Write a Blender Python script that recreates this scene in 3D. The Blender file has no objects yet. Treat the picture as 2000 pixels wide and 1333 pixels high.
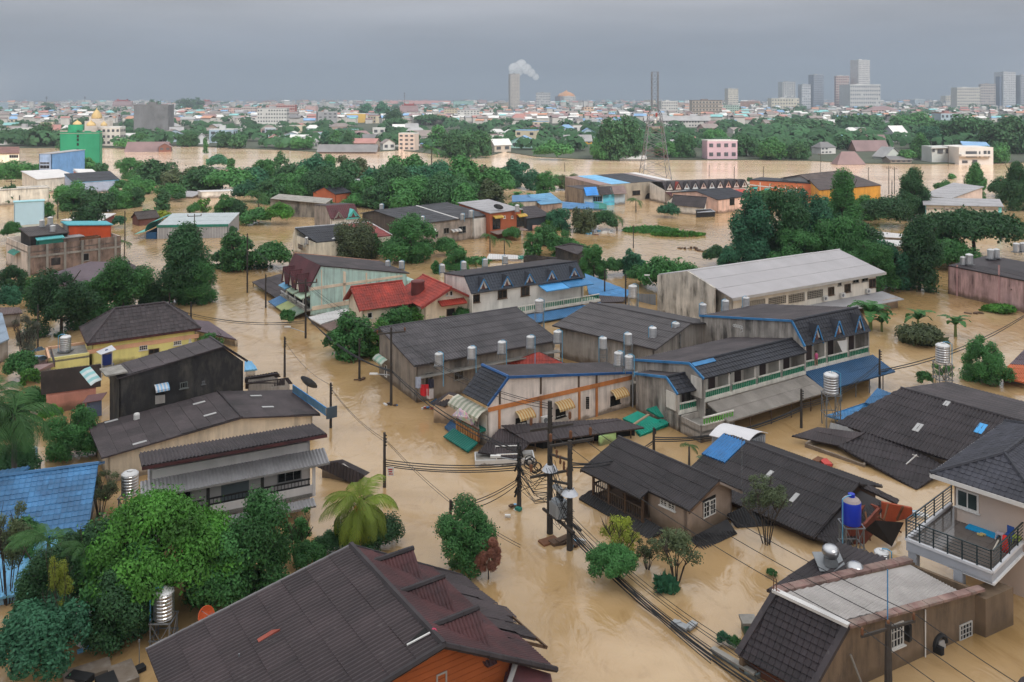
import bpy,math,random
from mathutils import Vector,Matrix,noise
VV = Vector
sc = bpy.context.scene
COL = sc.collection
R = random.Random(11)
# ---------------------------------------------------------------- camera: level, lens shifted down, 27.5 m above the flood
F,CX,HY,H = 1650.0,1000.0,192.0,27.5
cd = bpy.data.cameras.new('camera'); cam = bpy.data.objects.new('camera',cd); COL.objects.link(cam)
cam.location = (0,0,H); cam.rotation_euler = (math.pi/2,0,0)
cd.sensor_width = 36; cd.lens = F/2000*36; cd.shift_y = -(666.5-HY)/2000
cd.clip_start = .5; cd.clip_end = 40000
sc.camera = cam
# ---------------------------------------------------------------- overcast sky, one soft sun, exposure
world = bpy.data.worlds.new('World'); sc.world = world; world.use_nodes = True
nt = world.node_tree; N = nt.nodes; L = nt.links; N.clear()
wo = N.new('ShaderNodeOutputWorld'); bg = N.new('ShaderNodeBackground'); bg.inputs['Strength'].default_value = .1
sky = N.new('ShaderNodeTexSky'); sky.sky_type = 'NISHITA'; sky.sun_disc = False
SUN_EL,SUN_ROT = math.radians(36),math.radians(152)
sky.sun_elevation = SUN_EL; sky.sun_rotation = SUN_ROT; sky.dust_density = 3; sky.air_density = 1.4
tc = N.new('ShaderNodeTexCoord'); sep = N.new('ShaderNodeSeparateXYZ'); L.new(tc.outputs['Generated'],sep.inputs[0])
ramp = N.new('ShaderNodeValToRGB'); cr = ramp.color_ramp
stops = [(0.0,(.150,.180,.222)),(.035,(.136,.162,.208)),(.070,(.165,.182,.222)),(.115,(.255,.256,.282)),(.30,(.50,.515,.54)),(1,(.88,.89,.9))]
while len(cr.elements) < len(stops): cr.elements.new(.5)
for e,(p,c) in zip(cr.elements,stops): e.position = p; e.color = (*c,1)
L.new(sep.outputs['Z'],ramp.inputs[0])
mp = N.new('ShaderNodeMapping'); mp.inputs['Scale'].default_value = (1.6,1.6,11); L.new(tc.outputs['Generated'],mp.inputs[0])
nz = N.new('ShaderNodeTexNoise'); nz.inputs['Scale'].default_value = 1.3; nz.inputs['Detail'].default_value = 5; nz.inputs['Roughness'].default_value = .52
L.new(mp.outputs[0],nz.inputs['Vector'])
mr = N.new('ShaderNodeMapRange'); mr.inputs[1].default_value = .3; mr.inputs[2].default_value = .7; mr.inputs[3].default_value = 8.0; mr.inputs[4].default_value = 13.0
L.new(nz.outputs[0],mr.inputs[0])
vm = N.new('ShaderNodeVectorMath'); vm.operation = 'SCALE'; L.new(ramp.outputs[0],vm.inputs[0]); L.new(mr.outputs[0],vm.inputs['Scale'])
mx = N.new('ShaderNodeMixRGB'); mx.inputs[0].default_value = .93; L.new(sky.outputs[0],mx.inputs[1]); L.new(vm.outputs[0],mx.inputs[2])
L.new(mx.outputs[0],bg.inputs[0]); L.new(bg.outputs[0],wo.inputs[0])
sl = bpy.data.lights.new('sun','SUN'); sl.energy = 2.5; sl.angle = math.radians(25); sl.color = (1,.965,.91)
so = bpy.data.objects.new('sun',sl); COL.objects.link(so)
sd = VV((math.sin(SUN_ROT)*math.cos(SUN_EL),math.cos(SUN_ROT)*math.cos(SUN_EL),math.sin(SUN_EL)))
so.rotation_euler = (-sd).to_track_quat('-Z','Y').to_euler(); so.location = (0,0,90)
sc.view_settings.view_transform = 'Standard'; sc.view_settings.look = 'None'
sc.view_settings.exposure = .82; sc.view_settings.gamma = 1; sc.view_settings.use_curve_mapping = False
cy = sc.cycles
cy.use_denoising = True; cy.max_bounces = 5; cy.diffuse_bounces = 3; cy.glossy_bounces = 2; cy.transmission_bounces = 2; cy.volume_bounces = 2; cy.transparent_max_bounces = 4
cy.use_adaptive_sampling = True; cy.adaptive_threshold = .02; cy.caustics_reflective = False; cy.caustics_refractive = False
try: cy.sample_clamp_indirect = 4
except Exception: pass
# ---------------------------------------------------------------- where things stand: photo measurements turned into metres
def W(x,y,z=0.0):
    d = F*(H-z)/(y-HY); return VV(((x-CX)*d/F,d,z))
def V(x,y,o,dr):
    r = VV(((x-CX)/F,1,-(y-HY)/F)); n = VV((dr.y,-dr.x,0)); c = VV((0,0,H))
    return c + r*((o-c).dot(n)/r.dot(n))
def D(x,y,Y): return VV(((x-CX)*Y/F,Y,H-(y-HY)*Y/F))
def dep(y): return F*H/(y-HY)
def zof(yw,y): return H*(yw-y)/(yw-HY)
def pix(p): return (CX+F*p.x/p.y,HY+F*(H-p.z)/p.y)
def hor(v): v = VV((v.x,v.y,0)); return v.normalized()
Z = VV((0,0,1))
# ---------------------------------------------------------------- materials
MC = {}
def mat(col,rough=.8,var=.2,ns=.5,streak=0.0,scol=(.035,.032,.028),metal=0.0,ov=.12,bump=0.0,mud=0.0,speck=0.0,spcol=(.3,.28,.26),stretch=(1.3,1.3,.16),trans=0.0,spec=.4,sth=.5):
    key = (tuple(col),rough,var,ns,streak,tuple(scol),metal,ov,bump,mud,speck,tuple(spcol),stretch,trans,spec,sth)
    if key in MC: return MC[key]
    m = bpy.data.materials.new('surface'); MC[key] = m; m.use_nodes = True
    t = m.node_tree; n = t.nodes; l = t.links; b = n['Principled BSDF']
    b.inputs['Roughness'].default_value = rough; b.inputs['Metallic'].default_value = metal
    b.inputs['Specular IOR Level'].default_value = spec
    g = n.new('ShaderNodeNewGeometry')
    def noi(scale,det,vec=None,ro=.55):
        k = n.new('ShaderNodeTexNoise'); k.inputs['Scale'].default_value = scale; k.inputs['Detail'].default_value = det; k.inputs['Roughness'].default_value = ro
        l.new(vec or g.outputs['Position'],k.inputs['Vector']); return k.outputs[0]
    def rng(o,a,b_,c,d_):
        k = n.new('ShaderNodeMapRange'); l.new(o,k.inputs[0])
        for i,x in enumerate((a,b_,c,d_)): k.inputs[i+1].default_value = x
        return k.outputs[0]
    def mul(a,b_):
        k = n.new('ShaderNodeMath'); k.operation = 'MULTIPLY'; l.new(a,k.inputs[0])
        if isinstance(b_,float): k.inputs[1].default_value = b_
        else: l.new(b_,k.inputs[1])
        return k.outputs[0]
    fac = rng(noi(ns,5),.3,.7,1-var,1+var)
    if ov:
        oi = n.new('ShaderNodeObjectInfo'); fac = mul(fac,rng(oi.outputs['Random'],0,1,1-ov,1+ov))
    sv = n.new('ShaderNodeVectorMath'); sv.operation = 'SCALE'; sv.inputs[0].default_value = col; l.new(fac,sv.inputs['Scale']); c = sv.outputs[0]
    def mixc(c,f,col2):
        k = n.new('ShaderNodeMixRGB'); l.new(f,k.inputs[0]); l.new(c,k.inputs[1]); k.inputs[2].default_value = (*col2,1); return k.outputs[0]
    if streak:
        mpn = n.new('ShaderNodeMapping'); mpn.inputs['Scale'].default_value = stretch; l.new(g.outputs['Position'],mpn.inputs[0])
        s1 = rng(noi(1.0,6,mpn.outputs[0],.68),sth-.1,sth+.14,0,streak); s2 = rng(noi(.33,3),.36,.62,.25,1)
        c = mixc(c,mul(s1,s2),scol)
    if speck:
        c = mixc(c,rng(noi(2.6,4,None,.7),.60,.74,0,speck),spcol)
    if mud:
        sp = n.new('ShaderNodeSeparateXYZ'); l.new(g.outputs['Position'],sp.inputs[0])
        ad = n.new('ShaderNodeMath'); ad.operation = 'ADD'; l.new(sp.outputs['Z'],ad.inputs[0]); l.new(rng(noi(.9,3),.3,.7,-.25,.25),ad.inputs[1])
        c = mixc(c,rng(ad.outputs[0],mud*.35,mud,.75,0),(.12,.08,.045))
    l.new(c,b.inputs['Base Color'])
    if bump:
        bp = n.new('ShaderNodeBump'); bp.inputs['Strength'].default_value = bump; bp.inputs['Distance'].default_value = .03; l.new(noi(9,4),bp.inputs['Height']); l.new(bp.outputs[0],b.inputs['Normal'])
    if trans:
        tr = n.new('ShaderNodeBsdfTranslucent'); l.new(c,tr.inputs[0]); ms = n.new('ShaderNodeMixShader'); ms.inputs[0].default_value = trans
        l.new(b.outputs[0],ms.inputs[1]); l.new(tr.outputs[0],ms.inputs[2]); l.new(ms.outputs[0],n['Material Output'].inputs[0])
    return m
def srgb(r,g,b):
    f = lambda c: (c/255/12.92) if c <= 10 else ((c/255+.055)/1.055)**2.4
    return (f(r),f(g),f(b))
def wallm(col,g=.6,mud=.8,**k): return mat(col,.85,.13,.5,streak=g,mud=mud,ov=.04,bump=.25,**k)
def roofm(col,g=.5,**k): return mat(col,k.pop('rough',.62),.28,.45,streak=g,scol=k.pop('scol',(.012,.011,.012)),ov=k.pop('ov',.16),speck=k.pop('speck',.17),stretch=(.8,.8,.5),**k)
DARK = roofm((.040,.031,.034),ov=.24)
DARK2 = roofm((.056,.043,.045),scol=(.02,.016,.016),ov=.24)
BROWN = roofm((.075,.058,.054))
SLATE = roofm((.026,.027,.035),g=.2,speck=.03)
MAROON = roofm((.085,.026,.028),g=.8,scol=(.028,.022,.026),speck=.0)
RED = roofm((.36,.045,.028),g=.65,scol=(.10,.03,.028),speck=.04)
WHITEROOF = mat((.60,.58,.57),.55,.08,.4,streak=.12,scol=(.25,.23,.21),ov=.04,stretch=(.5,.5,.5))
GREYROOF = mat((.34,.33,.34),.6,.12,.4,streak=.25,scol=(.15,.14,.13),ov=.06)
BLUER = mat((.06,.19,.38),.5,.2,.5,streak=.5,scol=(.05,.09,.14),ov=.08)
BLUEL = mat((.16,.42,.66),.45,.12,.5,streak=.25,scol=(.06,.15,.25),ov=.08)
BLUET = mat((.012,.065,.15),.5,.2,.5,ov=.05)
TEAL = mat((.03,.35,.36),.5,.12,.5,ov=.05)
GREENT = mat((.015,.19,.14),.55,.22,.6,streak=.4,scol=(.05,.10,.07),ov=.1)
GLASS = mat((.012,.015,.018),.12,.3,.8,ov=.3,spec=.6)
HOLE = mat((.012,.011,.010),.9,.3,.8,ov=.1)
WHITE = mat((.68,.66,.63),.6,.06,.8,ov=.05)
CONC = mat((.30,.28,.25),.85,.16,.8,streak=.5,ov=.08)
STEEL = mat((.55,.55,.56),.30,.12,1.5,metal=.85,ov=.08)
STEELD = mat((.23,.24,.25),.5,.2,1.5,metal=.5,ov=.1)
RUST = mat((.16,.07,.035),.85,.3,1.5,ov=.1)
WOOD = mat((.11,.065,.04),.85,.3,1.2,ov=.15)
BLACK = mat((.016,.016,.017),.6,.2,1,ov=.1)
PIPE = mat((.12,.36,.55),.45,.1,1,ov=.08)
GREYP = mat((.36,.37,.38),.5,.1,1,ov=.08)
ORANGE = mat((.55,.20,.06),.8,.15,.7,streak=.6,scol=(.12,.06,.03),ov=.03)
# ---------------------------------------------------------------- mesh building
WO = {}
class MB:
    def __init__(s): s.v = []; s.f = []; s.m = []; s.mi = 0
    def add(s,vs,fs):
        k = len(s.v); s.v += [tuple(p) for p in vs]; s.f += [tuple(i+k for i in f) for f in fs]; s.m += [s.mi]*len(fs); return s
    def poly(s,pts): return s.add(pts,[range(len(pts))])
    def prism(s,pts,d):
        n = len(pts); q = [p+d for p in pts]
        return s.add(list(pts)+q,[range(n),range(2*n-1,n-1,-1)]+[(i,(i+1) % n,n+(i+1) % n,n+i) for i in range(n)])
    def obox(s,o,a,b,c): return s.prism([o,o+a,o+a+b,o+b],c)
    def box(s,c,sx,sy,sz,d=VV((1,0,0))):
        d = hor(d); e = VV((-d.y,d.x,0)); o = c-d*sx/2-e*sy/2-Z*sz/2
        return s.obox(o,d*sx,e*sy,Z*sz)
    def beam(s,p,q,w,h=None):
        h = h or w; d = (q-p).normalized(); a = d.cross(Z) if abs(d.z) < .95 else d.cross(VV((0,1,0))); a.normalize(); b = a.cross(d)
        o = p-a*w/2-b*h/2
        return s.obox(o,a*w,b*h,q-p)
    def tube(s,pts,r,n=6,r1=None,cap=True):
        k = len(pts); vs = []; fs = []; pa = None
        for i,p in enumerate(pts):
            d = (pts[min(i+1,k-1)]-pts[max(i-1,0)]).normalized()
            if pa is None: pa = d.cross(Z) if abs(d.z) < .9 else d.cross(VV((0,1,0)))
            a = (pa-d*pa.dot(d)).normalized(); pa = a; b = d.cross(a)
            rr = r if r1 is None else r+(r1-r)*i/(k-1)
            vs += [p+(a*math.cos(2*math.pi*j/n)+b*math.sin(2*math.pi*j/n))*rr for j in range(n)]
        for i in range(k-1):
            fs += [(i*n+j,i*n+(j+1) % n,(i+1)*n+(j+1) % n,(i+1)*n+j) for j in range(n)]
        if cap: fs += [tuple(range(n))[::-1],tuple(range((k-1)*n,k*n))]
        return s.add(vs,fs)
    def lathe(s,prof,c,n=20):
        vs = [c+VV((r*math.cos(2*math.pi*j/n),r*math.sin(2*math.pi*j/n),z)) for r,z in prof for j in range(n)]
        k = len(prof)
        fs = [(i*n+j,i*n+(j+1) % n,(i+1)*n+(j+1) % n,(i+1)*n+j) for i in range(k-1) for j in range(n)]
        return s.add(vs,fs+[tuple(range(n))[::-1],tuple(range((k-1)*n,k*n))])
    def mesh(s,mats,o=VV((0,0,0)),smooth=False):
        me = bpy.data.meshes.new('mesh'); me.from_pydata([(x-o.x,y-o.y,z-o.z) for x,y,z in s.v],[],s.f)
        for m in (mats if isinstance(mats,(list,tuple)) else [mats]): me.materials.append(m)
        if any(s.m): me.polygons.foreach_set('material_index',s.m)
        if smooth: me.polygons.foreach_set('use_smooth',[True]*len(s.f))
        return me
def put(name,me,parent=None,loc=None):
    o = bpy.data.objects.new(name,me); COL.objects.link(o)
    if parent is not None: o.parent = parent
    if loc is not None: o.location = loc
    return o
def tag(o,label=None,cat=None,group=None,kind=None):
    for k,v in (('label',label),('category',cat),('group',group),('kind',kind)):
        if v: o[k] = v
    return o
def empty(name,loc):
    o = put(name,None,None,loc); WO[o.name] = VV(loc); return o
def org(o): return WO.get(o.name,VV((0,0,0)))
def part(name,mb,m,parent,kind=None,label=None,smooth=False):
    q = org(parent); o = put(name,mb.mesh(m,q,smooth),parent); WO[o.name] = q
    return tag(o,label,None,None,kind)
def single(name,mb,m,loc,label,cat,group=None,kind=None,smooth=False):
    o = put(name,mb.mesh(m,loc,smooth),None,loc); WO[o.name] = VV(loc); return tag(o,label,cat,group,kind)
def struct(name,mb,m,smooth=False):
    o = put(name,mb.mesh(m,VV((0,0,0)),smooth)); o['kind'] = 'structure'; return o
# ---------------------------------------------------------------- roofs: corrugated or tiled sheets laid on a slope
def clipv(P,u):
    lo,hi = 1e9,-1e9; n = len(P)
    for i in range(n):
        (a,b),(c,d) = P[i],P[(i+1) % n]
        if abs(c-a) < 1e-9:
            if abs(a-u) < 1e-6: lo = min(lo,b,d); hi = max(hi,b,d)
        elif min(a,c)-1e-7 <= u <= max(a,c)+1e-7:
            v = b+(d-b)*(u-a)/(c-a); lo = min(lo,v); hi = max(hi,v)
    return lo,hi
SHEETS = {}
def wave(k,seg,amp,style):
    t = (k % seg)/seg
    if style == 'tile': return amp*(1 if t == 0 else (.15 if t < .5 else .0))
    return amp*(.5-.5*math.cos(2*math.pi*t))
def strips(P,u0,du,nu,seg,v0,v1,amp,lift,style):
    vs = []; fs = []; prev = None
    for i in range(nu+1):
        u = u0+du*i; lo,hi = clipv(P,min(max(u,min(p[0] for p in P)+1e-6),max(p[0] for p in P)-1e-6)); lo = max(lo,v0); hi = min(hi,v1)
        if hi-lo < .01: prev = None; continue
        h = wave(i,seg,amp,style); g = (v1-v0) or 1
        k = len(vs); vs += [(u,lo,h+lift*(v1-lo)/g),(u,hi,h+lift*(v1-hi)/g),(u,lo,h-.035)]
        if prev is not None: fs += [(prev,k,k+1,prev+1),(prev+2,k+2,k,prev)]
        prev = k
    return vs,fs
def roof(parent,pts,m,pitch=.3,amp=.045,course=1.4,lift=.025,cols=0,style='corr',name='roof',seg=4,pname='roof_sheet',slab=.09,under=None,maxn=300,updir=None):
    """cols=0: one mesh.  cols=k: sheets k waves wide, each its own child object."""
    n = (pts[1]-pts[0]).cross(pts[2]-pts[0]).normalized()
    if n.z < 0: n = -n; pts = pts[::-1]
    if updir is not None: u = hor(updir).cross(Z); u = (u-n*u.dot(n)).normalized()
    else:
        u = Z.cross(n)
        if u.length < .06: u = pts[1]-pts[0]
        u.normalize()
    v = n.cross(u); o = pts[0]
    P = [((p-o).dot(u),(p-o).dot(v)) for p in pts]
    a0,a1 = min(p[0] for p in P),max(p[0] for p in P); b0,b1 = min(p[1] for p in P),max(p[1] for p in P)
    w = max(1,round((a1-a0)/pitch)); pt = (a1-a0)/w; du = pt/seg
    nc = max(1,round((b1-b0)/course)); cs = (b1-b0)/nc
    amp = amp*1.35 if style == 'corr' and pitch < .4 else amp
    toW = lambda q: o+u*q[0]+v*q[1]+n*q[2]
    base = MB(); base.prism([p-n*.012 for p in pts],-n*slab)
    ro = part(name,base,under or m,parent)
    q = org(parent); M4 = Matrix.Translation(o-q) @ Matrix((u,v,n)).transposed().to_4x4()
    if not cols:
        mb = MB()
        for c in range(nc):
            vs,fs = strips(P,a0,du,w*seg,seg,b0+c*cs,b0+(c+1)*cs,amp,lift,style); mb.add([toW(x) for x in vs],fs)
        so_ = part('sheeting' if style == 'corr' else 'tiling',mb,m,ro,kind='stuff' if nc*w > 40 else None); return ro
    rest = MB(); cnt = 0
    for c in range(nc):
        for k in range(0,w,cols):
            kk = min(cols,w-k); v0 = b0+c*cs
            vs,fs = strips(P,a0+k*pt,du,kk*seg,seg,v0,v0+cs,amp,lift,style)
            if not fs: continue
            if cnt >= maxn: rest.add([toW(x) for x in vs],fs); continue
            cnt += 1
            full = len(vs) == 3*(kk*seg+1) and all(abs(vs[i*3][1]-v0) < 1e-4 and abs(vs[i*3+1][1]-v0-cs) < 1e-4 for i in range(len(vs)//3))
            if full:
                key = (round(pt,4),round(cs,4),kk,seg,amp,lift,style,m.name)
                if key not in SHEETS:
                    t = MB(); t.add([(x-(a0+k*pt),y-v0,z) for x,y,z in vs],fs); SHEETS[key] = t.mesh(m)
                me = SHEETS[key]; off = VV((a0+k*pt,v0,0))
            else:
                off = VV((vs[0][0],v0,0)); t = MB(); t.add([VV(x)-off for x in vs],fs); me = t.mesh(m)
            s = put(pname,me,ro); s.matrix_local = M4 @ Matrix.Translation(off+VV((0,0,R.uniform(-.004,.008))))@Matrix.Rotation(R.uniform(-.004,.004),4,'Z')
    if rest.f: part(pname,rest,m,ro,kind='stuff')
    return ro
def cap(parent,p,q,m,r=.11,name='ridge_cap',up=.03):
    mb = MB(); k = max(1,round((q-p).length/.8)); a = p+Z*up; d = (q-p)/k
    for i in range(k): mb.tube([a+d*i-d*.03,a+d*(i+1)+d*.03],r*1.06,6,r*.94)
    return part(name,mb,m,parent)
def board(parent,p,q,m,h=.22,t=.06,name='bargeboard'):
    mb = MB(); mb.beam(p,q,t,h); return part(name,mb,m,parent)
# ---------------------------------------------------------------- buildings
class Face:
    def __init__(s,p,q,n): s.p = p; s.q = q; s.d = hor(q-p); s.n = n
    def at(s,x,y): return V(x,y,s.p,s.d)
class House:
    def __init__(s,label,loc,name='house',cat=None,group=None):
        s.o = empty(name,VV((loc.x,loc.y,0))); tag(s.o,label,cat or name.replace('_',' '),group); s.f = []
    def walls(s,ring,m,zb=-1.2,t=.15,skip=(),name='wall'):
        """vertical walls under a ring of top points; m: a material or {edge: material}"""
        c = sum(ring,VV((0,0,0)))/len(ring); out = []
        for i in range(len(ring)):
            p,q = ring[i],ring[(i+1) % len(ring)]
            d = hor(q-p); n = VV((d.y,-d.x,0))
            if n.dot((p+q)/2-c) < 0: n = -n
            f = Face(p,q,n); out.append(f)
            if i in skip: continue
            mm = m.get(i,m.get('*')) if isinstance(m,dict) else m
            mb = MB(); mb.prism([VV((p.x,p.y,zb)),VV((q.x,q.y,zb)),q,p],-n*t); part(name,mb,mm,s.o)
        s.f = out; return out
    def panel(s,f,pts,m,th=.06,name='panel',off=0.0,parent=None):
        P = [f.at(*p)+f.n*off for p in pts]; mb = MB(); mb.prism(P,f.n*th); return part(name,mb,m,parent or s.o)
    def win(s,f,x0,y0,x1,y1,nx=2,ny=1,fm=None,pm=None,name='window',fw=.07,sill=True):
        a,b = f.at(x0,y0),f.at(x1,y1); d = f.d
        w = (b-a).dot(d)
        if w < 0: d = -d; w = -w
        zt,zb = max(a.z,b.z),min(a.z,b.z); h = zt-zb; o = VV((a.x,a.y,zb))+f.n*.004
        fr = MB()
        fr.obox(o,d*w,Z*fw,f.n*.06); fr.obox(o+Z*(h-fw),d*w,Z*fw,f.n*.06)
        fr.obox(o+Z*fw,d*fw,Z*(h-2*fw),f.n*.06); fr.obox(o+d*(w-fw)+Z*fw,d*fw,Z*(h-2*fw),f.n*.06)
        for i in range(1,nx): fr.obox(o+d*(w*i/nx-fw*.3)+Z*fw,d*fw*.6,Z*(h-2*fw),f.n*.05)
        for j in range(1,ny): fr.obox(o+d*fw+Z*(h*j/ny-fw*.25),d*(w-2*fw),Z*fw*.5,f.n*.045)
        if sill: fr.obox(o-d*.08-Z*.06,d*(w+.16),Z*.055,f.n*.14)
        wd = part(name,fr,fm or WHITE,s.o)
        pm_ = MB(); pm_.obox(o+d*fw*.9+Z*fw*.9,d*(w-1.8*fw),Z*(h-1.8*fw),f.n*.02); part('pane',pm_,pm or GLASS,wd)
        return wd
    def awning(s,f,x0,y0,x1,y1,out=.8,drop=.45,m1=None,m2=None,n=9,name='awning',val=.18):
        """striped awning: (x0,y0) top left, (x1,y1) top right on the wall"""
        a,b = f.at(x0,y0),f.at(x1,y1); b = VV((b.x,b.y,a.z)); mb = MB()
        for i in range(n):
            mb.mi = i % 2; p = a+(b-a)*(i/n); q = a+(b-a)*((i+1)/n)
            pts = [p,q,q+f.n*out*.55-Z*drop*.3,p+f.n*out*.55-Z*drop*.3]; mb.prism(pts,-Z*.03)
            pts2 = [pts[3],pts[2],q+f.n*out-Z*drop,p+f.n*out-Z*drop]; mb.prism(pts2,-Z*.03)
            if val: mb.obox(p+f.n*out-Z*(drop+val),q-p,Z*val,f.n*.02)
        return part(name,mb,[m1 or WHITE,m2 or m1 or WHITE],s.o)
    def slab(s,pts,m,t=.08,name='canopy',parent=None,kind=None):
        mb = MB(); mb.prism(pts,-Z*t); return part(name,mb,m,parent or s.o,kind)
    def box(s,c,sx,sy,sz,m,d,name,parent=None):
        mb = MB(); mb.box(c,sx,sy,sz,d); return part(name,mb,m,parent or s.o)
    def aircon(s,f,x,y,w=.8):
        c = f.at(x,y)+f.n*.22; mb = MB(); mb.box(c,w,.3,.55,f.d); o = part('air_conditioner',mb,WHITE,s.o)
        fm = MB(); k = c+f.n*.16-f.d*.1
        fm.tube([k,k+f.n*.02],.2,12); part('fan',fm,STEELD,o)
    def dormer(s,f,ax,ay,bx,by,w,back,rm,fm,bm,h=None,bo=.25):
        """gabled dormer: apex pixel, its foot centre pixel on plane f, half-width w, ridge runs back"""
        a = f.at(ax,ay); b = f.at(bx,by); zb = b.z; d = f.d; c = VV((a.x,a.y,zb)); A = VV((a.x,a.y,a.z)); n = f.n
        l,r = c-d*w,c+d*w
        fr = MB(); fr.prism([l,r,A],-n*.12); root = part('dormer',fr,fm,s.o)
        for e in (l,r):
            q = [A+n*bo+Z*.03,e+n*bo-Z*.06+(e-c)*.12,e-n*back*.15-Z*.06+(e-c)*.12,A-n*back+Z*.03]
            mb = MB(); mb.prism(q,Z*.07); part('dormer_roof',mb,rm,root)
            bb = MB(); k = 7; p,t = A+n*(bo+.03),e+n*(bo+.03)+(e-c)*.14-Z*.05
            for i in range(k): bb.beam(p+(t-p)*(i/k),p+(t-p)*((i+.86)/k),.07,.12)
            part('bargeboard',bb,bm,root)
        v = MB(); hh = a.z-zb
        v.prism([c-d*w*.34+Z*hh*.22+n*.006,c+d*w*.34+Z*hh*.22+n*.006,c+Z*hh*.68+n*.006],n*.03); part('vent',v,mat((.12,.05,.04),.8),root)
        return root
    def rail(s,p,q,h,m,nb=12,name='railing',base=True,bal=None,bw=.08,topw=.14):
        """balustrade from p to q (floor level), nb balusters, capped"""
        mb = MB(); mb.beam(p+Z*h,q+Z*h,topw,.1)
        if base: mb.beam(p+Z*.05,q+Z*.05,topw,.1)
        o = part(name,mb,m,s.o); bb = MB(); d = hor(q-p)
        for i in range(nb):
            c = p+(q-p)*((i+.5)/nb); bb.box(c+Z*h*.5+Z*.02,bw,.06,h-.14,d)
        part('balusters',bb,bal or m,o,kind='stuff' if nb > 12 else None); return o
def quad(r1,r2,e1,e2,zr,ze):
    """planar slope from ridge and eave pixels at heights zr, ze; eave kept parallel to the ridge"""
    A,B = W(*r1,zr),W(*r2,zr); d = hor(B-A); C = W(*e1,ze); Dp = W(*e2,ze)
    return A,B,C,C+d*(Dp-C).dot(d)
def inset(ring,t,dz=.06):
    """ring pulled t inward horizontally (towards the centroid along both axes of its first edge)"""
    c = sum(ring,VV((0,0,0)))/len(ring); out = []
    d = hor(ring[1]-ring[0]); e = VV((-d.y,d.x,0))
    for p in ring:
        r = p-c; x,y = r.dot(d),r.dot(e)
        k = lambda v: v-math.copysign(min(t,abs(v)*.5),v) if abs(v) > t*.5 else v
        q = c+d*k(x)+e*k(y); out.append(VV((q.x,q.y,p.z-dz)))
    return out
def gable(h,r1,r2,e1,e2,zr,ze,rm,wm,wo=None,zo=None,oh=.4,pitch=.3,cols=0,course=1.4,style='corr',capm=None,zb=-1.2,amp=.045,both=True,bb=None,sq=True,under=None):
    """a two-slope house from its visible slope (ridge r1-r2, eave e1-e2 in the photo)"""
    A,B,C,E = quad(r1,r2,e1,e2,zr,ze); d = hor(B-A)
    p = VV((d.y,-d.x,0)); wv = (C-A).dot(p)
    if wv < 0: p = -p; wv = -wv
    if sq: C = VV((A.x,A.y,ze))+p*wv; E = VV((B.x,B.y,ze))+p*wv
    wo = wo or wv; zo = ze if zo is None else zo
    G = VV((A.x,A.y,zo))-p*wo; I = VV((B.x,B.y,zo))-p*wo
    k = dict(pitch=pitch,course=course,style=style,amp=amp,under=under)
    roof(h.o,[C,E,B,A],rm,cols=cols,**k)
    if both: roof(h.o,[A,B,I,G],rm,cols=0,**k)
    cap(h.o,A,B,capm or rm)
    s1 = (zr-ze)/wv; s2 = (zr-zo)/wo; t = min(oh,wv*.4); t2 = min(oh,wo*.4); dd = min(oh,(B-A).length*.3)
    a,b = A+d*dd-Z*.1,B-d*dd-Z*.1
    ring = [C-p*t+d*dd+Z*(s1*t-.1),E-p*t-d*dd+Z*(s1*t-.1),b,I+p*t2-d*dd+Z*(s2*t2-.1),G+p*t2+d*dd+Z*(s2*t2-.1),a]
    f = h.walls(ring,wm,zb)
    if bb:
        for (x,y) in ((A,C),(B,E)): board(h.o,x-Z*.1,y-Z*.1,bb)
    return dict(A=A,B=B,C=C,E=E,G=G,I=I,d=d,p=p,front=f[0],endB=f[1],endB2=f[2],back=f[3],endA2=f[4],endA=f[5])
def rect(p0,pa,pb,z=0.0,dr=None):
    """rectangle at height z: near corner p0, pa along one side, pb along the other (photo points); squared up"""
    O = W(*p0,z); A = W(*pa,z); B = W(*pb,z); a = dr or hor(A-O); la = (A-O).dot(a); b = VV((-a.y,a.x,0)); lb = (B-O).dot(b)
    if lb < 0: b = -b; lb = -lb
    return O,a,la,b,lb
GA = hor(VV((2700,1650,0))); GB = hor(VV((-1008,1650,0)))
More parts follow.
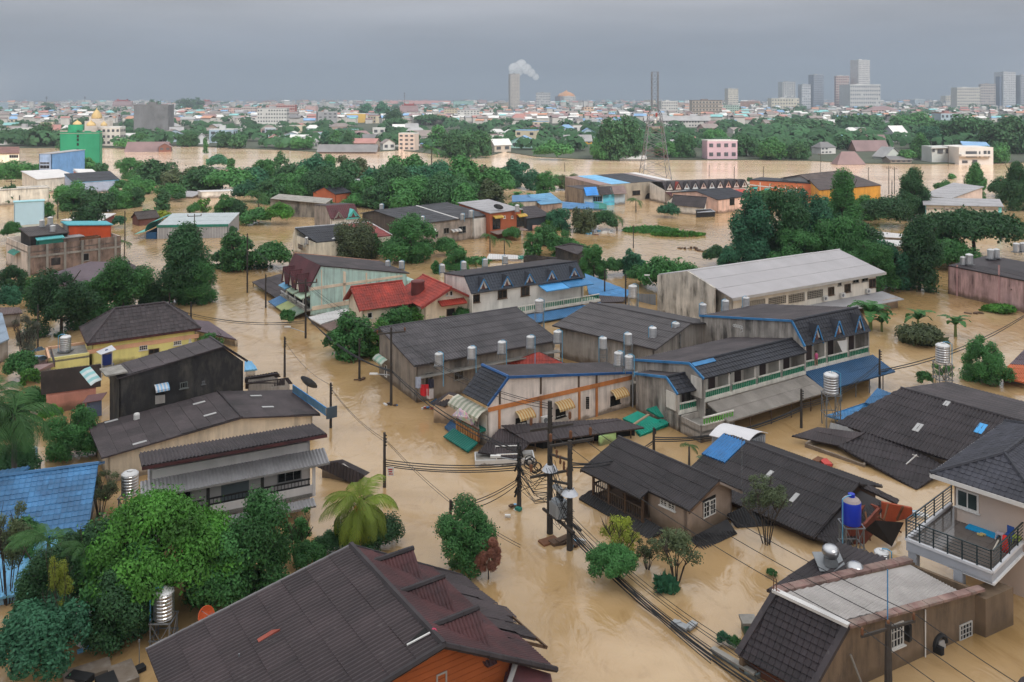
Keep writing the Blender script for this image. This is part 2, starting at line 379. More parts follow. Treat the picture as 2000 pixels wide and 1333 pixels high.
# ================================================================ the setting: flood water, far land, haze
def water_mat():
    m = bpy.data.materials.new('flood_water'); m.use_nodes = True; t = m.node_tree; n = t.nodes; l = t.links; b = n['Principled BSDF']
    g = n.new('ShaderNodeNewGeometry')
    def noi(scale,det,dist,sx=1,sy=1,rot=0,ro=.55):
        mp = n.new('ShaderNodeMapping'); mp.inputs['Scale'].default_value = (sx,sy,1); mp.inputs['Rotation'].default_value = (0,0,rot); l.new(g.outputs['Position'],mp.inputs[0])
        k = n.new('ShaderNodeTexNoise'); k.inputs['Scale'].default_value = scale; k.inputs['Detail'].default_value = det; k.inputs['Distortion'].default_value = dist; k.inputs['Roughness'].default_value = ro
        l.new(mp.outputs[0],k.inputs['Vector']); return k.outputs[0]
    def rmp(o,stops):
        k = n.new('ShaderNodeValToRGB'); l.new(o,k.inputs[0])
        while len(k.color_ramp.elements) < len(stops): k.color_ramp.elements.new(.5)
        for e,(p,c) in zip(k.color_ramp.elements,stops): e.position = p; e.color = (*c,1)
        return k.outputs[0]
    big = noi(.035,4,1.2,1,1.6,.5)
    c1 = rmp(big,[(.30,(.345,.215,.086)),(.5,(.46,.30,.145)),(.70,(.56,.39,.215))])
    fl = noi(.32,6,2.2,1,.55,.6,.6)
    k = n.new('ShaderNodeMixRGB'); k.blend_type = 'MULTIPLY'; k.inputs[0].default_value = .8; l.new(c1,k.inputs[1])
    l.new(rmp(fl,[(.34,(.83,.80,.75)),(.46,(1,1,1)),(.66,(1.0,1.0,1.0))]),k.inputs[2])
    # scum and foam dragged along the current
    fo = noi(.9,8,1.6,1,.45,.55,.66); fm = noi(.05,2,.4)
    mu = n.new('ShaderNodeMath'); mu.operation = 'MULTIPLY'
    r1 = n.new('ShaderNodeMapRange'); r1.inputs[1].default_value = .60; r1.inputs[2].default_value = .74; r1.inputs[4].default_value = .55; l.new(fo,r1.inputs[0])
    r2 = n.new('ShaderNodeMapRange'); r2.inputs[1].default_value = .45; r2.inputs[2].default_value = .65; l.new(fm,r2.inputs[0])
    l.new(r1.outputs[0],mu.inputs[0]); l.new(r2.outputs[0],mu.inputs[1])
    k2 = n.new('ShaderNodeMixRGB'); l.new(mu.outputs[0],k2.inputs[0]); l.new(k.outputs[0],k2.inputs[1]); k2.inputs[2].default_value = (.58,.43,.29,1)
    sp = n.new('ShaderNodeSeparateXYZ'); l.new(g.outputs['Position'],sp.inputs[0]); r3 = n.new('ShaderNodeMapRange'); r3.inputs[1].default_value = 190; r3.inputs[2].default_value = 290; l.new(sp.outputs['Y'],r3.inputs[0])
    k3 = n.new('ShaderNodeMixRGB'); l.new(r3.outputs[0],k3.inputs[0]); l.new(k2.outputs[0],k3.inputs[1]); l.new(rmp(noi(.05,5,.6,.16,1.2,0),[(.3,(.70,.46,.27)),(.5,(.86,.61,.41)),(.7,(.93,.72,.53))]),k3.inputs[2])  # far river: paler silt tint, brightness of reflected sky also put into the colour
    l.new(k3.outputs[0],b.inputs['Base Color'])
    b.inputs['Roughness'].default_value = .045; b.inputs['IOR'].default_value = 1.55; b.inputs['Specular IOR Level'].default_value = .8
    bp = n.new('ShaderNodeBump'); bp.inputs['Strength'].default_value = 1; bp.inputs['Distance'].default_value = .09; l.new(noi(.55,5,1.4,1,.6,.6),bp.inputs['Height'])
    bp2 = n.new('ShaderNodeBump'); bp2.inputs['Strength'].default_value = .8; bp2.inputs['Distance'].default_value = .012; l.new(noi(2.6,5,.8,1,.6,.3),bp2.inputs['Height']); l.new(bp.outputs[0],bp2.inputs['Normal'])
    l.new(bp2.outputs[0],b.inputs['Normal'])
    return m
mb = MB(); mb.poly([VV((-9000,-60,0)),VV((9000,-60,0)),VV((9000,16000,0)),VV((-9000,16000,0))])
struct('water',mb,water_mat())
# land beyond the river: a low bank that runs on to the horizon
bank = [(-900,296),(-150,294),(0,289),(120,289),(240,289),(345,285),(420,287),(500,291),(560,293),(640,298),(720,297),(780,293),(860,302),(960,303),(985,296),(1050,306),(1130,310),(1230,311),(1320,312),(1400,312),(1480,312),(1590,314),(1700,319),(1810,320),(1900,319),(2000,317),(2200,316),(2900,316)]
mb = MB(); pts = [W(x,y,.3) for x,y in bank]; far = [VV((p.x*60,15000,.3)) for p in pts]
for i in range(len(pts)-1):
    a,b_ = pts[i],pts[i+1]; fa,fb = VV((-9000+18000*i/(len(pts)-1),15500,.3)),VV((-9000+18000*(i+1)/(len(pts)-1),15500,.3))
    mb.poly([a,b_,fb,fa]); mb.poly([VV((a.x,a.y,-1)),VV((b_.x,b_.y,-1)),b_,a])
struct('ground',mb,mat((.055,.065,.042),.95,.35,.02,streak=.5,scol=(.03,.045,.028),stretch=(.05,.05,.05),ov=0))
# air
hz = bpy.data.materials.new('haze_air'); hz.use_nodes = True; t = hz.node_tree; t.nodes.clear()
ou = t.nodes.new('ShaderNodeOutputMaterial'); pv = t.nodes.new('ShaderNodeVolumePrincipled')
pv.inputs['Color'].default_value = (.335,.39,.47,1); pv.inputs['Density'].default_value = .00026; pv.inputs['Anisotropy'].default_value = 0
t.links.new(pv.outputs[0],ou.inputs['Volume'])
HAZE = True
if HAZE:
    mb = MB(); mb.obox(VV((-9200,-70,-2)),VV((0,16200,0)),VV((18400,0,0)),Z*250)
    o = single('haze',mb,hz,VV((0,0,-2)),None,None,None,'stuff')
# ================================================================ near and middle buildings
WB = lambda c,g=.6,**k: wallm(tuple(min(.78,v*1.3) for v in srgb(*c)),g*.9,**k)
PEEL = mat((.76,.66,.59),.88,.16,.8,streak=.6,scol=(.10,.075,.07),mud=.4,ov=.03,bump=.3,stretch=(2.2,2.2,.12))
MOSS = mat((.60,.55,.48),.9,.2,.5,streak=.95,scol=(.045,.042,.035),mud=.4,ov=.03,bump=.35,stretch=(1.0,1.0,.22),sth=.50)
SOOT = mat((.030,.028,.028),.92,.45,.45,streak=.7,scol=(.15,.13,.105),mud=.4,ov=.05,bump=.4,stretch=(1,1,.35),sth=.56)
TEALW = mat((.50,.70,.64),.88,.10,.6,streak=.75,scol=(.13,.14,.13),mud=.5,ov=.02,bump=.2,stretch=(2.6,2.6,.2),sth=.52)
GREYW = WB((150,144,138),.8); CREAM = WB((205,190,170),.45); WHITEW = WB((196,190,182),.45); BEIGE = mat((.56,.45,.38),.85,.05,.8,ov=.02,bump=.12)
BRICK = mat(srgb(168,92,62),.88,.12,.6,streak=.3,scol=(.2,.1,.07),ov=.03)
BLUEP = mat((.05,.22,.46),.55,.2,1,streak=.3,scol=(.03,.08,.15),ov=.08)
GREENP = mat((.05,.26,.17),.6,.2,1,ov=.05)
def rise(f,p,h): return VV((p.x,p.y,h))
# ---- foreground house with maroon cross gables
h = House('large dark tiled house with three maroon cross gables and an orange gable wall',W(700,1333),'gabled_house')
zr = 5.2
A,B = W(686,1067,zr),W(867,1262,zr); d = hor(B-A); p = VV((d.y,-d.x,0))
if p.x < 0: p = -p
A2 = A; B2 = B
C = V(286,1271,A,p); E_ = VV((B.x,B.y,C.z))-p*((C-A).length if False else abs((C-A).dot(p)))
Lf = roof(h.o,[C,E_,B,A],roofm((.047,.033,.035),scol=(.020,.014,.016),ov=.2),pitch=.22,amp=.075,course=1.25,cols=6,lift=.03,seg=3)
ze = 1.0; wr = 7.6
Rc,Rd = VV((A.x,A.y,ze))+p*wr,VV((B.x,B.y,ze))+p*wr
sl_ = (zr-ze)/wr
MAROON2 = roofm((.085,.030,.031),g=.8,scol=(.030,.024,.028),speck=.02)
# right slope, its lower edge torn by the flood
roof(h.o,[A,B,VV((B.x,B.y,zr-sl_*4.6))+p*4.6,VV((A.x,A.y,zr-sl_*4.6))+p*4.6],MAROON2,pitch=.178,amp=.045,course=1.25,cols=6,lift=.03,seg=3)
ln = (B-A).length
for i,(u0,u1,w0) in enumerate(((0,.16,6.6),(.16,.30,6.9),(.30,.42,7.3),(.43,.53,6.6),(.54,.66,6.9),(.67,.74,5.9),(.75,1.0,5.7))):
    a_,b_ = A+(B-A)*u0,A+(B-A)*u1; g = .05*(i % 3)
    q = [VV((a_.x,a_.y,zr-sl_*4.6-.03))+p*4.6,VV((b_.x,b_.y,zr-sl_*4.6-.03))+p*4.6,VV((b_.x,b_.y,zr-sl_*w0-g))+p*w0,VV((a_.x,a_.y,zr-sl_*w0-g*3))+p*(w0-.35*(i % 2))]
    roof(h.o,q,MAROON2 if i > 4 else DARK2,pitch=.178,amp=.045,course=1.25,seg=3,name='eave_roof')
for u in (.36,.5,.62,.7):
    a_ = A+(B-A)*u; mb = MB(); mb.beam(VV((a_.x,a_.y,zr-sl_*5.0-.2))+p*5.0,VV((a_.x,a_.y,zr-sl_*7.3-.2))+p*7.3,.08,.14); part('rafter',mb,WOOD,h.o)
a_,b_ = A+(B-A)*.33,A+(B-A)*.72; mb = MB(); k = VV((0,0,zr-sl_*7.1-.1)); mb.beam(VV((a_.x,a_.y,0))+p*7.1+k,VV((b_.x,b_.y,0))+p*7.1+k,.07,.12); part('purlin',mb,WOOD,h.o)
capm = mat((.035,.028,.03),.7,.3,1)
cap(h.o,A,B,capm,.16,up=.05)
cap(h.o,B,VV((B.x,B.y,zr-sl_*5.75))+p*5.75,capm,.13,'verge_cap')
cap(h.o,A,VV((A.x,A.y,zr-sl_*6.4))+p*6.4,capm,.1,'verge_cap')
cap(h.o,B,E_,capm,.13,'verge_cap'); cap(h.o,A,C,mat((.16,.15,.15),.7),.09,'verge_cap')
# three cross gables on the right slope
for (rx0,ry0,rx1,ry1,ex,ey) in ((724,1100,810,1075,833,1139),(782,1158,876,1135,899,1204),(843,1225,944,1198,969,1273)):
    # ridge runs out level from the slope; its gable hangs over the roof
    back = V(rx0,ry0,A+p*.5,d); zz = back.z
    tip = W(rx1,ry1,zz); rd = p; tip = back+rd*max(1.6,(tip-back).dot(rd))
    hw = 1.5; dz = 1.5
    rootp = MB(); f1 = tip-rd*.25
    rootp.prism([f1+d*hw-Z*dz,f1-d*hw-Z*dz,f1-Z*.05],-rd*.12); cg = part('cross_gable',rootp,MAROON2,h.o)
    for s in (1,-1):
        e0,e1 = tip+d*s*hw*1.05-Z*dz*1.05,back+d*s*hw*1.05-Z*dz*1.05-rd*0
        q = [back,tip,e0,e1+rd*1.9]
        roof(cg,q,MAROON2 if s > 0 else MAROON,pitch=.178,amp=.045,course=.62,seg=3,name='gable_roof')
    cap(cg,back,tip,capm,.13)
BO = mat((.33,.085,.022),.85,.1,.8,streak=.2,scol=(.2,.06,.02),ov=.02)
gw = [VV((E_.x,E_.y,E_.z-.15))+p*.4,B-Z*.15-d*.0,VV((B.x,B.y,zr-sl_*3.6-.15))+p*3.6]
off = -d*.55
mb = MB(); mb.prism([q+off for q in (gw[0],gw[1],gw[2],VV((gw[2].x,gw[2].y,-1)),VV((gw[0].x,gw[0].y,-1)))],-d*.12); part('gable_wall',mb,BO,h.o)
fc = Face(gw[0]+off,gw[2]+off,d)
for k in range(16):
    zz = gw[0].z-1.2+k*.27; t0 = (zz-gw[0].z)/(gw[1].z-gw[0].z)
    a_ = fc.p+fc.d*(t0*abs((gw[1]-gw[0]).dot(p)) if t0 > 0 else 0); ex = abs((gw[1]-gw[0]).dot(p))+ (gw[1].z-.15-max(zz,gw[2].z))/sl_
    b_ = fc.p+fc.d*ex; a_ = VV((a_.x,a_.y,zz)); b_ = VV((b_.x,b_.y,zz))
    if (b_-a_).dot(fc.d) > .5: mb = MB(); mb.obox(a_+d*.001,(b_-a_)*.985,Z*.25,d*.03); part('board',mb,BO,h.o)
h.win(fc,851,1318,872,1345,1,1,mat((.3,.28,.26),.7),HOLE)
# lower porch roof right of the orange gable
q0,q1 = VV((B.x,B.y,zr-sl_*3.7-.3))+p*3.7+off*.5,VV((B.x,B.y,zr-sl_*5.6-.3))+p*5.6+off*.2
roof(h.o,[q0-d*.3,q1-d*.1,q1+d*1.2-Z*.6-p*.6,q0+d*2.6-Z*1.0-p*3.2],MAROON,pitch=.178,amp=.045,course=1.2,seg=3,name='porch_roof'); cap(h.o,q0,q0+d*2.6-Z*1.0-p*3.2,mat((.3,.29,.28),.7),.12,'flashing')
f = h.walls([C+p*.5-Z*.2-d*-.5,E_+p*.5-Z*.2-d*.6,VV((Rd.x,Rd.y,1.4))-p*2.8-d*.6,VV((Rc.x,Rc.y,1.4))-p*2.8+d*.5],WB((120,90,75)),skip=(1,))
# broken sheets: a hole with a white batten, a red patch
n_ = (E_-C).cross(B-C).normalized(); n_ = n_ if n_.z > 0 else -n_
def onl(x,y):
    r = VV(((x-CX)/F,1,-(y-HY)/F)); c0 = VV((0,0,H)); return c0+r*((A-c0).dot(n_)/r.dot(n_))
mb = MB(); mb.prism([onl(797,1262),onl(832,1231),onl(836,1240),onl(806,1262)],n_*.13); part('roof_hole',mb,HOLE,h.o)
mb = MB(); mb.beam(onl(796,1267)+n_*.16,onl(841,1243)+n_*.16,.06,.05); part('batten',mb,WHITE,h.o)
mb = MB(); mb.prism([onl(503,1254),onl(532,1236),onl(548,1234),onl(506,1260)],n_*.13); part('torn_patch',mb,mat((.25,.06,.04),.8),h.o)
# ---- grey two-storey house with a balcony
GW2 = mat((.60,.565,.56),.8,.06,.6,streak=.3,scol=(.2,.19,.19),ov=.02)
h = House('grey two storey house with dark corrugated roof and full width balcony',W(450,1000),'balcony_house')
E1,E2 = W(277,912,5.4),W(639,848,5.4); d = hor(E2-E1); p = VV((-d.y,d.x,0)); R2 = E2+p*3.9; R2.z = H-(829-HY)*R2.y/F; R1 = E1+(R2-E2)
roof(h.o,[E1,E2,R2,R1],DARK2,pitch=.22,amp=.07,course=2.2,cols=5,seg=4)
o1 = E1+d*.5+p*1.45; o2 = E2-d*.8+p*1.45; dp = (R2-E2).dot(p)-1.8
f = h.walls([VV((o1.x,o1.y,4.5)),VV((o2.x,o2.y,4.5)),VV((o2.x,o2.y,min(R2.z,5.2)-.5))+p*dp,VV((o1.x,o1.y,min(R2.z,5.2)-.5))+p*dp],{'*': GW2})
F0 = f[0]
board(h.o,E1-Z*.12,E2-Z*.12,MAROON,.2,.05,'fascia')
aw = [F0.at(284,940)-d*.3,F0.at(622,878)+d*.4]; aw[1].z = aw[0].z
roof(h.o,[aw[0],aw[1],aw[1]-p*1.45-Z*.45,aw[0]-p*1.45-Z*.45],GREYROOF,pitch=.22,amp=.05,course=3,cols=3,name='awning_roof')
fl = F0.at(600,950).z
h.slab([o1+Z*(fl-o1.z)-p*0,o2+Z*(fl-o2.z),o2+Z*(fl-o2.z)-p*1.1,o1+Z*(fl-o1.z)-p*1.1],CONC,.25,'balcony_floor')
q1,q2 = VV((o1.x,o1.y,fl))-p*1.1,VV((o2.x,o2.y,fl))-p*1.1
mb = MB(); mb.obox(q1-Z*.25,q2-q1,p*.12,Z*.75); part('parapet',mb,GW2,h.o)
for k in range(4): mb = MB(); c = q1+(q2-q1)*(k/3); mb.obox(c-d*.1-Z*.2,d*.2,-p*.06,Z*1.9); part('post',mb,BLACK if k < 3 else GW2,h.o)
for k in range(3):
    a_,b_ = q1+(q2-q1)*(k/3)+Z*.5+p*.06,q1+(q2-q1)*((k+.93)/3)+Z*.5+p*.06; h.rail(a_,b_,.42,BLACK,14,bw=.03,topw=.05)
FM = mat((.30,.30,.31),.6)
h.win(F0,541,909,589,936,3,1,FM,GLASS); h.win(F0,321,950,374,985,3,1,FM,GLASS); h.win(F0,432,928,486,974,2,1,mat((.16,.19,.21),.6),mat((.14,.17,.19),.5),'door',sill=False)
roof(h.o,[q1-Z*.35-p*.02,q2-Z*.35-p*.02,q2-Z*.6-p*.7,q1-Z*.6-p*.7],GREYROOF,pitch=.22,amp=.05,course=3,name='lower_awning')
# ---- collapsed low roof beside it, by the street pole
h = House('low dark roof half under water beside the grey balcony house',W(660,950),'shed')
a_,b_,c_,d_ = W(622,905,.9),W(668,898,1.3),W(722,924,.6),W(690,945,.1)
roof(h.o,[a_,b_,c_,d_],DARK2,pitch=.25,amp=.05,course=1.2,cols=4); h.walls(inset([a_,b_,c_,d_],.4,.2),GREYW)
# ---- big dark warehouse roof
h = House('low wide warehouse with dark patched roof and translucent strips, beside the sooty wall',W(400,850),'warehouse')
zr = 2.9; A,B = W(425,765,zr),W(472,816,zr); d = hor(B-A); p = VV((d.y,-d.x,0)); p = p if p.x > 0 else -p
C,E_ = V(572,760,A,p),V(626,812,B,p); G,I = V(180,832,A,p),V(198,894,B,p)
ze = (C.z+E_.z)/2; zo = (G.z+I.z)/2; wr = (E_-B).dot(p); wl = -(I-B).dot(p)
C = VV((A.x,A.y,ze))+p*wr; E_ = VV((B.x,B.y,ze))+p*wr; G = VV((A.x,A.y,zo))-p*wl; I = VV((B.x,B.y,zo))-p*wl
roof(h.o,[A,B,E_,C],DARK2,pitch=.3,amp=.04,course=1.1,cols=5); roof(h.o,[A,B,I,G],DARK2,pitch=.3,amp=.04,course=1.1,cols=5)
cap(h.o,A,B,DARK,.1)
f = h.walls([A-Z*.2+d*.3,C-p*.5-Z*.1+d*.3,E_-p*.5-Z*.1-d*.5,B-Z*.2-d*.5,I+p*.5-Z*.1-d*.5,G+p*.5-Z*.1+d*.3],CREAM)
nR = (C-A).cross(B-A); nR = nR.normalized()*(1 if nR.z > 0 else -1); nL = (G-A).cross(B-A).normalized(); nL = nL if nL.z > 0 else -nL
def onp(n,a,x,y):
    r = VV(((x-CX)/F,1,-(y-HY)/F)); c0 = VV((0,0,H)); return c0+r*((a-c0).dot(n)/r.dot(n))
SKY = mat((.42,.41,.40),.5,.1,1)
for n_,(x,y) in ((nR,(490,776)),(nR,(513,798)),(nR,(597,783)),(nL,(378,793)),(nL,(399,816)),(nL,(205,829)),(nL,(260,872))):
    c = onp(n_,A,x,y); u = (p-n_*p.dot(n_)).normalized(); v = n_.cross(u); mb = MB(); mb.obox(c+n_*.05,u*.95,v*.3,n_*.03); part('skylight',mb,SKY,h.o)
c = onp(nL,A,267,820); mb = MB(); mb.lathe([(.2,0),(.24,.05),(.24,.4),(.18,.5),(.08,.52)],c,8); part('roof_vent',mb,WHITE,h.o)
# blue sign parapet along its street edge
a_,b_ = W(572,752,2.6),W(637,797,2.6); SB = mat((.10,.20,.29),.6,.15,1); dd = hor(b_-a_)
mb = MB(); mb.obox(b_-Z*.9,Z*.9+Z*0,hor(VV((dd.y,-dd.x,0)))*-.9,dd*.12); part('sign_box',mb,mat((.06,.09,.12),.6),h.o)
for k in range(9):
    a2 = a_+(b_-a_)*(k/9); mb = MB(); mb.obox(a2-Z*.55,(b_-a_)*(.93/9),VV((dd.y,-dd.x,0))*.04,Z*.5); part('parapet_panel',mb,SB,h.o)
mb = MB(); mb.beam(a_,b_,.08,.08); mb.beam(a_-Z*.6,b_-Z*.6,.08,.08); part('parapet_frame',mb,BLUEP,h.o)
# ---- sooty black wall house
h = House('tall house with blackened mouldy side wall and striped window awning',W(430,790),'mouldy_house')
zr = 6.3; A,B = W(410,659,zr),W(437,677,zr); d = hor(B-A); p = VV((d.y,-d.x,0)); p = p if p.x > 0 else -p
E_ = V(484,706,B,p); C = A+(E_-B); I = V(230,740,B,p); G = A+(I-B)
roof(h.o,[A,B,I,G],DARK2,pitch=.3,amp=.02,course=1.2,cols=4,seg=2); roof(h.o,[A,B,E_,C],DARK,pitch=.3,amp=.05,course=.4,style='tile',cols=4)
cap(h.o,A,B,DARK,.1)
o = -d*.18
f = h.walls([VV((I.x,I.y,I.z-.12))+p*.15+o,B-Z*.12+o,E_-p*.35-Z*.0+o,C-p*.35+d*.2,A-Z*.12+d*.2,G+p*.15-Z*.12+d*.2],{'*': SOOT},zb=-1)
# the wall under the right slope follows the slope
S0 = f[0]; Sx = Face(S0.p,VV((f[1].q.x,f[1].q.y,S0.p.z)),-VV((0,1,0))); Sx.d = p; Sx.n = d
h.awning(Sx,301,752,328,752,.5,.35,mat((.6,.6,.62),.6),mat((.25,.45,.65),.6),8); h.panel(Sx,[(303,773),(322,771),(322,787),(303,790)],GREYW,.04,'shutter'); h.panel(Sx,[(304,764),(321,762),(321,772),(304,774)],HOLE,.03,'opening')
h.win(Sx,351,748,366,757,3,1,mat((.12,.13,.12),.8),HOLE); h.win(Sx,394,745,400,750,2,1,mat((.12,.12,.12),.8),HOLE)
# roof-end terrace, junk frames
a_ = V(208,735,B,p)+o
h.slab([a_+d*0,a_+p*1.6,a_+p*1.6-d*2.2,a_-d*2.2],CONC,.12,'terrace')
h.awning(Face(a_-p*.1,a_-p*.1-d*1,-p),199,742,176,748,.8,.3,mat((.55,.6,.58),.6),mat((.25,.5,.5),.6),6,'side_awning',0)
# ---- small pink house with brown roof
h = House('small pink walled house with brown corrugated roof sunk to its windows',W(140,785),'pink_house')
E1,E2 = W(80,771,1.7),W(197,755,1.7); d = hor(E2-E1); p = VV((-d.y,d.x,0)); R2 = V(197,711,E2,p); R1 = E1+(R2-E2)
roof(h.o,[E1,E2,R2,R1],BROWN,pitch=.25,amp=.06,course=1.6,cols=5); f = h.walls(inset([E1,E2,R2,R1],.4,.15),WB((186,128,112),.3))
h.panel(f[0],[(125,775),(140,773),(140,780),(125,782)],MAROON,.03,'shutter')
# ---- yellow house with hip roof
YEL = WB((222,196,128),.2); PEACH = WB((204,160,130),.25)
def hip(h,O,a,la,b,lb,ze,zr,m,ins,ins2=None,pitch=.3,course=.36,style='tile',cols=0,oh=.5,wm=None,capm=None,mx=300,amp=.05):
    ins2 = ins if ins2 is None else ins2
    q = lambda s,t,z: VV((O.x,O.y,z))+a*s+b*t
    P0,P1,P2,P3 = q(0,0,ze),q(la,0,ze),q(la,lb,ze),q(0,lb,ze); r1,r2 = q(ins,lb/2,zr),q(la-ins2,lb/2,zr)
    roof(h.o,[P0,P1,r2,r1],m,pitch,course=course,style=style,cols=cols,maxn=mx,amp=amp); roof(h.o,[P3,P0,r1],m,pitch,course=course,style=style,cols=cols,maxn=mx,amp=amp); roof(h.o,[P1,P2,r2],m,pitch,course=course,style=style,amp=amp); roof(h.o,[P2,P3,r1,r2],m,pitch,course=course,style=style,amp=amp)
    for x,y in ((P0,r1),(P1,r2),(P2,r2),(P3,r1),(r1,r2)): cap(h.o,x,y,capm or m,.12,'hip_cap' if x is not r1 else 'ridge_cap')
    for x,y in ((P0,P1),(P1,P2),(P3,P0)): board(h.o,x-Z*.12,y-Z*.12,MAROON if capm is None else capm,.2,.05,'fascia')
    return h.walls(inset([P0,P1,P2,P3],oh,.1),wm) if wm else (P0,P1,P2,P3)
h = House('yellow walled house with dark hip roof and a flat concrete terrace',W(240,720),'hip_roof_house')
O,a,la,b,lb = rect((170,672),(392,641),(112,640),2.9)
f = hip(h,O,a,la,b,7.0,2.9,5.3,DARK2,3.0,3.0,cols=1,pitch=.42,course=.45,wm={'*': YEL})
h.panel(f[0],[(171,684),(388,652),(388,660),(171,692)],PEACH,.05,'wall_band')
for x0,y0,x1,y1 in ((272,676,288,683),(339,667,354,673),(369,662,373,668)): h.win(f[0],x0,y0,x1,y1,4,2,WHITE,GLASS,fw=.05)
h.win(f[0],290,683,311,690,2,1,WOOD,HOLE)
T0 = VV((O.x,O.y,0))-a*3.4-b*.1; zt = 1.75
h.slab([T0+Z*zt,T0+a*3.6+Z*zt,T0+a*3.6+b*4.6+Z*zt,T0+b*4.6+Z*zt],CONC,.2,'terrace')
fw = h.walls([T0+Z*(zt+.25),T0+a*3.6+Z*(zt+.25),T0+a*3.6+b*4.6+Z*(zt+.25),T0+b*4.6+Z*(zt+.25)],{0: YEL,'*': PEACH},t=.2,skip=(1,)); h.win(fw[3],100,690,108,705,1,1,WOOD,mat((.04,.08,.16),.6),'door',sill=False)
h = House('low purple brown metal roof standing in the street beside the yellow house',W(430,668),'shed')
roof_pts = [W(376,645,1.1),W(462,664,.9),W(408,628,1.0),W(377,624,1.2)]; PURP = mat((.12,.085,.10),.6,.15,.5,streak=.2,ov=.05)
roof(h.o,roof_pts,PURP,.25,.03,3); h.walls(inset(roof_pts,.4,.12),CREAM)
h = House('pair of small dark tiled roofs just above the water by the sooty house',W(520,760),'shed')
for q in ([W(478,747,1.5),W(548,735,1.5),W(541,728,2.0),W(478,738,2.0)],[W(479,760,1.2),W(572,750,1.2),W(563,738,1.8),W(479,750,1.8)]):
    roof(h.o,q,DARK,.25,.05,.8,cols=4); h.walls(inset(q,.3,.1),GREYW)
h = House('low blue and white striped awning roof poking out beside the sooty house',W(490,725),'shed')
q = [W(477,725,.9),W(503,722,.9),W(492,707,1.3),W(478,706,1.3)]; roof(h.o,q,BLUEL,.3,.05,2); h.walls(inset(q,.2,.1),WHITEW)
# ---- blue roofed house, left edge
h = House('house with bright blue tiled roof and pale blue lean-to below it',W(60,1080),'blue_roof_house')
zr = 3.6; R2 = W(192,906,zr); R1 = W(-150,952,zr); d = hor(R2-R1); p = VV((d.y,-d.x,0)); p = p if p.y < 0 else -p
BL = mat((.05,.17,.34),.5,.28,.6,streak=.6,scol=(.03,.07,.15),ov=.2)
E2 = R2+p*5.2-Z*1.9; E1 = R1+p*5.2-Z*1.9; I1,I2 = R1-p*4-Z*1.5,R2-p*4-Z*1.5
roof(h.o,[E1,E2,R2,R1],BL,.33,.045,.42,style='tile',cols=3); roof(h.o,[R1,R2,I2,I1],BL,.33,.045,.42,style='tile'); cap(h.o,R1,R2,BL,.13)
L1_,L2_ = E1-Z*.15+p*.1,E2-Z*.15-d*1.6+p*.1
roof(h.o,[L1_+p*3.6-Z*1.0,L2_+p*3.6-Z*1.0,L2_,L1_],BLUEL,.28,.04,4,cols=4,name='lean_to_roof')
h.walls([E1+p*-.5-Z*.05,E2-p*.5-d*.4-Z*.05,R2-d*.4-Z*.1,I2+p*.4-d*.4,I1+p*.4,R1],{'*': WB((120,140,160),.4)})
q = [L1_+p*3.3-Z*1.1,L2_+p*3.3-Z*1.1-d*.3,L2_-Z*.2-d*.3,L1_-Z*.2]; h.walls(q,mat((.25,.42,.55),.7,ov=.05))
h = House('strip of dark blue metal roof behind the bright blue tiled house',W(10,960),'shed')
q = [W(-60,938,3.4),W(47,921,3.4),W(47,917,3.6),W(-60,930,3.6)]; q = [q[0],q[1],q[1]+hor(VV((-d.y,d.x,0)))*2-Z*.5,q[0]+hor(VV((-d.y,d.x,0)))*2-Z*.5]; roof(h.o,q,BLUER,.3,.04,2); h.walls(inset(q,.3,.1),GREYW)
# ---- left edge roofs behind the palms
for lab,q,m in (('pale blue hip roof at the left edge beside a bare grey tree',[W(-40,690,2.2),W(18,663,2.2),W(4,612,3.2),W(-40,612,3.2)],mat((.25,.31,.38),.6,.2,.6)),('low pale blue roof half hidden by trees left of the yellow house',[W(36,712,1.4),W(96,700,1.4),W(86,694,1.9),W(46,694,1.9)],mat((.22,.32,.42),.6,.2,.6)),('short pink brown roof beside the yellow house terrace',[W(66,727,1.2),W(106,716,1.2),W(103,709,1.6),W(66,714,1.6)],mat((.30,.20,.19),.7)),('rusty corrugated roof at the left edge under dark trees',[W(-20,618,1.6),W(44,612,1.6),W(38,601,2.0),W(-20,604,2.0)],mat((.13,.095,.09),.8,.25,.6))):
    h = House(lab,q[0],'shed'); roof(h.o,q,m,.3,.05,1.5); h.walls(inset(q,.3,.1),GREYW)
# ---- weathered three storey block with orange rooftop
OLD = mat(srgb(150,128,116),.9,.2,.5,streak=.95,scol=(.045,.035,.03),mud=.5,bump=.3,ov=.03,stretch=(1,1,.3),sth=.45)
h = House('weathered three storey block with orange rooftop wall and rooftop sheds',W(60,528),'weathered_block')
O,a,la,b,lb = rect((54,494),(236,473),(17,452),3.6);
def box4(O,a,la,b,lb,z): return [VV((O.x,O.y,z)),VV((O.x,O.y,z))+a*la,VV((O.x,O.y,z))+a*la+b*lb,VV((O.x,O.y,z))+b*lb]
lb = min(lb,12)
f = h.walls(box4(O,a,la,b,lb,4.6),{0: OLD,'*': WB((190,178,168),.7)}); h.slab(box4(O,a,la,b,lb,3.7),CONC,.2,'roof_slab')
for k in range(6): c = O+a*(la*k/5.4); mb = MB(); mb.obox(VV((c.x,c.y,-1)),a*.35,VV((f[0].n.x,f[0].n.y,0))*.12,Z*(5.6)); part('pilaster',mb,CONC,h.o)
mb = MB(); c = f[0]; mb.obox(VV((c.p.x,c.p.y,2.7)),c.q-c.p,c.n*.1,Z*.3); part('floor_band',mb,CONC,h.o)
h.win(f[0],160,496,174,509,1,1,CONC,HOLE); h.panel(f[0],[(100,505),(118,503),(118,517),(100,519)],SOOT,.05,'shutter')
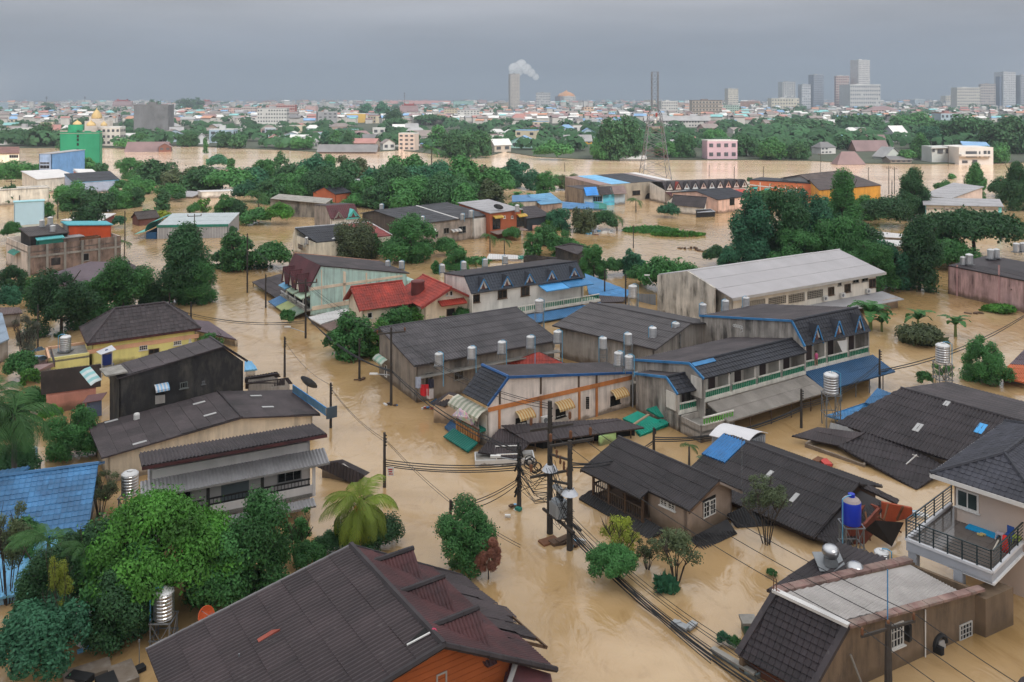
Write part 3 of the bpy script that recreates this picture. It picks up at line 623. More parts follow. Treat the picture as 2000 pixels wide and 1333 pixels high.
h.win(f[3],27,487,34,496,1,1,WHITE,GREENT); h.awning(f[3],40,492,26,486,.9,.5,GREENT,GREENT,4,val=0)
q = box4(O+a*.5+b*1,a,la*.42,b,lb*.5,5.9); q[2].z = q[3].z = 6.6; roof(h.o,q,BROWN,.3,.04,3,name='rooftop_shed_roof'); h.walls(inset(q,.3,.15),SOOT,zb=3.6,name='rooftop_wall')
q = box4(O+a*la*.46+b*2.6,a,la*.52,b,3.2,6.2); q[0].z = 6.9; q[3].z = 7.1; q[1].z,q[2].z = 6.2,6.5
roof(h.o,q,mat((.10,.42,.48),.5,.1,1),.3,.04,4,name='teal_roof'); OR = mat((.62,.085,.02),.7,.1,.8,streak=.2,scol=(.3,.05,.02),ov=.02); h.walls(inset(q,.25,.15),{0: OR,'*': GREYW},zb=3.6,name='rooftop_wall')
q = box4(O+a*la*.1+b*.2,a,4.0,b,2.2,5.3); q[2].z = q[3].z = 5.9; roof(h.o,q,mat((.12,.45,.47),.5,.1,1),.3,.04,4,name='teal_roof'); h.walls(inset(q,.15,.1),GREENT,zb=3.6,name='rooftop_wall')
q = box4(O+a*la*.36+b*.3,a,3.4,b,3,5.2); roof(h.o,q,GREYROOF,.3,.04,4,name='stair_roof'); h.walls(inset(q,.15,.1),OLD,zb=3.6,name='rooftop_wall')
q = box4(O+a*la*.55+b*.3,a,3.2,b,1.6,4.9); h.walls(q,RUST,zb=3.6,name='rooftop_wall')
h = House('long rusty purple roof with pale patches between the weathered block and the trees',W(180,570),'shed')
q = [W(55,548,1.6),W(196,566,.9),W(288,532,1.4),W(250,512,1.6),W(176,511,2.2)];
roof(h.o,[q[0],q[1],q[3],q[4]],PURP,.3,.05,1.5,cols=5); h.walls(inset([q[0],q[1],q[3],q[4]],.5,.2),WB((140,140,148)))
roof(h.o,[q[1],q[2],q[3]],DARK2,.3,.05,1.5)
# ---- teal fronted grey shed
h = House('grey metal warehouse with curved teal front canopy',W(310,470),'warehouse')
O,a,la,b,lb = rect((306,443),(446,441),(290,430),2.4); lb = 10; q = box4(O,a,la,b,lb,2.6); q[2].z = q[3].z = 3.6
roof(h.o,q,mat((.40,.44,.45),.5,.1,1),.35,.04,4)
f = h.walls(inset(q,.1,.1),{'*': mat((.30,.30,.31),.7,.08,1)})
for k in range(26): mb = MB(); c = f[0].p+(f[0].q-f[0].p)*(k/26); mb.obox(VV((c.x,c.y,-.5))+f[0].n*.005,(f[0].q-f[0].p)*(.6/26),f[0].n*.06,Z*2.7); part('cladding_sheet',mb,mat((.36,.36,.37),.6,.08,1),h.o)
board(h.o,q[0]-Z*.15,q[1]-Z*.15,GREENT,.5,.1,'fascia')
TF = mat((.02,.27,.22),.5,.12,1); mb = MB(); w0 = f[3]
for k in range(6):
    t0,t1 = k/6*math.pi/2,(k+1)/6*math.pi/2
    P = lambda t,e: VV((e.x,e.y,1.5+1.9*math.cos(t)))-a*(.2+2.0*math.sin(t))
    mb.prism([P(t0,q[0]),P(t0,q[3]),P(t1,q[3]),P(t1,q[0])],Z*.06)
part('curved_canopy',mb,TF,h.o); h.slab([VV((q[0].x,q[0].y,1.5))-a*2.2,VV((q[3].x,q[3].y,1.5))-a*2.2,VV((q[3].x,q[3].y,1.0))-a*4.2,VV((q[0].x,q[0].y,1.0))-a*4.2],mat((.10,.42,.36),.5),.06); h.walls([VV((e.x,e.y,1.3)) for e in (q[0]-a*2,q[0],q[3],q[3]-a*2)],BLUET)
# simple helpers for the smaller buildings of the middle ground
def flatb(name,label,p0,pa,pb,z,rm,wm,par=.3,cat=None,group=None,lb=None,la=None,dr=None,rise_=0.0,oh=.15,zb=-1.2,corr=False):
    O,a,la_,b,lb_ = rect(p0,pa,pb,z,dr); la = la or la_; lb = lb or lb_
    h = House(label,O,name,cat,group); q = box4(O,a,la,b,lb,z); q[2].z += rise_; q[3].z += rise_
    f = h.walls(inset(q,oh,.05) if oh else q,wm,zb)
    if par:
        r = [e-Z*par for e in q]; h.slab(r,rm,.15,'roof')
    elif corr: roof(h.o,q,rm,.4,.04,3)
    else: h.slab([e+Z*.1 for e in q],rm,.15,'roof')
    h.q = q; h.a = a; h.b = b; h.la = la; h.lb = lb; return h
# ---- left middle ground
h = flatb('metal_shed','pale blue metal clad hall at the left edge beside a dark roof',(26,396),(40,437),(-60,398),5,mat((.30,.55,.60),.5),mat(srgb(178,208,222),.6,.05,.5,ov=.02),0,la=6,dr=GA)
h = House('slanting white metal roof over a dark red wall behind the weathered block',W(200,440),'shed'); q = [W(118,430,1.2),W(190,436,.9),W(227,417,2.0),W(190,417,2.0)]; roof(h.o,q,WHITEROOF,.35,.04,2); h.walls(inset(q,.3,.1),mat((.18,.05,.045),.8))
h = House('dark red gabled shed between trees left of the bright green bush',W(270,440),'shed'); gable(h,(262,415),(305,411),(285,428),(325,424),2.8,1.4,BROWN,mat((.15,.06,.05),.8),oh=.3)
h = flatb('blue_house','three storey steel blue house with pale end wall standing in the flood',(75,301),(101,301),(40,293),9,GREYROOF,{0: WB((128,148,176),.3),3: WB((88,128,172),.35),'*': WB((88,128,172),.3)},0)
for (x0,y0,x1,y1) in ((78,317,97,321),(78,323,97,330)): h.win(h.f[0],x0,y0,x1,y1,3,1,WB((170,175,185),.2),GLASS)
h = House('wide white metal roof below the steel blue house',W(70,356),'shed'); q = [W(72,351,4.2),W(152,344,4.2),W(115,331,4.8),W(40,335,4.8)]; roof(h.o,q,WHITEROOF,.4,.04,3); h.walls(inset(q,.3,.1),WB((185,180,170),.5))
h = flatb('workshop','grey blue gabled workshop with sky blue eave beside the river trees',(143,358),(234,352),(105,346),3.2,BLUEL,WB((142,152,172),.25),0,lb=8,rise_=2.0); roof(h.o,[h.q[0]+Z*.2,h.q[1]+Z*.2,h.q[2]+Z*.2,h.q[3]+Z*.2],SLATE,.4,.04,3,name='roof_sheets')
h = House('pink gabled shed with white roof tucked behind the grey blue workshop',W(160,350),'shed'); q = [W(158,342,3.8),W(196,342,3.4),W(180,331,4.6),W(142,333,4.6)]; roof(h.o,q,WHITEROOF,.4,.04,3); h.walls(inset(q,.2,.1),WB((200,140,130),.2))
h = flatb('long_wall_building','long stained white wall building at the left edge behind poles',(92,361),(100,366),(-40,352),4.3,GREYROOF,WB((202,196,184),.7),.3,la=5)
h = House('brown roofed pale house at the left edge behind the steel blue house',W(20,310),'bank_house'); q = [W(-30,300,5),W(38,300,5),W(38,287,7),W(-30,287,7)]; roof(h.o,q,roofm((.16,.075,.06)),.5,.05,2); f = h.walls(inset(q,.6,.2),WB((205,195,178),.3)); h.win(f[0],18,303,36,309,4,1,WHITE,GLASS)
h = flatb('netted_block','block of flats wrapped in dark green construction netting',(116,258),(196,257),(125,252),14.5,CONC,mat((.015,.20,.10),.8,.2,.12,streak=.35,scol=(.04,.24,.13),ov=0,stretch=(.5,.5,.05)),.6,lb=9,zb=-1)
nf = h.f[0]; h.slab([h.q[0]+h.a*3+Z*2.6,h.q[0]+h.a*8+Z*2.6,h.q[0]+h.a*8+h.b*4+Z*2.6,h.q[0]+h.a*3+h.b*4+Z*2.6],mat((.015,.20,.10),.8),2.8,'lift_tower')
for y in (264,271,280,291): h.panel(nf,[(150,y),(154,y),(154,y+5),(150,y+5)],HOLE,.1,'opening')
for (x0,x1) in ((117,132),(150,165),(178,188)): h.panel(nf,[(x0,255),(x1,255),(x1,258),(x0,258)],CONC,.15,'bare_concrete')
h = flatb('white_shed','low white flat roofed shed standing in water behind palm crowns',(457,371),(460,372),(362,366),1.6,WHITEROOF,WHITEW,0,la=4,rise_=.3); h.win(h.f[0] if len(h.f) else None,455,372,459,377,1,1,WHITE,HOLE)
h = House('half sunk pale roofs in front of the low white shed',W(345,385),'shed'); q = [W(330,383,.6),W(376,385,.5),W(398,375,1.1),W(358,373,1.2)]; roof(h.o,q,GREYROOF,.4,.05,2); h.walls(inset(q,.3,.1),WHITEW)
# ---- grey street house, long ridged roof
CORR = roofm((.078,.069,.073),scol=(.025,.023,.024),speck=.05)
h = House('grey mouldy two storey row with long tiled roof at the street corner',W(790,780),'row_house')
g = gable(h,(741,641),(1010,601),(808,716),(1083,661),5.0,3.5,CORR,{'*': mat((.34,.29,.245),.9,.18,.5,streak=.85,scol=(.06,.055,.05),mud=.5,bump=.3,ov=.02,stretch=(1.4,1.4,.2),sth=.47)},wo=1.6,zo=4.3,cols=4,pitch=.30,course=1.2,oh=.45,style='corr',amp=.07)
f = g['front']
for x0,y0,x1,y1 in ((829,729,846,752),(886,720,905,740),(945,708,960,724),(1008,697,1022,712)): h.win(f,x0,y0,x1,y1,2,1,CONC,GLASS)
h.slab([f.at(815,735)+f.n*0,f.at(1088,683)+f.n*0,f.at(1088,683)+f.n*.7,f.at(815,735)+f.n*.7],CONC,.08,'ledge')
fe = g['endA']; fe2 = g['endA2']; q0 = Face(g['C']-g['p']*.45,g['G']+g['p']*.4,-g['d'])
h.awning(q0,757,703,739,690,.6,.35,mat((.45,.50,.42),.6),mat((.25,.42,.32),.6),5); h.win(q0,752,712,756,738,1,1,WHITE,HOLE,'door',sill=False)
# ---- peeling wall house with orange bands
h = House('cream house with peeling stained side wall, orange bands and navy mansard roof',W(1000,880),'corner_house')
zr = 5.3; A,B = W(942,714,zr),W(993,737,zr); d = hor(B-A); p = VV((d.y,-d.x,0)); p = p if p.x < 0 else -p
E_ = V(952,793,B,p); C = A+(E_-B)
e = -p; T1 = V(1238,728,B,e); T1 = B+e*(T1-B).dot(e)+Z*(T1.z-zr); T0 = T1+(A-B)
roof(h.o,[C,E_,B,A],SLATE,.4,.03,.33,style='tile',cols=1,lift=.04,maxn=300)
roof(h.o,[A,B,T1,T0],DARK2,.3,.03,1.4,cols=5)
NAVY = mat((.02,.09,.25),.5,.2,1.5,ov=.1)
cap(h.o,A,B,NAVY,.14); board(h.o,B+d*.05,T1+d*.05,NAVY,.2,.1,'verge_board'); board(h.o,B+d*.05,E_+d*.05,NAVY,.2,.1,'verge_board')
w = [VV((E_.x,E_.y,E_.z-.1))-d*.15-p*.15,B-d*.15-Z*.12,T1-d*.15-Z*.12-e*.3]
fs = []
mb = MB(); mb.prism([VV((w[0].x,w[0].y,-1.2)),VV((w[2].x,w[2].y,-1.2)),w[2],w[1],w[0]],-d*.18); part('wall',mb,PEEL,h.o)
S = Face(VV((w[0].x,w[0].y,0)),VV((w[2].x,w[2].y,0)),d)
K = lambda q,t: VV((q.x,q.y,t))
bk = A-B+d*.4
for (x,y) in ((K(w[0],3.0),K(w[0],3.0)+bk),(K(w[2],T1.z-.1),K(w[2],T1.z-.1)+bk)):
    mb = MB(); dd = hor(y-x); nn = VV((dd.y,-dd.x,0)); mb.prism([K(x,-1.2),K(y,-1.2),y,x],nn*.15); part('wall',mb,WHITEW,h.o)
# orange bands: one long belt, posts, base
def belt(pts,m=ORANGE,th=.07,nm='band'): h.panel(S,pts,m,th,nm)
belt([(953,797),(1236,733),(1236,741),(953,805)])
for x,y0,y1 in ((975,800,858),(1056,774,835),(1131,761,820),(1165,755,815)): belt([(x-2,y0),(x+2,y0-1),(x+2,y1-1),(x-2,y1)])
for x,y0,y1 in ((976,757,790),(1056,736,770),(1130,731,757),(1165,731,750)): belt([(x-1.6,y0),(x+1.6,y0),(x+1.6,y1),(x-1.6,y1)],mat((.10,.065,.045),.85),.05)
belt([(1155,820),(1256,797),(1256,803),(1155,827)])
STR1,STR2 = mat(srgb(205,185,140),.8,.1,2),mat(srgb(190,140,80),.8,.1,2)
for (ax,ay,bx,by,wx0,wy0,wx1,wy1) in ((1006,804,1037,797,1007,818,1028,829),(1083,786,1113,778,1085,800,1104,812),(1192,763,1219,756,1192,775,1210,787)):
    h.awning(S,ax,ay,bx,by,.7,.45,STR1,STR2,12); h.win(S,wx0,wy0,wx1,wy1,2,1,HOLE,HOLE)
mb = MB()
for j in range(6):
    for i in range(2):
        c = S.at(1145.5+i*3.2,777+j*4.0); mb.box(c+d*.03,.11,.1,.13,S.d)
part('vent_blocks',mb,HOLE,h.o)
h.aircon(S,1062,818)
# white bricks where plaster fell, below first window
h.panel(S,[(1000,830),(1040,822),(1038,834),(1002,842)],WHITE,.03,'bare_plaster'); h.panel(S,[(1082,815),(1112,808),(1110,822),(1084,828)],WHITEW,.03,'bare_plaster')
# end stair block
q = VV((w[2].x,w[2].y,0)); mb = MB(); mb.obox(q-Z+e*.0-d*1.6,e*1.1,d*1.6,Z*2.9); part('stair_block',mb,WB((150,142,130),.8),h.o)
mb = MB(); mb.tube([T1+d*.1-e*.25,T1+d*.1-e*.25-Z*4.0],.07,8); mb.tube([T1+d*.1-e*.2,T1+d*.1+e*.4+Z*.05],.06,8); part('drain_pipe',mb,GREYP,h.o)
# street front: awning, doors, balcony
Fp = Face(K(w[0],0),K(w[0],0)+bk,p)
h.awning(Fp,952,800,894,773,.95,.5,mat((.52,.49,.40),.7),mat((.30,.32,.24),.7),15,val=.25)
h.panel(Fp,[(951,812),(937,806),(937,840),(951,848)],WHITEW,.04,'panel_wall'); h.panel(Fp,[(934,812),(905,802),(905,835),(934,846)],HOLE,.05,'doorway')
zf = 1.55; b0 = K(w[0],zf)-d*.2; b1 = b0+bk*.98
mb = MB(); mb.obox(b0,bk*.98,p*.8,-Z*.2); part('balcony_floor',mb,GREENT,h.o)
mb = MB(); mb.obox(b0+p*.66-Z*.9,bk*.98,p*.12,Z*1.0); bal = part('balcony_front',mb,RUST,h.o)
for k in range(9): mb = MB(); c = b0+bk*.98*((k+.2)/9)+p*.79-Z*.85; mb.obox(c,bk*.98*(.6/9),p*.05,Z*.8); part('front_panel',mb,mat((.42,.20,.07),.8),bal)
h.rail(b0+p*.7+Z*.1,b1+p*.7+Z*.1,.75,mat((.25,.20,.19),.6,metal=.3),16,bw=.03,topw=.05)
mb = MB(); cc = b1+p*.78+Z*.35-bk.normalized()*.6
mb.tube([cc+(bk.normalized()*math.cos(t)+Z*math.sin(t))*.52 for t in [i*math.pi/9 for i in range(19)]],.06,6); part('wheel_ornament',mb,RUST,h.o)
roof(h.o,[b0+p*.85-Z*.9,b1+p*.85-Z*.9-d*.3,b1+p*1.8-Z*1.35-d*.3,b0+p*1.8-Z*1.4],mat((.0,.16,.12),.5,.15,1),.25,.04,3,name='green_canopy')
# ---- banner hung on the balcony, flat print with soft colour patches
bm_ = bpy.data.materials.new('banner_print'); bm_.use_nodes = True; t = bm_.node_tree; b = t.nodes['Principled BSDF']
gg = t.nodes.new('ShaderNodeNewGeometry'); vo = t.nodes.new('ShaderNodeTexVoronoi'); vo.inputs['Scale'].default_value = 3.6; t.links.new(gg.outputs['Position'],vo.inputs['Vector'])
hs = t.nodes.new('ShaderNodeHueSaturation'); hs.inputs['Saturation'].default_value = .75; hs.inputs['Value'].default_value = .9; mxx = t.nodes.new('ShaderNodeMixRGB'); mxx.inputs[0].default_value = .5; mxx.inputs[2].default_value = (.75,.6,.75,1)
t.links.new(vo.outputs['Color'],hs.inputs['Color']); t.links.new(hs.outputs[0],mxx.inputs[1]); t.links.new(mxx.outputs[0],b.inputs['Base Color'])
o = b1+p*1.75; mb = MB(); q = [W(883,812,2.0),W(925,833,1.6),W(928,818,2.4),W(897,798,2.7)]
mb.prism(q,VV((0,.03,.02))); single('banner',mb,bm_,q[0],'pink and white printed banner sagging over the corner house balcony','banner')
mb = MB(); mb.prism([q[0],q[0]+(q[3]-q[0]),q[3]+(q[2]-q[3])*.22,q[0]+(q[1]-q[0])*.16],VV((0,-.03,.02)))
# small gabled porch with blue sheets left of the corner house
h = House('small gabled porch with sunken navy sheets beside the corner house',W(870,830),'porch')
q = [W(841,788,1.6),W(878,765,2.6),W(902,772,2.5),W(868,795,1.5)]; roof(h.o,q,DARK2,.25,.04,1.2); q2 = [W(838,787,.7),W(892,822,.3),W(893,808,.9),W(868,775,1.3)]; roof(h.o,q2,BLUET,.25,.03,2); q3 = [W(868,835,.15),W(885,850,.15),W(897,838,.35),W(882,818,.5)]; roof(h.o,q3,BLUET,.25,.03,2)
h.walls(inset([q[0],q[3],q[2],q[1]],.25,.2),WB((190,165,140),.4))
# ---- L shaped dark awning roof round the corner house
h = House('low dark awning roof wrapping the corner house above the water',W(1040,890),'awning_shed')
a0 = W(976,838,1.5); q = [W(1034,866,.9),W(1259,836,.9),W(1205,818,1.4),W(976,838,1.4)]; roof(h.o,q,DARK2,.3,.03,1.3,cols=6)
q2 = [W(933,884,.55),W(1006,896,.35),W(1034,866,.9),W(976,838,1.4)]; roof(h.o,q2,DARK2,.2,.05,1.3,cols=6)
for k in range(6): c = q[0]+(q[1]-q[0])*((k+.3)/6); mb = MB(); mb.box(VV((c.x,c.y+.5,.0)),.09,.09,1.8); part('post',mb,WOOD,h.o)
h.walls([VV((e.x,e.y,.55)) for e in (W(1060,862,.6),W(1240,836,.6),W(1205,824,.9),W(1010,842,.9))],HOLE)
h = House('pale green shop wall peeking out under the dark awning',W(1185,862),'shop_wall'); mb = MB(); a_ = W(1172,872,0); mb.obox(a_-Z,GA*1.6,GB*.2,Z*1.75); part('wall',mb,mat((.42,.60,.25),.8,.1,1,mud=.4),h.o)
# ---- sunken green roof wreck
h = House('crumpled bright green metal roof collapsed into the water',W(1270,840),'collapsed_roof')
GR = mat((.0,.25,.17),.5,.15,1)
for q in ([W(1216,817,.9),W(1245,803,1.1),W(1290,822,.5),W(1262,838,.15)],[W(1262,800,1.1),W(1294,790,1.2),W(1338,818,.25),W(1288,815,.6)],[W(1240,840,.2),W(1290,822,.3),W(1310,829,.12),W(1250,852,.1)],[W(1330,820,.2),W(1350,822,.15),W(1353,814,.5),W(1340,812,.3)]):
    roof(h.o,q,GR,.25,.04,1.5,cols=6)
mb = MB(); mb.beam(W(1238,829,.9),W(1267,810,1.2),.2,.08); part('plank',mb,mat((.28,.20,.13),.8),h.o)
# ---- brown grey large roof behind the corner house
h = House('wide brown grey tiled roof hall behind the corner house, ringed by tanks',W(1200,720),'hall')
g = gable(h,(1152,592),(1350,632),(1060,632),(1248,706),4.6,3.4,roofm((.070,.061,.062),scol=(.030,.026,.026),speck=.04),GREYW,wo=6,cols=0,pitch=.3,course=1.3,oh=.6,amp=.035)
h = House('small red patched hip roof hidden between the grey row and corner house',W(1050,740),'small_hip_roof')
q = [W(985,711,2.0),W(1110,714,2.0),W(1053,688,2.9),W(1045,689,2.9)]; roof(h.o,q,RED,.3,.04,.4,style='tile'); roof(h.o,[q[1],q[1]+GB*3,q[2]],DARK2,.3,.04,.5); h.walls([VV((e.x,e.y,1.9)) for e in (q[0]+VV((.4,.4,0)),q[1]+VV((-.4,.4,0)),q[1]+GB*2.6,q[0]+GB*2.6)],GREYW)
# ---- right hand row: three stepped blocks
BALG = mat((.03,.22,.12),.6,.2,1); BALW = WB((190,186,176),.5)
def rowblock(label,m1,m2,e1,e2,zm,ze,bx0,by0,wallL,nwin,zf,back=9.0,nb=30,awn=None,tiles=True,group=None):
    h = House(label,W(e1[0],e1[1]+80),'row_house',None,group)
    A,B,C,E_ = quad(m1,m2,e1,e2,zm,ze); d = hor(B-A); p = VV((d.y,-d.x,0)); p = p if p.y < 0 else -p
    wv = (C-A).dot(p); C = VV((A.x,A.y,ze))+p*wv; E_ = VV((B.x,B.y,ze))+p*wv
    zb = V(bx0,by0,A,-p); bl = (zb-A).dot(-p); zt = zb.z
    T0 = VV((A.x,A.y,zt))-p*bl; T1 = VV((B.x,B.y,zt))-p*bl
    roof(h.o,[C,E_,B,A],SLATE,.36,.03,.42,style='tile',cols=1 if tiles else 0,lift=.04); roof(h.o,[A,B,T1,T0],DARK2,.3,.03,1.4,cols=5)
    cap(h.o,A,B,SLATE,.12)
    for s,t in ((A,C),(A,T0)): board(h.o,s-d*.05,t-d*.05,BLUEP,.2,.1,'verge_board')
    fr = [C-p*.35-Z*.08+d*.1,E_-p*.35-Z*.08-d*.1];
    mb = MB(); x = C-p*.1; mb.prism([K(x,-1.2)+d*.1,K(T0,-1.2)+d*.1,T0+d*.1-Z*.05,A+d*.1-Z*.05,x+d*.1-Z*.05],d*.16); part('side_wall',mb,wallL,h.o)
    x = E_-p*.1; mb = MB(); mb.prism([K(x,-1.2)-d*.1,K(T1,-1.2)-d*.1,T1-d*.1-Z*.05,B-d*.1-Z*.05,x-d*.1-Z*.05],-d*.16); part('side_wall',mb,wallL,h.o)
    inn = -p*1.2
    mb = MB(); mb.prism([K(fr[0],-1.2)+inn,K(fr[1],-1.2)+inn,fr[1]+inn,fr[0]+inn],-p*.15); part('wall',mb,WHITEW,h.o)
    mb = MB(); mb.prism([K(T0,-1.2)+p*.2,K(T1,-1.2)+p*.2,T1+p*.2-Z*.1,T0+p*.2-Z*.1],p*.15); part('back_wall',mb,GREYW,h.o)
    h.slab([K(fr[0],zf)+inn,K(fr[1],zf)+inn,K(fr[1],zf)+p*.3,K(fr[0],zf)+p*.3],BALW,.25,'porch_floor')
    nbay = nwin; ln = (E_-C).length
    Fw = Face(K(fr[0],zf)+inn,K(fr[1],zf)+inn,p)
    for k in range(nbay+1):
        c = fr[0]+(fr[1]-fr[0])*(k/nbay); mb = MB(); mb.obox(K(c,zf)-d*.08+inn,d*.16,-inn,Z*(ze-zf-.1)); part('partition_wall',mb,WHITEW,h.o)
        if k < nbay:
            s = K(c,zf)+d*.15; t_ = K(fr[0]+(fr[1]-fr[0])*((k+1)/nbay),zf)-d*.15
            h.rail(s+p*.2,t_+p*.2,.62,BALW,max(6,int((t_-s).length/.22)),bal=BALG,bw=.12)
            a_ = K(c,zf)+inn+p*.01; L_ = ln/nbay
            mb = MB(); mb.obox(a_+d*L_*.15+Z*.8,d*L_*.32,p*.05,Z*.75); wn = part('window',mb,WHITE,h.o); mb = MB(); mb.obox(a_+d*(L_*.15+.07)+Z*.86+p*.05,d*(L_*.32-.14),p*.015,Z*.63); part('pane',mb,GLASS,wn)
            mb = MB(); mb.obox(a_+d*L_*.6,d*L_*.24,p*.04,Z*1.6); part('door',mb,mat((.07,.05,.05),.7),h.o)
    return h,A,B,C,E_,d,p,T0,fr
SW = mat((.50,.45,.40),.9,.15,.5,streak=.95,scol=(.05,.045,.04),bump=.3,ov=.02,stretch=(1.1,1.1,.14),sth=.46,mud=.4)
h,A,B,C,E_,d,p,T0,fr = rowblock('tallest dark roofed row block with three blue edged dormers',(1547,627),(1675,601),(1572,677),(1696,646),6.8,4.8,1367,617,SW,3,2.7)
fD = Face(C-p*.25,E_-p*.25,p)
for ax,ay,bx,by in ((1595,636,1594,672),(1637,627,1636,661),(1677,617,1676,652)): h.dormer(fD,ax,ay,bx,by,.7,1.25,SLATE,WHITE,BLUEP,bo=.12)
rowtall = h; ra_,rb_ = K(fr[0],2.45)+p*.3-d*.2,K(fr[1],2.45)+p*.3+d*.5
mb = MB();
roof(h.o,[ra_,rb_,rb_+p*2.4-Z*1.0,ra_+p*2.4-Z*1.0],BLUET,.25,.03,1.4,cols=6,name='blue_awning')
for k in range(5): c = ra_+(rb_-ra_)*((k+.2)/5)+p*2.2; mb = MB(); mb.box(VV((c.x,c.y,.3)),.07,.07,2.3,d); part('post',mb,STEELD,h.o)
mb = MB(); c = fr[0]+(fr[1]-fr[0])*.5; c = K(c,4.5)+p*.1; q = [c,c+d*1.5-Z*.1,c+d*1.35-Z*1.7,c+d*.9-Z*1.3]; mb.prism(q,p*.03)
single('white_sheet',mb,WHITE,c,'white cloth hanging from the tallest dormer row over its railing','cloth')
# graffiti scribble on the side wall
Sg = Face(A+d*.1,T0+d*.1,-d); mb = MB()
for k in range(7):
    cx = 1442-k*3.2*-1; pts = [Sg.at(1434+k*2.6+2.2*math.cos(t),636+1.1*k*.6+3.0*math.sin(t)*(1 if k % 2 else .7)) - d*.02 for t in [i*.8 for i in range(8)]]
    mb.tube(pts,.035,4)
mb.tube([Sg.at(1446,645)-d*.02,Sg.at(1450,641)-d*.02,Sg.at(1451,648)-d*.02,Sg.at(1447,649)-d*.02],.03,4); part('graffiti',mb,WHITE,h.o)
h,A,B,C,E_,d,p,T0,fr = rowblock('lower middle row block with flat dark roof and green balustrade',(1347,710),(1547,662),(1377,740),(1574,687),5.15,4.3,1236,703,SW,4,2.55)
ra_,rb_ = K(fr[0],2.2)+p*.3,K(fr[1],2.2)+p*.3
FIB = mat((.30,.27,.24),.8,.15,.6,streak=.3,scol=(.1,.09,.08))
roof(h.o,[ra_+d*.3,rb_,rb_+p*2.3-Z*.85,ra_+p*2.3-Z*.85+d*.3],FIB,.17,.05,1.3,cols=8,name='fibre_awning')
for k in range(5): c = ra_+(rb_-ra_)*((k+.2)/5)+p*2.1; mb = MB(); mb.box(VV((c.x,c.y,.2)),.07,.07,2.2,d); part('post',mb,WOOD,h.o)
b_ = C+(E_-C)*.22; mb = MB(); q = [C+d*.1+(A-C)*.72,b_+(A-C)*.72-d*.2,b_+(A-C)*.98-d*.2,C+d*.1+(A-C)*.98]; mb.prism([x+Z*.07 for x in q],Z*.03); part('blue_patch',mb,BLUEP,h.o)
h,A,B,C,E_,d,p,T0,fr = rowblock('smallest end block of the row with short tiled roof and patio',(1302,737),(1350,727),(1327,770),(1377,757),4.1,3.1,1240,730,SW,1,1.6,back=4)
q0 = K(fr[0],0)+p*.4; P = [q0,q0+p*2.6,q0+p*2.6+d*3.6,q0+d*3.6]
f = h.walls([K(x,1.35) for x in P],{0: SW,1: SW,'*': SW},t=.14,name='patio_wall'); h.slab([K(x,.9) for x in P],CONC,.2,'patio_floor')
h.rail(K(P[1],1.35)+d*.2,K(P[2],1.35)-d*.1,.62,BALW,12,bal=mat((.12,.38,.06),.6),bw=.12)
# ---- white hall
h = House('long white hall with broad pale roof and mould streaked gable wall',W(1500,640),'hall')
g = gable(h,(1345,530),(1640,488),(1435,583),(1734,530),6.2,4.3,mat((.43,.405,.41),.6,.06,.35,streak=.12,scol=(.3,.28,.27),ov=.03,stretch=(.6,.6,.6)),{0: WB((205,196,184),.3),4: MOSS,5: MOSS,'*': WHITEW},wo=5.6,zo=4.8,oh=.9,pitch=.35,course=2.4,cols=4,amp=.03,capm=WHITEROOF)
# gable fire wall, a little proud
x = g['d']; p = g['p']; A = g['A']; fw = [g['G']+p*.1-Z*.05,A+Z*.05,A+p*4.6+Z*(-4.6*(6.2-4.3)/(g['C']-A).dot(p))+Z*.05]
mb = MB(); mb.prism([K(fw[0],-1),K(fw[2],-1),fw[2],fw[1],fw[0]],-x*.25); part('gable_wall',mb,MOSS,h.o)
f = g['front']; board(h.o,g['C']-Z*.14,g['E']-Z*.14,mat((.42,.40,.38),.8,.1,1),.32,.06,'fascia')
BLK = mat((.40,.36,.30),.8)
for (x0,y0,x1,y1) in ((1463,585,1494,593),(1501,577,1535,592),(1540,570,1571,588),(1577,564,1607,580)):
    a_,b_ = f.at(x0,y0),f.at(x1,y1); wv = (b_-a_).dot(f.d); mb = MB(); zz = min(a_.z,b_.z); hh = abs(a_.z-b_.z)*.72
    hl = part('vent_recess',(lambda m: m.obox(K(a_,zz),f.d*wv,f.n*.02,Z*hh) or m)(MB()),HOLE,h.o)
    for i in range(9): mb.obox(K(a_,zz)+f.d*wv*i/9+f.n*.02,f.d*.07,f.n*.06,Z*hh)
    for j in range(5): mb.obox(K(a_,zz)+Z*hh*j/4.5+f.n*.021,f.d*wv,f.n*.055,Z*.07)
    part('vent_blocks',mb,BLK,h.o,kind='stuff')
for (x0,y0,x1,y1) in ((1617,562,1629,576),(1649,556,1661,570),(1697,546,1710,561)): h.win(f,x0,y0,x1,y1,2,1,WOOD,GLASS)
for (x0,y0,x1,y1) in ((1636,552,1643,558),(1665,547,1677,552),(1683,543,1695,549)): h.win(f,x0,y0,x1,y1,2,1,CONC,GLASS)
for x,y in ((1609,582),(1643,576),(1693,568)): h.aircon(f,x,y)
P0,P1 = f.at(1570,598),f.at(1712,570); P1 = K(P1,P0.z); h.slab([P0,P1+f.d*1.2,P1+f.d*1.2+f.n*3.2-Z*.4,P0+f.n*3.2-Z*.4],GREYROOF,.12,'porch_roof')
mb = MB(); mb.prism([K(P1,-1)+f.d*.8-f.d*3,K(P1,-1)+f.d*.8,K(P1,P0.z-.3)+f.d*.8,K(P1,P0.z-.3)+f.d*.8-f.d*3],f.n*2.6); part('porch_wall',mb,WB((170,150,130),.7),h.o)
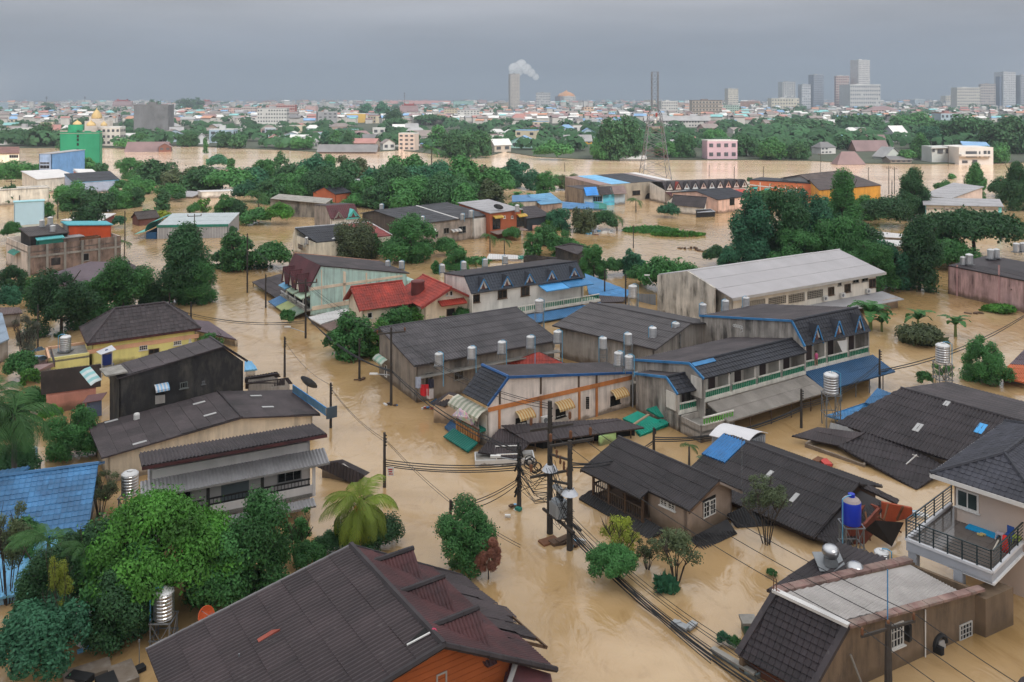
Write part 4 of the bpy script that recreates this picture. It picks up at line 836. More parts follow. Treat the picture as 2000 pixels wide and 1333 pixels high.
# side lean wall with street lamp bracket left of the hall
h = House('grey metal fence panel left of the mould streaked gable',W(1262,585),'metal_fence'); a_,b_ = W(1243,588,0),W(1281,597,0)
for k in range(8): mb = MB(); s = a_+(b_-a_)*(k/8); mb.obox(s-Z*.3,(b_-a_)*(.93/8),VV((0,.05,0)),Z*(1.3+k*.06)); part('fence_panel',mb,mat((.22,.24,.27),.6),h.o)
# ---- dormer row with blue awnings
h = House('slate roofed row house with five blue edged dormers and blue awnings',W(1000,620),'dormer_row_house')
A,B,C,E_ = quad((907,540),(1126,511),(921,572),(1141,544),5.9,4.1); d = hor(B-A); p = VV((d.y,-d.x,0)); p = p if p.y < 0 else -p
wv = 1.75; C = K(A,4.1)+p*wv; E_ = K(B,4.1)+p*wv; T0,T1 = A-p*5.2-Z*.5,B-p*5.2-Z*.5
roof(h.o,[C,E_,B,A],mat((.030,.036,.050),.55,.2,.5,ov=.12),.4,.03,.4,style='tile'); roof(h.o,[A,B,T1,T0],DARK,.3,.03,1.4)
cap(h.o,A,B,SLATE,.12)
mb = MB(); mb.prism([K(C,-1)-p*.1+d*.1,K(T0,-1)+d*.1,T0+d*.1,A+d*.1,C-p*.1+d*.1],d*.15); part('side_wall',mb,WB((205,200,192),.5),h.o)
mb = MB(); mb.prism([K(E_,-1)-p*.1-d*.1,K(T1,-1)-d*.1,T1-d*.1,B-d*.1,E_-p*.1-d*.1],-d*.15); part('side_wall',mb,WHITEW,h.o)
mb = MB(); mb.prism([K(C,-1)-p*.4,K(E_,-1)-p*.4,E_-p*.4-Z*.1,C-p*.4-Z*.1],-p*.15); part('wall',mb,WB((200,196,190),.4),h.o); mb = MB(); mb.prism([K(T0,-1)+p*.1,K(T1,-1)+p*.1,T1+p*.1-Z*.1,T0+p*.1-Z*.1],p*.15); part('back_wall',mb,GREYW,h.o)
Fd = Face(C-p*.3,E_-p*.3,p); Fw = Face(C-p*.4,E_-p*.4,p)
for ax,ay,bx,by in ((944,545,943,571),(990,540,990,564),(1034,535,1034,558),(1077,529,1077,551),(1121,524,1121,545)): h.dormer(Fd,ax,ay,bx,by,.85,1.3,SLATE,WHITE,BLUEP,bo=.12)
for x0,y0,x1,y1 in ((921,577,937,590),(972,568,990,582),(1017,561,1034,577)): h.win(Fw,x0,y0,x1,y1,2,1,WOOD,GLASS)
zf = Fw.at(1010,604).z; s0,s1 = K(C,zf)+d*1.2,K(E_,zf)+d*1.6
h.slab([s0-p*.4,s1-p*.4,s1+p*1.3,s0+p*1.3],BALW,.25,'balcony_floor')
for k in range(6): h.rail(s0+(s1-s0)*(k/6)+p*1.2,s0+(s1-s0)*((k+.95)/6)+p*1.2,.7,BALW,10,bal=BALG,bw=.11)
for (x0,x1,m) in ((1051,1095,mat((.10,.38,.75),.45,.1,1)),(1096,1142,BLUEP)):
    a_,b_ = Fw.at(x0,557-(x0-1051)*.16),Fw.at(x1,557-(x1-1051)*.16); b_ = K(b_,a_.z); roof(h.o,[a_+p*.05,b_+p*.05,b_+p*1.9-Z*.45,a_+p*1.9-Z*.45],m,.3,.02,3,name='blue_awning')
q = [s0-Z*.4+p*1.3+d*3,s1-Z*.4+p*1.3,s1-Z*1.0+p*3,s0-Z*1.0+p*3+d*3]; roof(h.o,q,BLUER,.3,.03,3,name='lower_awning')
h = House('large bright blue corrugated roof low over the water at the dormer row end',W(1190,600),'shed')
q = [W(1158,587,.7),W(1228,582,.7),W(1232,569,1.2),W(1142,534,3.0)]; BB = mat((.05,.22,.46),.5,.2,.8,streak=.4,scol=(.06,.11,.17))
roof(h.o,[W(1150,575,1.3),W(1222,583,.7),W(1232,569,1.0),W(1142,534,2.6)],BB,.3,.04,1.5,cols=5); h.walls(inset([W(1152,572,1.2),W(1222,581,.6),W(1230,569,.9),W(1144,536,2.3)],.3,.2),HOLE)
q = [W(1166,592,.7),W(1218,590,.7),W(1222,581,1.0),W(1170,580,1.0)]; roof(h.o,q,DARK2,.3,.03,1.5)
# ---- pale teal house with maroon dormers
h = House('pale teal walled house with steep maroon roof and triple dormers',W(640,620),'maroon_dormer_house')
zr = 6.4; A,B = W(576,495,zr),W(626,519,zr); d = hor(B-A); p = VV((d.y,-d.x,0)); p = p if p.x < 0 else -p; e = -p
T1 = V(800,534,B,e); T0 = T1+(A-B); E_ = V(605,561,B,p); C = A+(E_-B)
MAR = roofm((.10,.028,.034),g=.3,scol=(.05,.018,.02),speck=0)
roof(h.o,[A,B,E_,C],MAR,.4,.04,.42,style='tile'); roof(h.o,[A,B,T1,T0],DARK2,.3,.03,1.4,cols=6)
cap(h.o,A,T0,mat((.45,.22,.13),.7),.08,'verge_cap')
S = Face(K(E_,0)-d*.12-p*.15,K(T1,0)-d*.12-e*.4,d)
mb = MB(); mb.prism([K(S.p,-1),K(S.q,-1),K(S.q,T1.z-.1),B-d*.12-Z*.1,K(S.p,E_.z-.1)],-d*.16); part('wall',mb,TEALW,h.o)
PINKB = WB((208,188,168),.3)
for pts in ([(627,527),(629,527),(629,600),(627,600)],[(670,530),(675,531),(675,592),(670,593)],[(714,533),(717,533),(717,560),(714,561)],[(606,562),(786,537),(786,541),(606,568)],[(609,599),(700,584),(700,592),(609,607)]): h.panel(S,pts,PINKB,.06,'band')
mb = MB(); mb.prism([K(S.q,-1),K(S.q,-1)+(A-B),K(T0,T0.z-.15),K(S.q,T1.z-.15)],-e*.15); part('wall',mb,TEALW,h.o)
mb = MB(); mb.obox(K(S.q,-1),e*1.3,-d*3,Z*4.0); part('stair_block',mb,TEALW,h.o)
Fp = Face(K(E_,0)-p*.3,K(C,0)-p*.3,p); mb = MB(); mb.prism([K(Fp.p,-1)-d*.2,K(Fp.q,-1),K(Fp.q,C.z-.1),K(Fp.p,E_.z-.1)-d*.2],-p*.15); part('wall',mb,WHITEW,h.o)
nb_ = A-B; ln = nb_.length; rd = nb_.normalized()
for k in range(3):
    u = .22+.28*k; base = B+nb_*u; tip = base+p*2.3-Z*1.2; bk2 = tip-p*1.8; hw = .85; dz = 2.0
    fr_ = MB(); fr_.prism([tip+rd*hw-Z*dz-p*.15,tip-rd*hw-Z*dz-p*.15,tip-Z*.05-p*.15],-p*.1); dm = part('dormer',fr_,WHITEW,h.o)
    for s in (1,-1): roof(dm,[bk2+Z*.02,tip+Z*.02,tip+rd*s*hw*1.1-Z*dz*1.08,bk2+rd*s*hw*1.1-Z*dz*1.08],MAR,.3,.03,.42,style='tile',name='dormer_roof')
    z0 = E_.z-.5
LG = mat((.38,.48,.36),.6,.12,1)
for k,(m,zt_) in enumerate(((LG,2.9),(LG,2.9),(BLUEL,2.9))):
    a_,b_ = Fp.p+(Fp.q-Fp.p)*(k/3+.03),Fp.p+(Fp.q-Fp.p)*(k/3+.3); roof(h.o,[K(a_,zt_),K(b_,zt_),K(b_,zt_-.5)+p*1.3,K(a_,zt_-.5)+p*1.3],m,.3,.03,2,name='window_awning')
    h.panel(Fp,[pix(K(a_,2.4)),pix(K(b_,2.4)),pix(K(b_,1.1)),pix(K(a_,1.1))],GLASS,.05,'window'); h.rail(K(a_,1.1)+p*.9,K(b_,1.1)+p*.9,.5,WHITE,5,base=False)
h.slab([K(Fp.p,1.05),K(Fp.q,1.05),K(Fp.q,1.05)+p*1.0,K(Fp.p,1.05)+p*1.0],CONC,.2,'balcony_floor')
for k,m in enumerate((mat((.20,.26,.20),.6),mat((.32,.36,.16),.6),BLUER)):
    a_,b_ = Fp.p+(Fp.q-Fp.p)*(k/3),Fp.p+(Fp.q-Fp.p)*(k/3+.32); roof(h.o,[K(a_,.95)+p*.9,K(b_,.95)+p*.9,K(b_,.35)+p*2.6,K(a_,.35)+p*2.6],m,.3,.03,2,name='street_awning')
h = House('dark low roof on the street side of the pale teal house',W(530,580),'shed'); q = [W(492,551,.7),W(540,583,.6),W(565,563,1.1),W(550,537,1.3)]; roof(h.o,q,DARK2,.3,.04,1.4,cols=5)
for s in (q[0],(q[0]+q[1])/2,q[1]): mb = MB(); mb.box(VV((s.x+.2,s.y,.1)),.1,.1,1.2); part('post',mb,WOOD,h.o)
h = House('flat white sheet roof in front of the pale teal house',W(650,625),'shed'); q = [W(601,620,.8),W(626,634,.5),W(694,612,.8),W(675,603,1.0)]; roof(h.o,q,WHITEROOF,.4,.03,1.5,cols=4); h.walls(inset(q,.3,.15),GREYW)
h = House('brown sheet roof beside the flat white roof on the street',W(690,640),'shed'); q = [W(627,636,.4),W(652,652,.3),W(706,622,.6),W(690,614,.8)]; roof(h.o,q,mat((.20,.14,.12),.8,.2,1),.3,.03,1.5); h.walls(inset(q,.3,.15),GREYW)
# ---- red roof house
h = House('cream house with bright red tiled roofs and a round rooftop drum',W(780,640),'red_roof_house')
zr = 5.2; A,B = W(685,561,zr),W(795,553,zr); d = GA; p = VV((d.y,-d.x,0)); p = p if p.y < 0 else -p
ln = (B-A).dot(d); B = A+d*ln; C,E_ = A+p*2.9-Z*2.2,B+p*2.9-Z*2.2
k = dict(pitch=.3,course=.42,style='tile',amp=.04)
roof(h.o,[C,E_,B,A],RED,cols=1,**k); roof(h.o,[A,B,B-p*2.6-Z*2,A-p*2.6-Z*2],RED,**k); cap(h.o,A,B,RED,.12)
f = h.walls([C-p*.6+d*.6-Z*.1+Z*.4,E_-p*.6-d*.2+Z*.3,B-d*.2-Z*.15,B-p*2.2-d*.2-Z*1.9,A-p*2.2+d*.6-Z*1.9,A+d*.6-Z*.15],CREAM)
h.win(f[0],717,611,727,621,1,1,WHITE,GLASS); board(h.o,A-Z*.12,C-Z*.12,mat((.25,.06,.05),.7),.2,.06); board(h.o,A-Z*.12,A-p*2.6-Z*2.1,mat((.25,.06,.05),.7),.2,.06)
q = [C-Z*.4+d*.5,C-Z*.4+d*2.5,C-Z*1.3+d*3.2+p*1.8,C-Z*1.3+d*1.2+p*1.8]; roof(h.o,[W(733,628,.9),W(775,618,1.2),W(805,595,2.6),W(790,588,2.9),W(757,598,2.4)][:1]+[W(772,622,1.2),W(806,597,2.6),W(778,592,2.9)],RED,**k)
zr2 = 5.0; A2,B2 = W(826,537,zr2),W(882,562,zr2); d2 = hor(B2-A2); p2 = VV((d2.y,-d2.x,0)); p2 = p2 if p2.x > 0 else -p2
for s,wv in ((-1,3.9),(1,3.6)): roof(h.o,[A2,B2,B2+p2*s*wv-Z*1.9,A2+p2*s*wv-Z*1.9],RED,cols=1 if s < 0 else 0,**k); board(h.o,B2-Z*.1,B2+p2*s*wv-Z*2.0,mat((.28,.05,.04),.7),.24,.07)
cap(h.o,A2,B2,RED,.12)
f = h.walls([B2-p2*3.2-d2*.6-Z*1.7,B2-d2*.6-Z*.12,B2+p2*3.0-d2*.6-Z*1.7,A2+p2*3.0-Z*1.7,A2-Z*.12,A2-p2*3.2-Z*1.7],CREAM); Fg = Face(K(B2,0)-d2*.6-p2*3,K(B2,0)-d2*.6+p2*3,d2)
h.win(Fg,871,570,875,578,1,1,WHITE,GLASS); h.win(Fg,878,569,884,578,1,1,WHITE,GLASS)
a_,b_ = Fg.at(855,588),Fg.at(905,587); b_ = K(b_,a_.z); roof(h.o,[a_,b_,b_+d2*1.1-Z*.4,a_+d2*1.1-Z*.4],RED,name='canopy_roof',**k); h.win(Fg,872,604,888,616,1,1,WOOD,HOLE,'door',sill=False)
h.slab([W(790,586,3.0),W(842,590,3.0),W(838,578,3.0),W(800,575,3.0)],mat((.40,.20,.10),.8),.5,'terrace')
c = W(816,584,3.0); mb = MB(); mb.lathe([(.82,0),(.84,.2),(.8,2.0),(.84,2.05),(.84,2.2),(.5,2.3),(.1,2.32)],c,18); single('water_drum',mb,mat((.17,.05,.045),.7,.15,1),c,'dark red cylindrical drum between the two red tiled roofs','water tank',smooth=True)
# ---- right: big dark gable house and its sunken side roofs
h = House('broad dark tiled gable roof with blue and white translucent patches',W(1800,900),'gabled_house')
zr = 3.2; A = W(1760,759,zr); B = W(2003,826,zr); d = hor(B-A); p = VV((d.y,-d.x,0)); p = p if p.x < 0 else -p
B = A+d*11.5; C = W(1632,827,1.0); wv = (C-A).dot(p); E_ = C+(B-A)
TG = roofm((.044,.035,.038),scol=(.02,.018,.019),speck=.03)
roof(h.o,[C,E_,B,A],TG,pitch=.28,amp=.07,course=1.05,cols=4,seg=4); roof(h.o,[A,B,B-p*8-Z*1.1,A-p*8-Z*1.1],DARK2,pitch=.3,amp=.03,course=1.2,cols=6)
cap(h.o,A,B,DARK,.13)
h.walls([C-p*.6+d*.4-Z*.1,E_-p*.6-d*.4-Z*.1,B-d*.4-Z*.15,B-p*7.5-d*.4-Z*1.15,A-p*7.5+d*.4-Z*1.15,A+d*.4-Z*.15],GREYW)
n_ = (E_-C).cross(A-C).normalized(); n_ = n_ if n_.z > 0 else -n_; u = (p-n_*p.dot(n_)).normalized(); v = n_.cross(u)
for x,y,m,s in ((1793,837,SKY,1),(1916,839,mat((.05,.30,.62),.45,.1,1),1.2),(1850,789,SKY,.8)):
    c = onp(n_,A,x,y); mb = MB(); mb.obox(c+n_*.07-u*.5*s-v*.25*s,u*1.0*s,v*.5*s,n_*.03); part('translucent_sheet',mb,m,h.o)
h = House('sunken low roof wing with broken edge, its lower corner under the flood',W(1700,900),'sunken_roof')
q = [W(1637,872,.55),W(1790,958,.0),W(1850,914,.6),W(1712,848,1.5)]; q[3] = q[0]+(q[2]-q[1]); roof(h.o,q,TG,pitch=.28,amp=.07,course=1.05,cols=4)
q2 = [W(1546,852,.5),W(1640,872,.5),W(1690,846,1.3),W(1597,834,1.2)]; roof(h.o,q2,DARK2,pitch=.2,amp=.03,course=1.0,cols=5)
h.walls(inset([K(x,x.z+.1) for x in (W(1568,866,.3),W(1690,910,.2),W(1720,860,.8),W(1600,842,.9))],.1,.1),WB((165,155,145),.5))
h = House('blue metal awning roofs beside the broad dark gable',W(1660,800),'shed')
roof(h.o,[W(1612,812,.5),W(1648,822,.4),W(1705,790,1.0),W(1690,786,1.2)],BB,.25,.03,1.5); roof(h.o,[W(1688,787,1.3),W(1706,792,1.1),W(1742,769,1.7),W(1712,760,2.0)],BLUER,.25,.04,1)
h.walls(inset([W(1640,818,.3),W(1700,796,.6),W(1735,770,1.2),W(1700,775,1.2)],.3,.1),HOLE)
h = House('sheet iron roof edge pushed up over the rubble by the sunken wing',W(1640,845),'shed'); q = [W(1620,838,.6),W(1722,856,.7),W(1716,848,.95),W(1622,826,1.0)]; roof(h.o,q,mat((.36,.36,.36),.6,.2,1),.25,.03,1)
# ---- terrace house, right edge
h = House('modern beige house with hip roof and railed terrace over the water',W(1950,1120),'terrace_house')
zt = 3.05
O = W(1938,1122,zt-.1)
a,b = hor(W(1772,1054,zt)-O),None
b = hor(W(2000,1086,zt)-O); b = VV((-a.y,a.x,0)); b = b if b.x > 0 else -b
la = (W(1770,1053,zt)-O).length; lb = 6.2
q = box4(O,a,la,b,lb,zt)
LGC = mat(srgb(168,170,176),.75,.08,.8,streak=.15,ov=.02)
TL = mat((.115,.098,.088),.10,.12,1.2,ov=.06,spec=.6)
h.slab([e-Z*.12 for e in q],LGC,.5,'terrace_slab')
mb = MB()
for x,y in ((q[0],q[1]),(q[0],q[3]),(q[1],q[2])):
    dd = hor(y-x); mb.beam(x-Z*.0,y-Z*.0,.16,.14)
part('kerb_wall',mb,mat(srgb(205,205,208),.7,.05,1,ov=.02),h.o)
for i in range(int(la/.9)):
    for j in range(int(lb/.9)):
        mb = MB(); c = q[0]+a*(.12+i*(la-.2)/int(la/.9))+b*(.12+j*(lb-.2)/int(lb/.9)); mb.obox(K(c,zt-.115),a*((la-.2)/int(la/.9)-.012),b*((lb-.2)/int(lb/.9)-.012),Z*.02); part('floor_tile',mb,TL,h.o)
RB = mat((.02,.035,.04),.4,.1,1)
for x,y,n in ((q[0],q[1],6),(q[0],q[3],5),(q[1],q[2],5)):
    dd = (y-x)/n
    for k in range(n+1):
        c = x+dd*k; c += (a*.08+b*.08) if k == 0 and x is q[0] else VV((0,0,0)); mb = MB(); mb.box(K(c,zt+.58),.06,.06,1.06,dd); part('railing_post',mb,RB,h.o)
    for k in range(6):
        mb = MB(); mb.beam(K(x,zt+.2+k*.175)+hor(dd)*.1,K(y,zt+.2+k*.175),.03 if k < 5 else .07,.03 if k < 5 else .05); part('railing_bar',mb,RB,h.o)
for c in (q[1]+b*.3-a*.3,q[0]+a*la*.38+b*.2,q[3]-b*1.0+a*.6): mb = MB(); mb.box(K(c,(zt-.6)/2-.6),.45,.45,zt+.6,a); part('column',mb,LGC,h.o)
mb = MB(); mb.obox(q[0]-Z*.66+a*-.1,a*2.2,b*lb,Z*.12); part('fascia_trim',mb,mat(srgb(215,214,214),.6,.05,1),h.o)
wc = W(1864,1015,zt-.1); wb = (wc-O).dot(b)
wa = (wc-O).dot(a); w0 = O+a*wa+b*wb; w0.z = 0;
He = zof(1,1) if False else None
Oh = w0+a*.95-b*.95; eav = H-(928-HY)*Oh.y/F+.05
tt = 2.0
while pix(K(Oh+(b-a)*tt,eav+1.5))[0] < 1960 and tt < 6: tt += .05
zap = H-(886-HY)*(Oh+(b-a)*tt).y/F
f = h.walls([K(w0,eav),K(w0-a*(2*tt-1.9),eav),K(w0-a*(2*tt-1.9)+b*10,eav),K(w0+b*10,eav)],{'*': BEIGE},zb=-1)
Fw = Face(K(w0,0),K(w0-a*4.9,0),-b)
h.win(Fw,1868,952,1912,1003,2,1,WHITE,mat((.03,.05,.05),.12,.3,.6,spec=.6),fw=.1)
hipf = hip(h,VV((Oh.x,Oh.y,0)),b,12,-a,2*tt,eav+.05,max(zap,eav+.9),roofm((.045,.045,.058),g=.15,speck=0),tt,tt,pitch=.33,course=.36,cols=2,capm=mat((.035,.035,.045),.6),mx=300)
for x,y in ((Oh-a*2*tt,Oh),(Oh,Oh+b*12)): board(h.o,K(x,eav-.08),K(y,eav-.08),WHITE,.24,.12,'gutter')
mb = MB(); mb.tube([K(Oh-a*.9+b*.2,eav-.1),K(w0-b*.05,eav-.6)],.04,6); part('down_pipe',mb,CONC,h.o)
def onfl(x,y,z): return W(x,y,z)
zt_ = zt-.09
c = W(1905,1036,zt_); mb = MB(); mb.obox(c-hor(a)*-.7-VV((0,.3,0)),-a*1.6,b*.62,Z*.06); single('sleeping_mat',mb,mat((.0,.32,.65),.6,.08,2),c,'bright blue mat lying on the terrace tiles by the wall','mat')
c = W(1914,1046,zt_); mb = MB(); mb.box(c+Z*.05,.28,.1,.08,a); mb.box(c+Z*.05+b*.18-a*.1,.28,.1,.08,a); single('slippers',mb,mat((.65,.5,.2),.7),c,'pair of yellow slippers beside the blue mat','slippers')
def stool(name,x,y,m,lab,back=False):
    c = W(x,y,zt_); o = empty(name,c); tag(o,lab,'stool' if not back else 'chair'); mb = MB(); mb.box(c+Z*.34,.36,.36,.05,a); part('seat',mb,m,o)
    for s in (-1,1):
        for t in (-1,1): mb = MB(); mb.beam(c+a*s*.18+b*t*.18,c+a*s*.13+b*t*.13+Z*.33,.05); part('leg',mb,m,o)
    if back: mb = MB(); mb.obox(c-a*.18+b*.15+Z*.36,a*.36,b*.04,Z*.38); part('backrest',mb,m,o)
stool('stool',1953,1054,mat((.55,.48,.52),.5),'pale pink plastic stool near the terrace wall'); stool('plastic_chair',1972,1056,mat((.03,.10,.35),.5),'dark blue plastic chair beside the pink stool',True)
stool('stool',1986,1061,mat((.45,.55,.08),.5),'lime yellow small stool beside the dark blue chair')
c = W(1963,1078,zt_); mb = MB(); mb.tube([c,c+Z*.3+VV((.02,0,0)),c+Z*.62+VV((0,.02,0)),c+Z*.85],.16,10,.12); single('red_bag',mb,mat((.75,.02,.015),.6),c,'tall bright red bag standing by the terrace railing','bag',smooth=True)
c = W(1939,1077,zt_); mb = MB(); mb.beam(c,W(1950,1060,zt_)+Z*.12,.06); single('stick',mb,mat((.55,.5,.42),.8),c,'pale stick lying between the red bag and stool','stick')
# ---- bottom right concrete house
GRM = mat(srgb(124,104,84),.9,.14,.6,streak=.75,scol=(.05,.04,.03),mud=.7,bump=.35,ov=.02,stretch=(1.2,1.2,.25),sth=.5)
h = House('mud stained concrete house with steep tiled front and grey fibre sheet roof',W(1700,1300),'concrete_house')
zr = 3.1; A,B = W(1514,1158,zr),W(1654,1224,zr); d = hor(B-A); p = VV((d.y,-d.x,0)); e = hor(VV((3200,1650,0))); p = -e
T1 = V(1918,1151,B,e); lt = (T1-B).dot(e); T1 = B+e*lt+Z*(T1.z-zr); T0 = T1+(A-B)
E_ = V(1592,1322,B,p);
ev_ = (E_-B).dot(p); E_ = B+p*2.43-Z*2.35; C = E_+(A-B)
roof(h.o,[C,E_,B,A],roofm((.024,.016,.019),g=.3,speck=.02),pitch=.30,amp=.05,course=.34,style='tile',cols=1,lift=.05)
o1,o2 = A+e*.9+d*.35,B+e*.9-d*.35
roof(h.o,[A+e*.35+d*.3+Z*.02,B+e*.35-d*.35+Z*.02,T1-d*.35+Z*.02-e*1.2,T0+d*.3+Z*.02-e*.4],mat((.40,.37,.35),.85,.16,.7,streak=.4,scol=(.2,.18,.16),stretch=(.8,.8,.5),ov=.05),pitch=.16,amp=.035,course=1.4,cols=7,lift=.02)
PB = mat((.20,.115,.10),.9,.4,1.2,streak=.5,scol=(.40,.34,.28),stretch=(1.5,1.5,1),ov=.2)
n = 9
for k in range(n):
    s = A+(T0-A)*(k/n); t_ = A+(T0-A)*((k+.96)/n); mb = MB(); mb.beam(s+Z*.1,t_+Z*.1,.5,.16); part('parapet_slab',mb,PB,h.o)
    s = B+(T1-B)*(k/n); t_ = B+(T1-B)*((k+.96)/n); mb = MB(); mb.beam(s+Z*.06,t_+Z*.06,.42,.12); part('parapet_slab',mb,PB,h.o)
mb = MB(); mb.beam(A-d*.1+Z*.1,B+d*.1+Z*.1,.3,.14); part('ridge_flashing',mb,mat((.55,.53,.51),.6),h.o)
for x,y in ((A,C),(B,E_)): mb = MB(); mb.beam(x+Z*.03,y+Z*.03,.32,.16); part('verge_coping',mb,DARK,h.o)
S = Face(K(E_,0)-d*.1-p*.2,K(T1,0)-d*.1,d)
mb = MB(); mb.prism([K(S.p,-1.2),K(S.q,-1.2),K(S.q,T1.z),B-d*.1-Z*.05,K(S.p,E_.z)],-d*.2); part('side_wall',mb,GRM,h.o)
S2 = A+(T0-A)*1.0; mb = MB(); mb.prism([K(C,-1.2)+d*.1,K(T0,-1.2)+d*.1,T0+d*.1,A+d*.1,C+d*.1],d*.2); part('side_wall',mb,GRM,h.o)
mb = MB(); mb.prism([K(T1,-1.2),K(T0,-1.2),T0-Z*.1,T1-Z*.1],-e*.2); part('back_wall',mb,GRM,h.o)
mb = MB(); mb.prism([K(E_,-1.2)-p*.4-d*.1,K(C,-1.2)-p*.4+d*.1,C-p*.4,E_-p*.4],-p*.2); part('front_wall',mb,mat((.13,.05,.03),.85,.2,1),h.o)
mb = MB(); bo = K(T1-e*.4,-1.2); mb.obox(bo-d*.6,e*2.3,d*1.0,Z*(T1.z+.95)); part('end_block',mb,GRM,h.o)
BARM = mat((.55,.53,.50),.6,.1,1)
for (x0,y0,x1,y1) in ((1738,1222,1763,1258),(1873,1222,1897,1242)):
    h.win(S,x0,y0,x1,y1,4,3,BARM,HOLE,fw=.06)
h.panel(S,[(1764,1218),(1769,1215),(1769,1246),(1764,1250)],BLACK,.3,'shutter_leaf')
c = S.at(1835,1258); mb = MB(); mb.tube([c+d*.02+(S.d*math.cos(t)+Z*math.sin(t))*.42 for t in [math.pi*i/8 for i in range(9)]],.14,6); mb.obox(c-S.d*.5-Z*.5,S.d*.22,d*.4,Z*.6); part('arched_hood',mb,BLACK,h.o)
mb = MB(); mb.obox(c-S.d*.15-Z*.45,S.d*.5,d*.08,Z*.6); part('arched_window',mb,mat((.4,.38,.36),.7),h.o)
for x,y0,y1 in ((1805,1190,1283),): mb = MB(); mb.tube([S.at(x,y0)+d*.06,S.at(x,y1)+d*.06],.035,6); part('drain_pipe',mb,WHITE,h.o)
mb = MB(); mb.tube([S.at(1653,1275)+d*.2,S.at(1670,1345)+d*.5],.05,6); part('drain_pipe',mb,CONC,h.o)
for x,y in ((A+d*.1+e*.3,1),(A+d*.1+e*.3,0)): pass
mb = MB(); k0 = A+p*.1; mb.tube([k0+Z*.1,k0+Z*.75,k0+Z*.75+d*.15,k0+Z*.1+d*.15],.025,5); part('vent_pipe',mb,RUST,h.o)
# front wall, canal edge
h = House('pale blue low garden wall in front of the mud stained concrete house',W(1450,1290),'garden_wall'); a_,b_ = W(1391,1268,.25),W(1475,1318,.25); WBL = mat((.33,.46,.50),.8,.1,1,mud=.2)
for k in range(8): mb = MB(); s = a_+(b_-a_)*(k/8); mb.obox(K(s,-.8),(b_-a_)*(.97/8),VV((.12,.14,0)),Z*1.05); part('wall_panel',mb,WBL,h.o)
mb = MB(); mb.beam(a_+Z*.05,b_+Z*.05,.3,.1); part('coping',mb,CONC,h.o); s = b_; mb = MB(); mb.obox(K(s,-.8),hor(VV((b_.y-a_.y,-(b_.x-a_.x),0)))*-1.3,(b_-a_)*.03,Z*1.05); part('wall_return',mb,WBL,h.o)
mb = MB(); c = W(1462,1235,0); mb.box(c-Z*.2,.6,.6,1.5); single('gate_pillar',mb,mat((.02,.16,.12),.8,mud=.3),c,'dark green gate pillar with a stone cap beside the tiled front','pillar')
mb = MB(); mb.box(c+Z*.62,.8,.8,.14); part('pillar_cap',mb,CONC,[o for o in [bpy.data.objects['gate_pillar']]][0])
# ---- corrugated roof with turbine vents
h = House('dark corrugated roof carrying two turbine vents beside the concrete house',W(1560,1170),'vented_shed')
q = [W(1497,1152,1.6),W(1606,1152,2.4),W(1708,1098,2.5),W(1636,1060,2.3)]
a_ = W(1638,1061,2.6); dd = hor(W(1498,1150,2.6)-a_)
q = [W(1497,1153,1.5),W(1590,1190,1.7),W(1712,1100,2.6),W(1637,1060,2.4)]; q[2] = q[1]+(q[3]-q[0])
roof(h.o,q,TG,pitch=.3,amp=.08,course=1.5,cols=4,updir=q[3]-q[0]); h.walls(inset(q,.4,.15),GREYW)
def lathe_thing(name,c,prof,m,lab,cat,base=None,n=18):
    o = empty(name,c); tag(o,lab,cat); mb = MB(); mb.lathe(prof,c,n); part('turbine_head',mb,m,o,smooth=True)
    if base: mb = MB(); mb.prism([c+VV((-.75,-.5,-.55)),c+VV((.75,-.5,-.55)),c+VV((.75,.7,-.15)),c+VV((-.75,.7,-.15))],Z*.05); mb.lathe([(.42,-.4),(.34,0)],c,12); part('flashing_base',mb,STEELD,o)
c = W(1622,1104,2.2)+Z*.45; lathe_thing('turbine_vent',c,[(.3,-.02),(.40,.08),(.46,.28),(.42,.48),(.28,.60),(.05,.64)],STEEL,'large steel turbine vent on a sloped flashing','roof vent',1)
c = W(1670,1121,2.3)+Z*.1; lathe_thing('turbine_vent',c,[(.3,-.3),(.40,.02),(.46,.18),(.42,.34),(.28,.46),(.05,.5)],STEEL,'smaller steel turbine vent peeping over the parapet','roof vent')
# ---- house with balcony in the crossing
h = House('raised grey house with long dark gable roof and a dark timber balcony',W(1290,1040),'balcony_house')
zr = 3.3; A,B = W(1208,854,zr),W(1405,939,zr); d = hor(B-A); p = VV((d.y,-d.x,0)); p = p if p.x < 0 else -p
wv = 3.4; ze = 4.05; C0 = V(1133,918,A,p); wv = (C0-A).dot(p); ze = C0.z
C,E_ = K(A,ze)+p*wv,K(B,ze)+p*wv; ln = (B-A).length
CR = roofm((.036,.030,.032),scol=(.018,.016,.017),speck=.02)
m1 = A+(B-A)*.62; s_ = (zr-ze)/wv; cut = .8
roof(h.o,[C,C+(B-A)*.62,m1,A],CR,pitch=.19,amp=.055,course=1.1,cols=5)
w2 = wv-cut; roof(h.o,[K(m1,zr-s_*w2)+p*w2,K(B,zr-s_*w2)+p*w2,B,m1],CR,pitch=.19,amp=.055,course=1.1,cols=5)
roof(h.o,[A,B,B-p*2.4-Z*1.35,A-p*2.4-Z*1.35],CR,pitch=.19,amp=.055,course=1.1); cap(h.o,A,B,CR,.1)
board(h.o,B-Z*.13,K(B,zr-s_*w2-.13)+p*w2,WOOD,.14,.05); board(h.o,B-Z*.13,B-p*2.4-Z*1.48,mat((.3,.24,.2),.8),.14,.05); board(h.o,A-Z*.13,C-Z*.13,WOOD,.14,.05)
zf = .35; MUDW = mat(srgb(160,142,128),.88,.12,.7,streak=.4,scol=(.10,.075,.06),ov=.02,mud=1.35)
r0 = m1-d*.3; wf = w2-.35
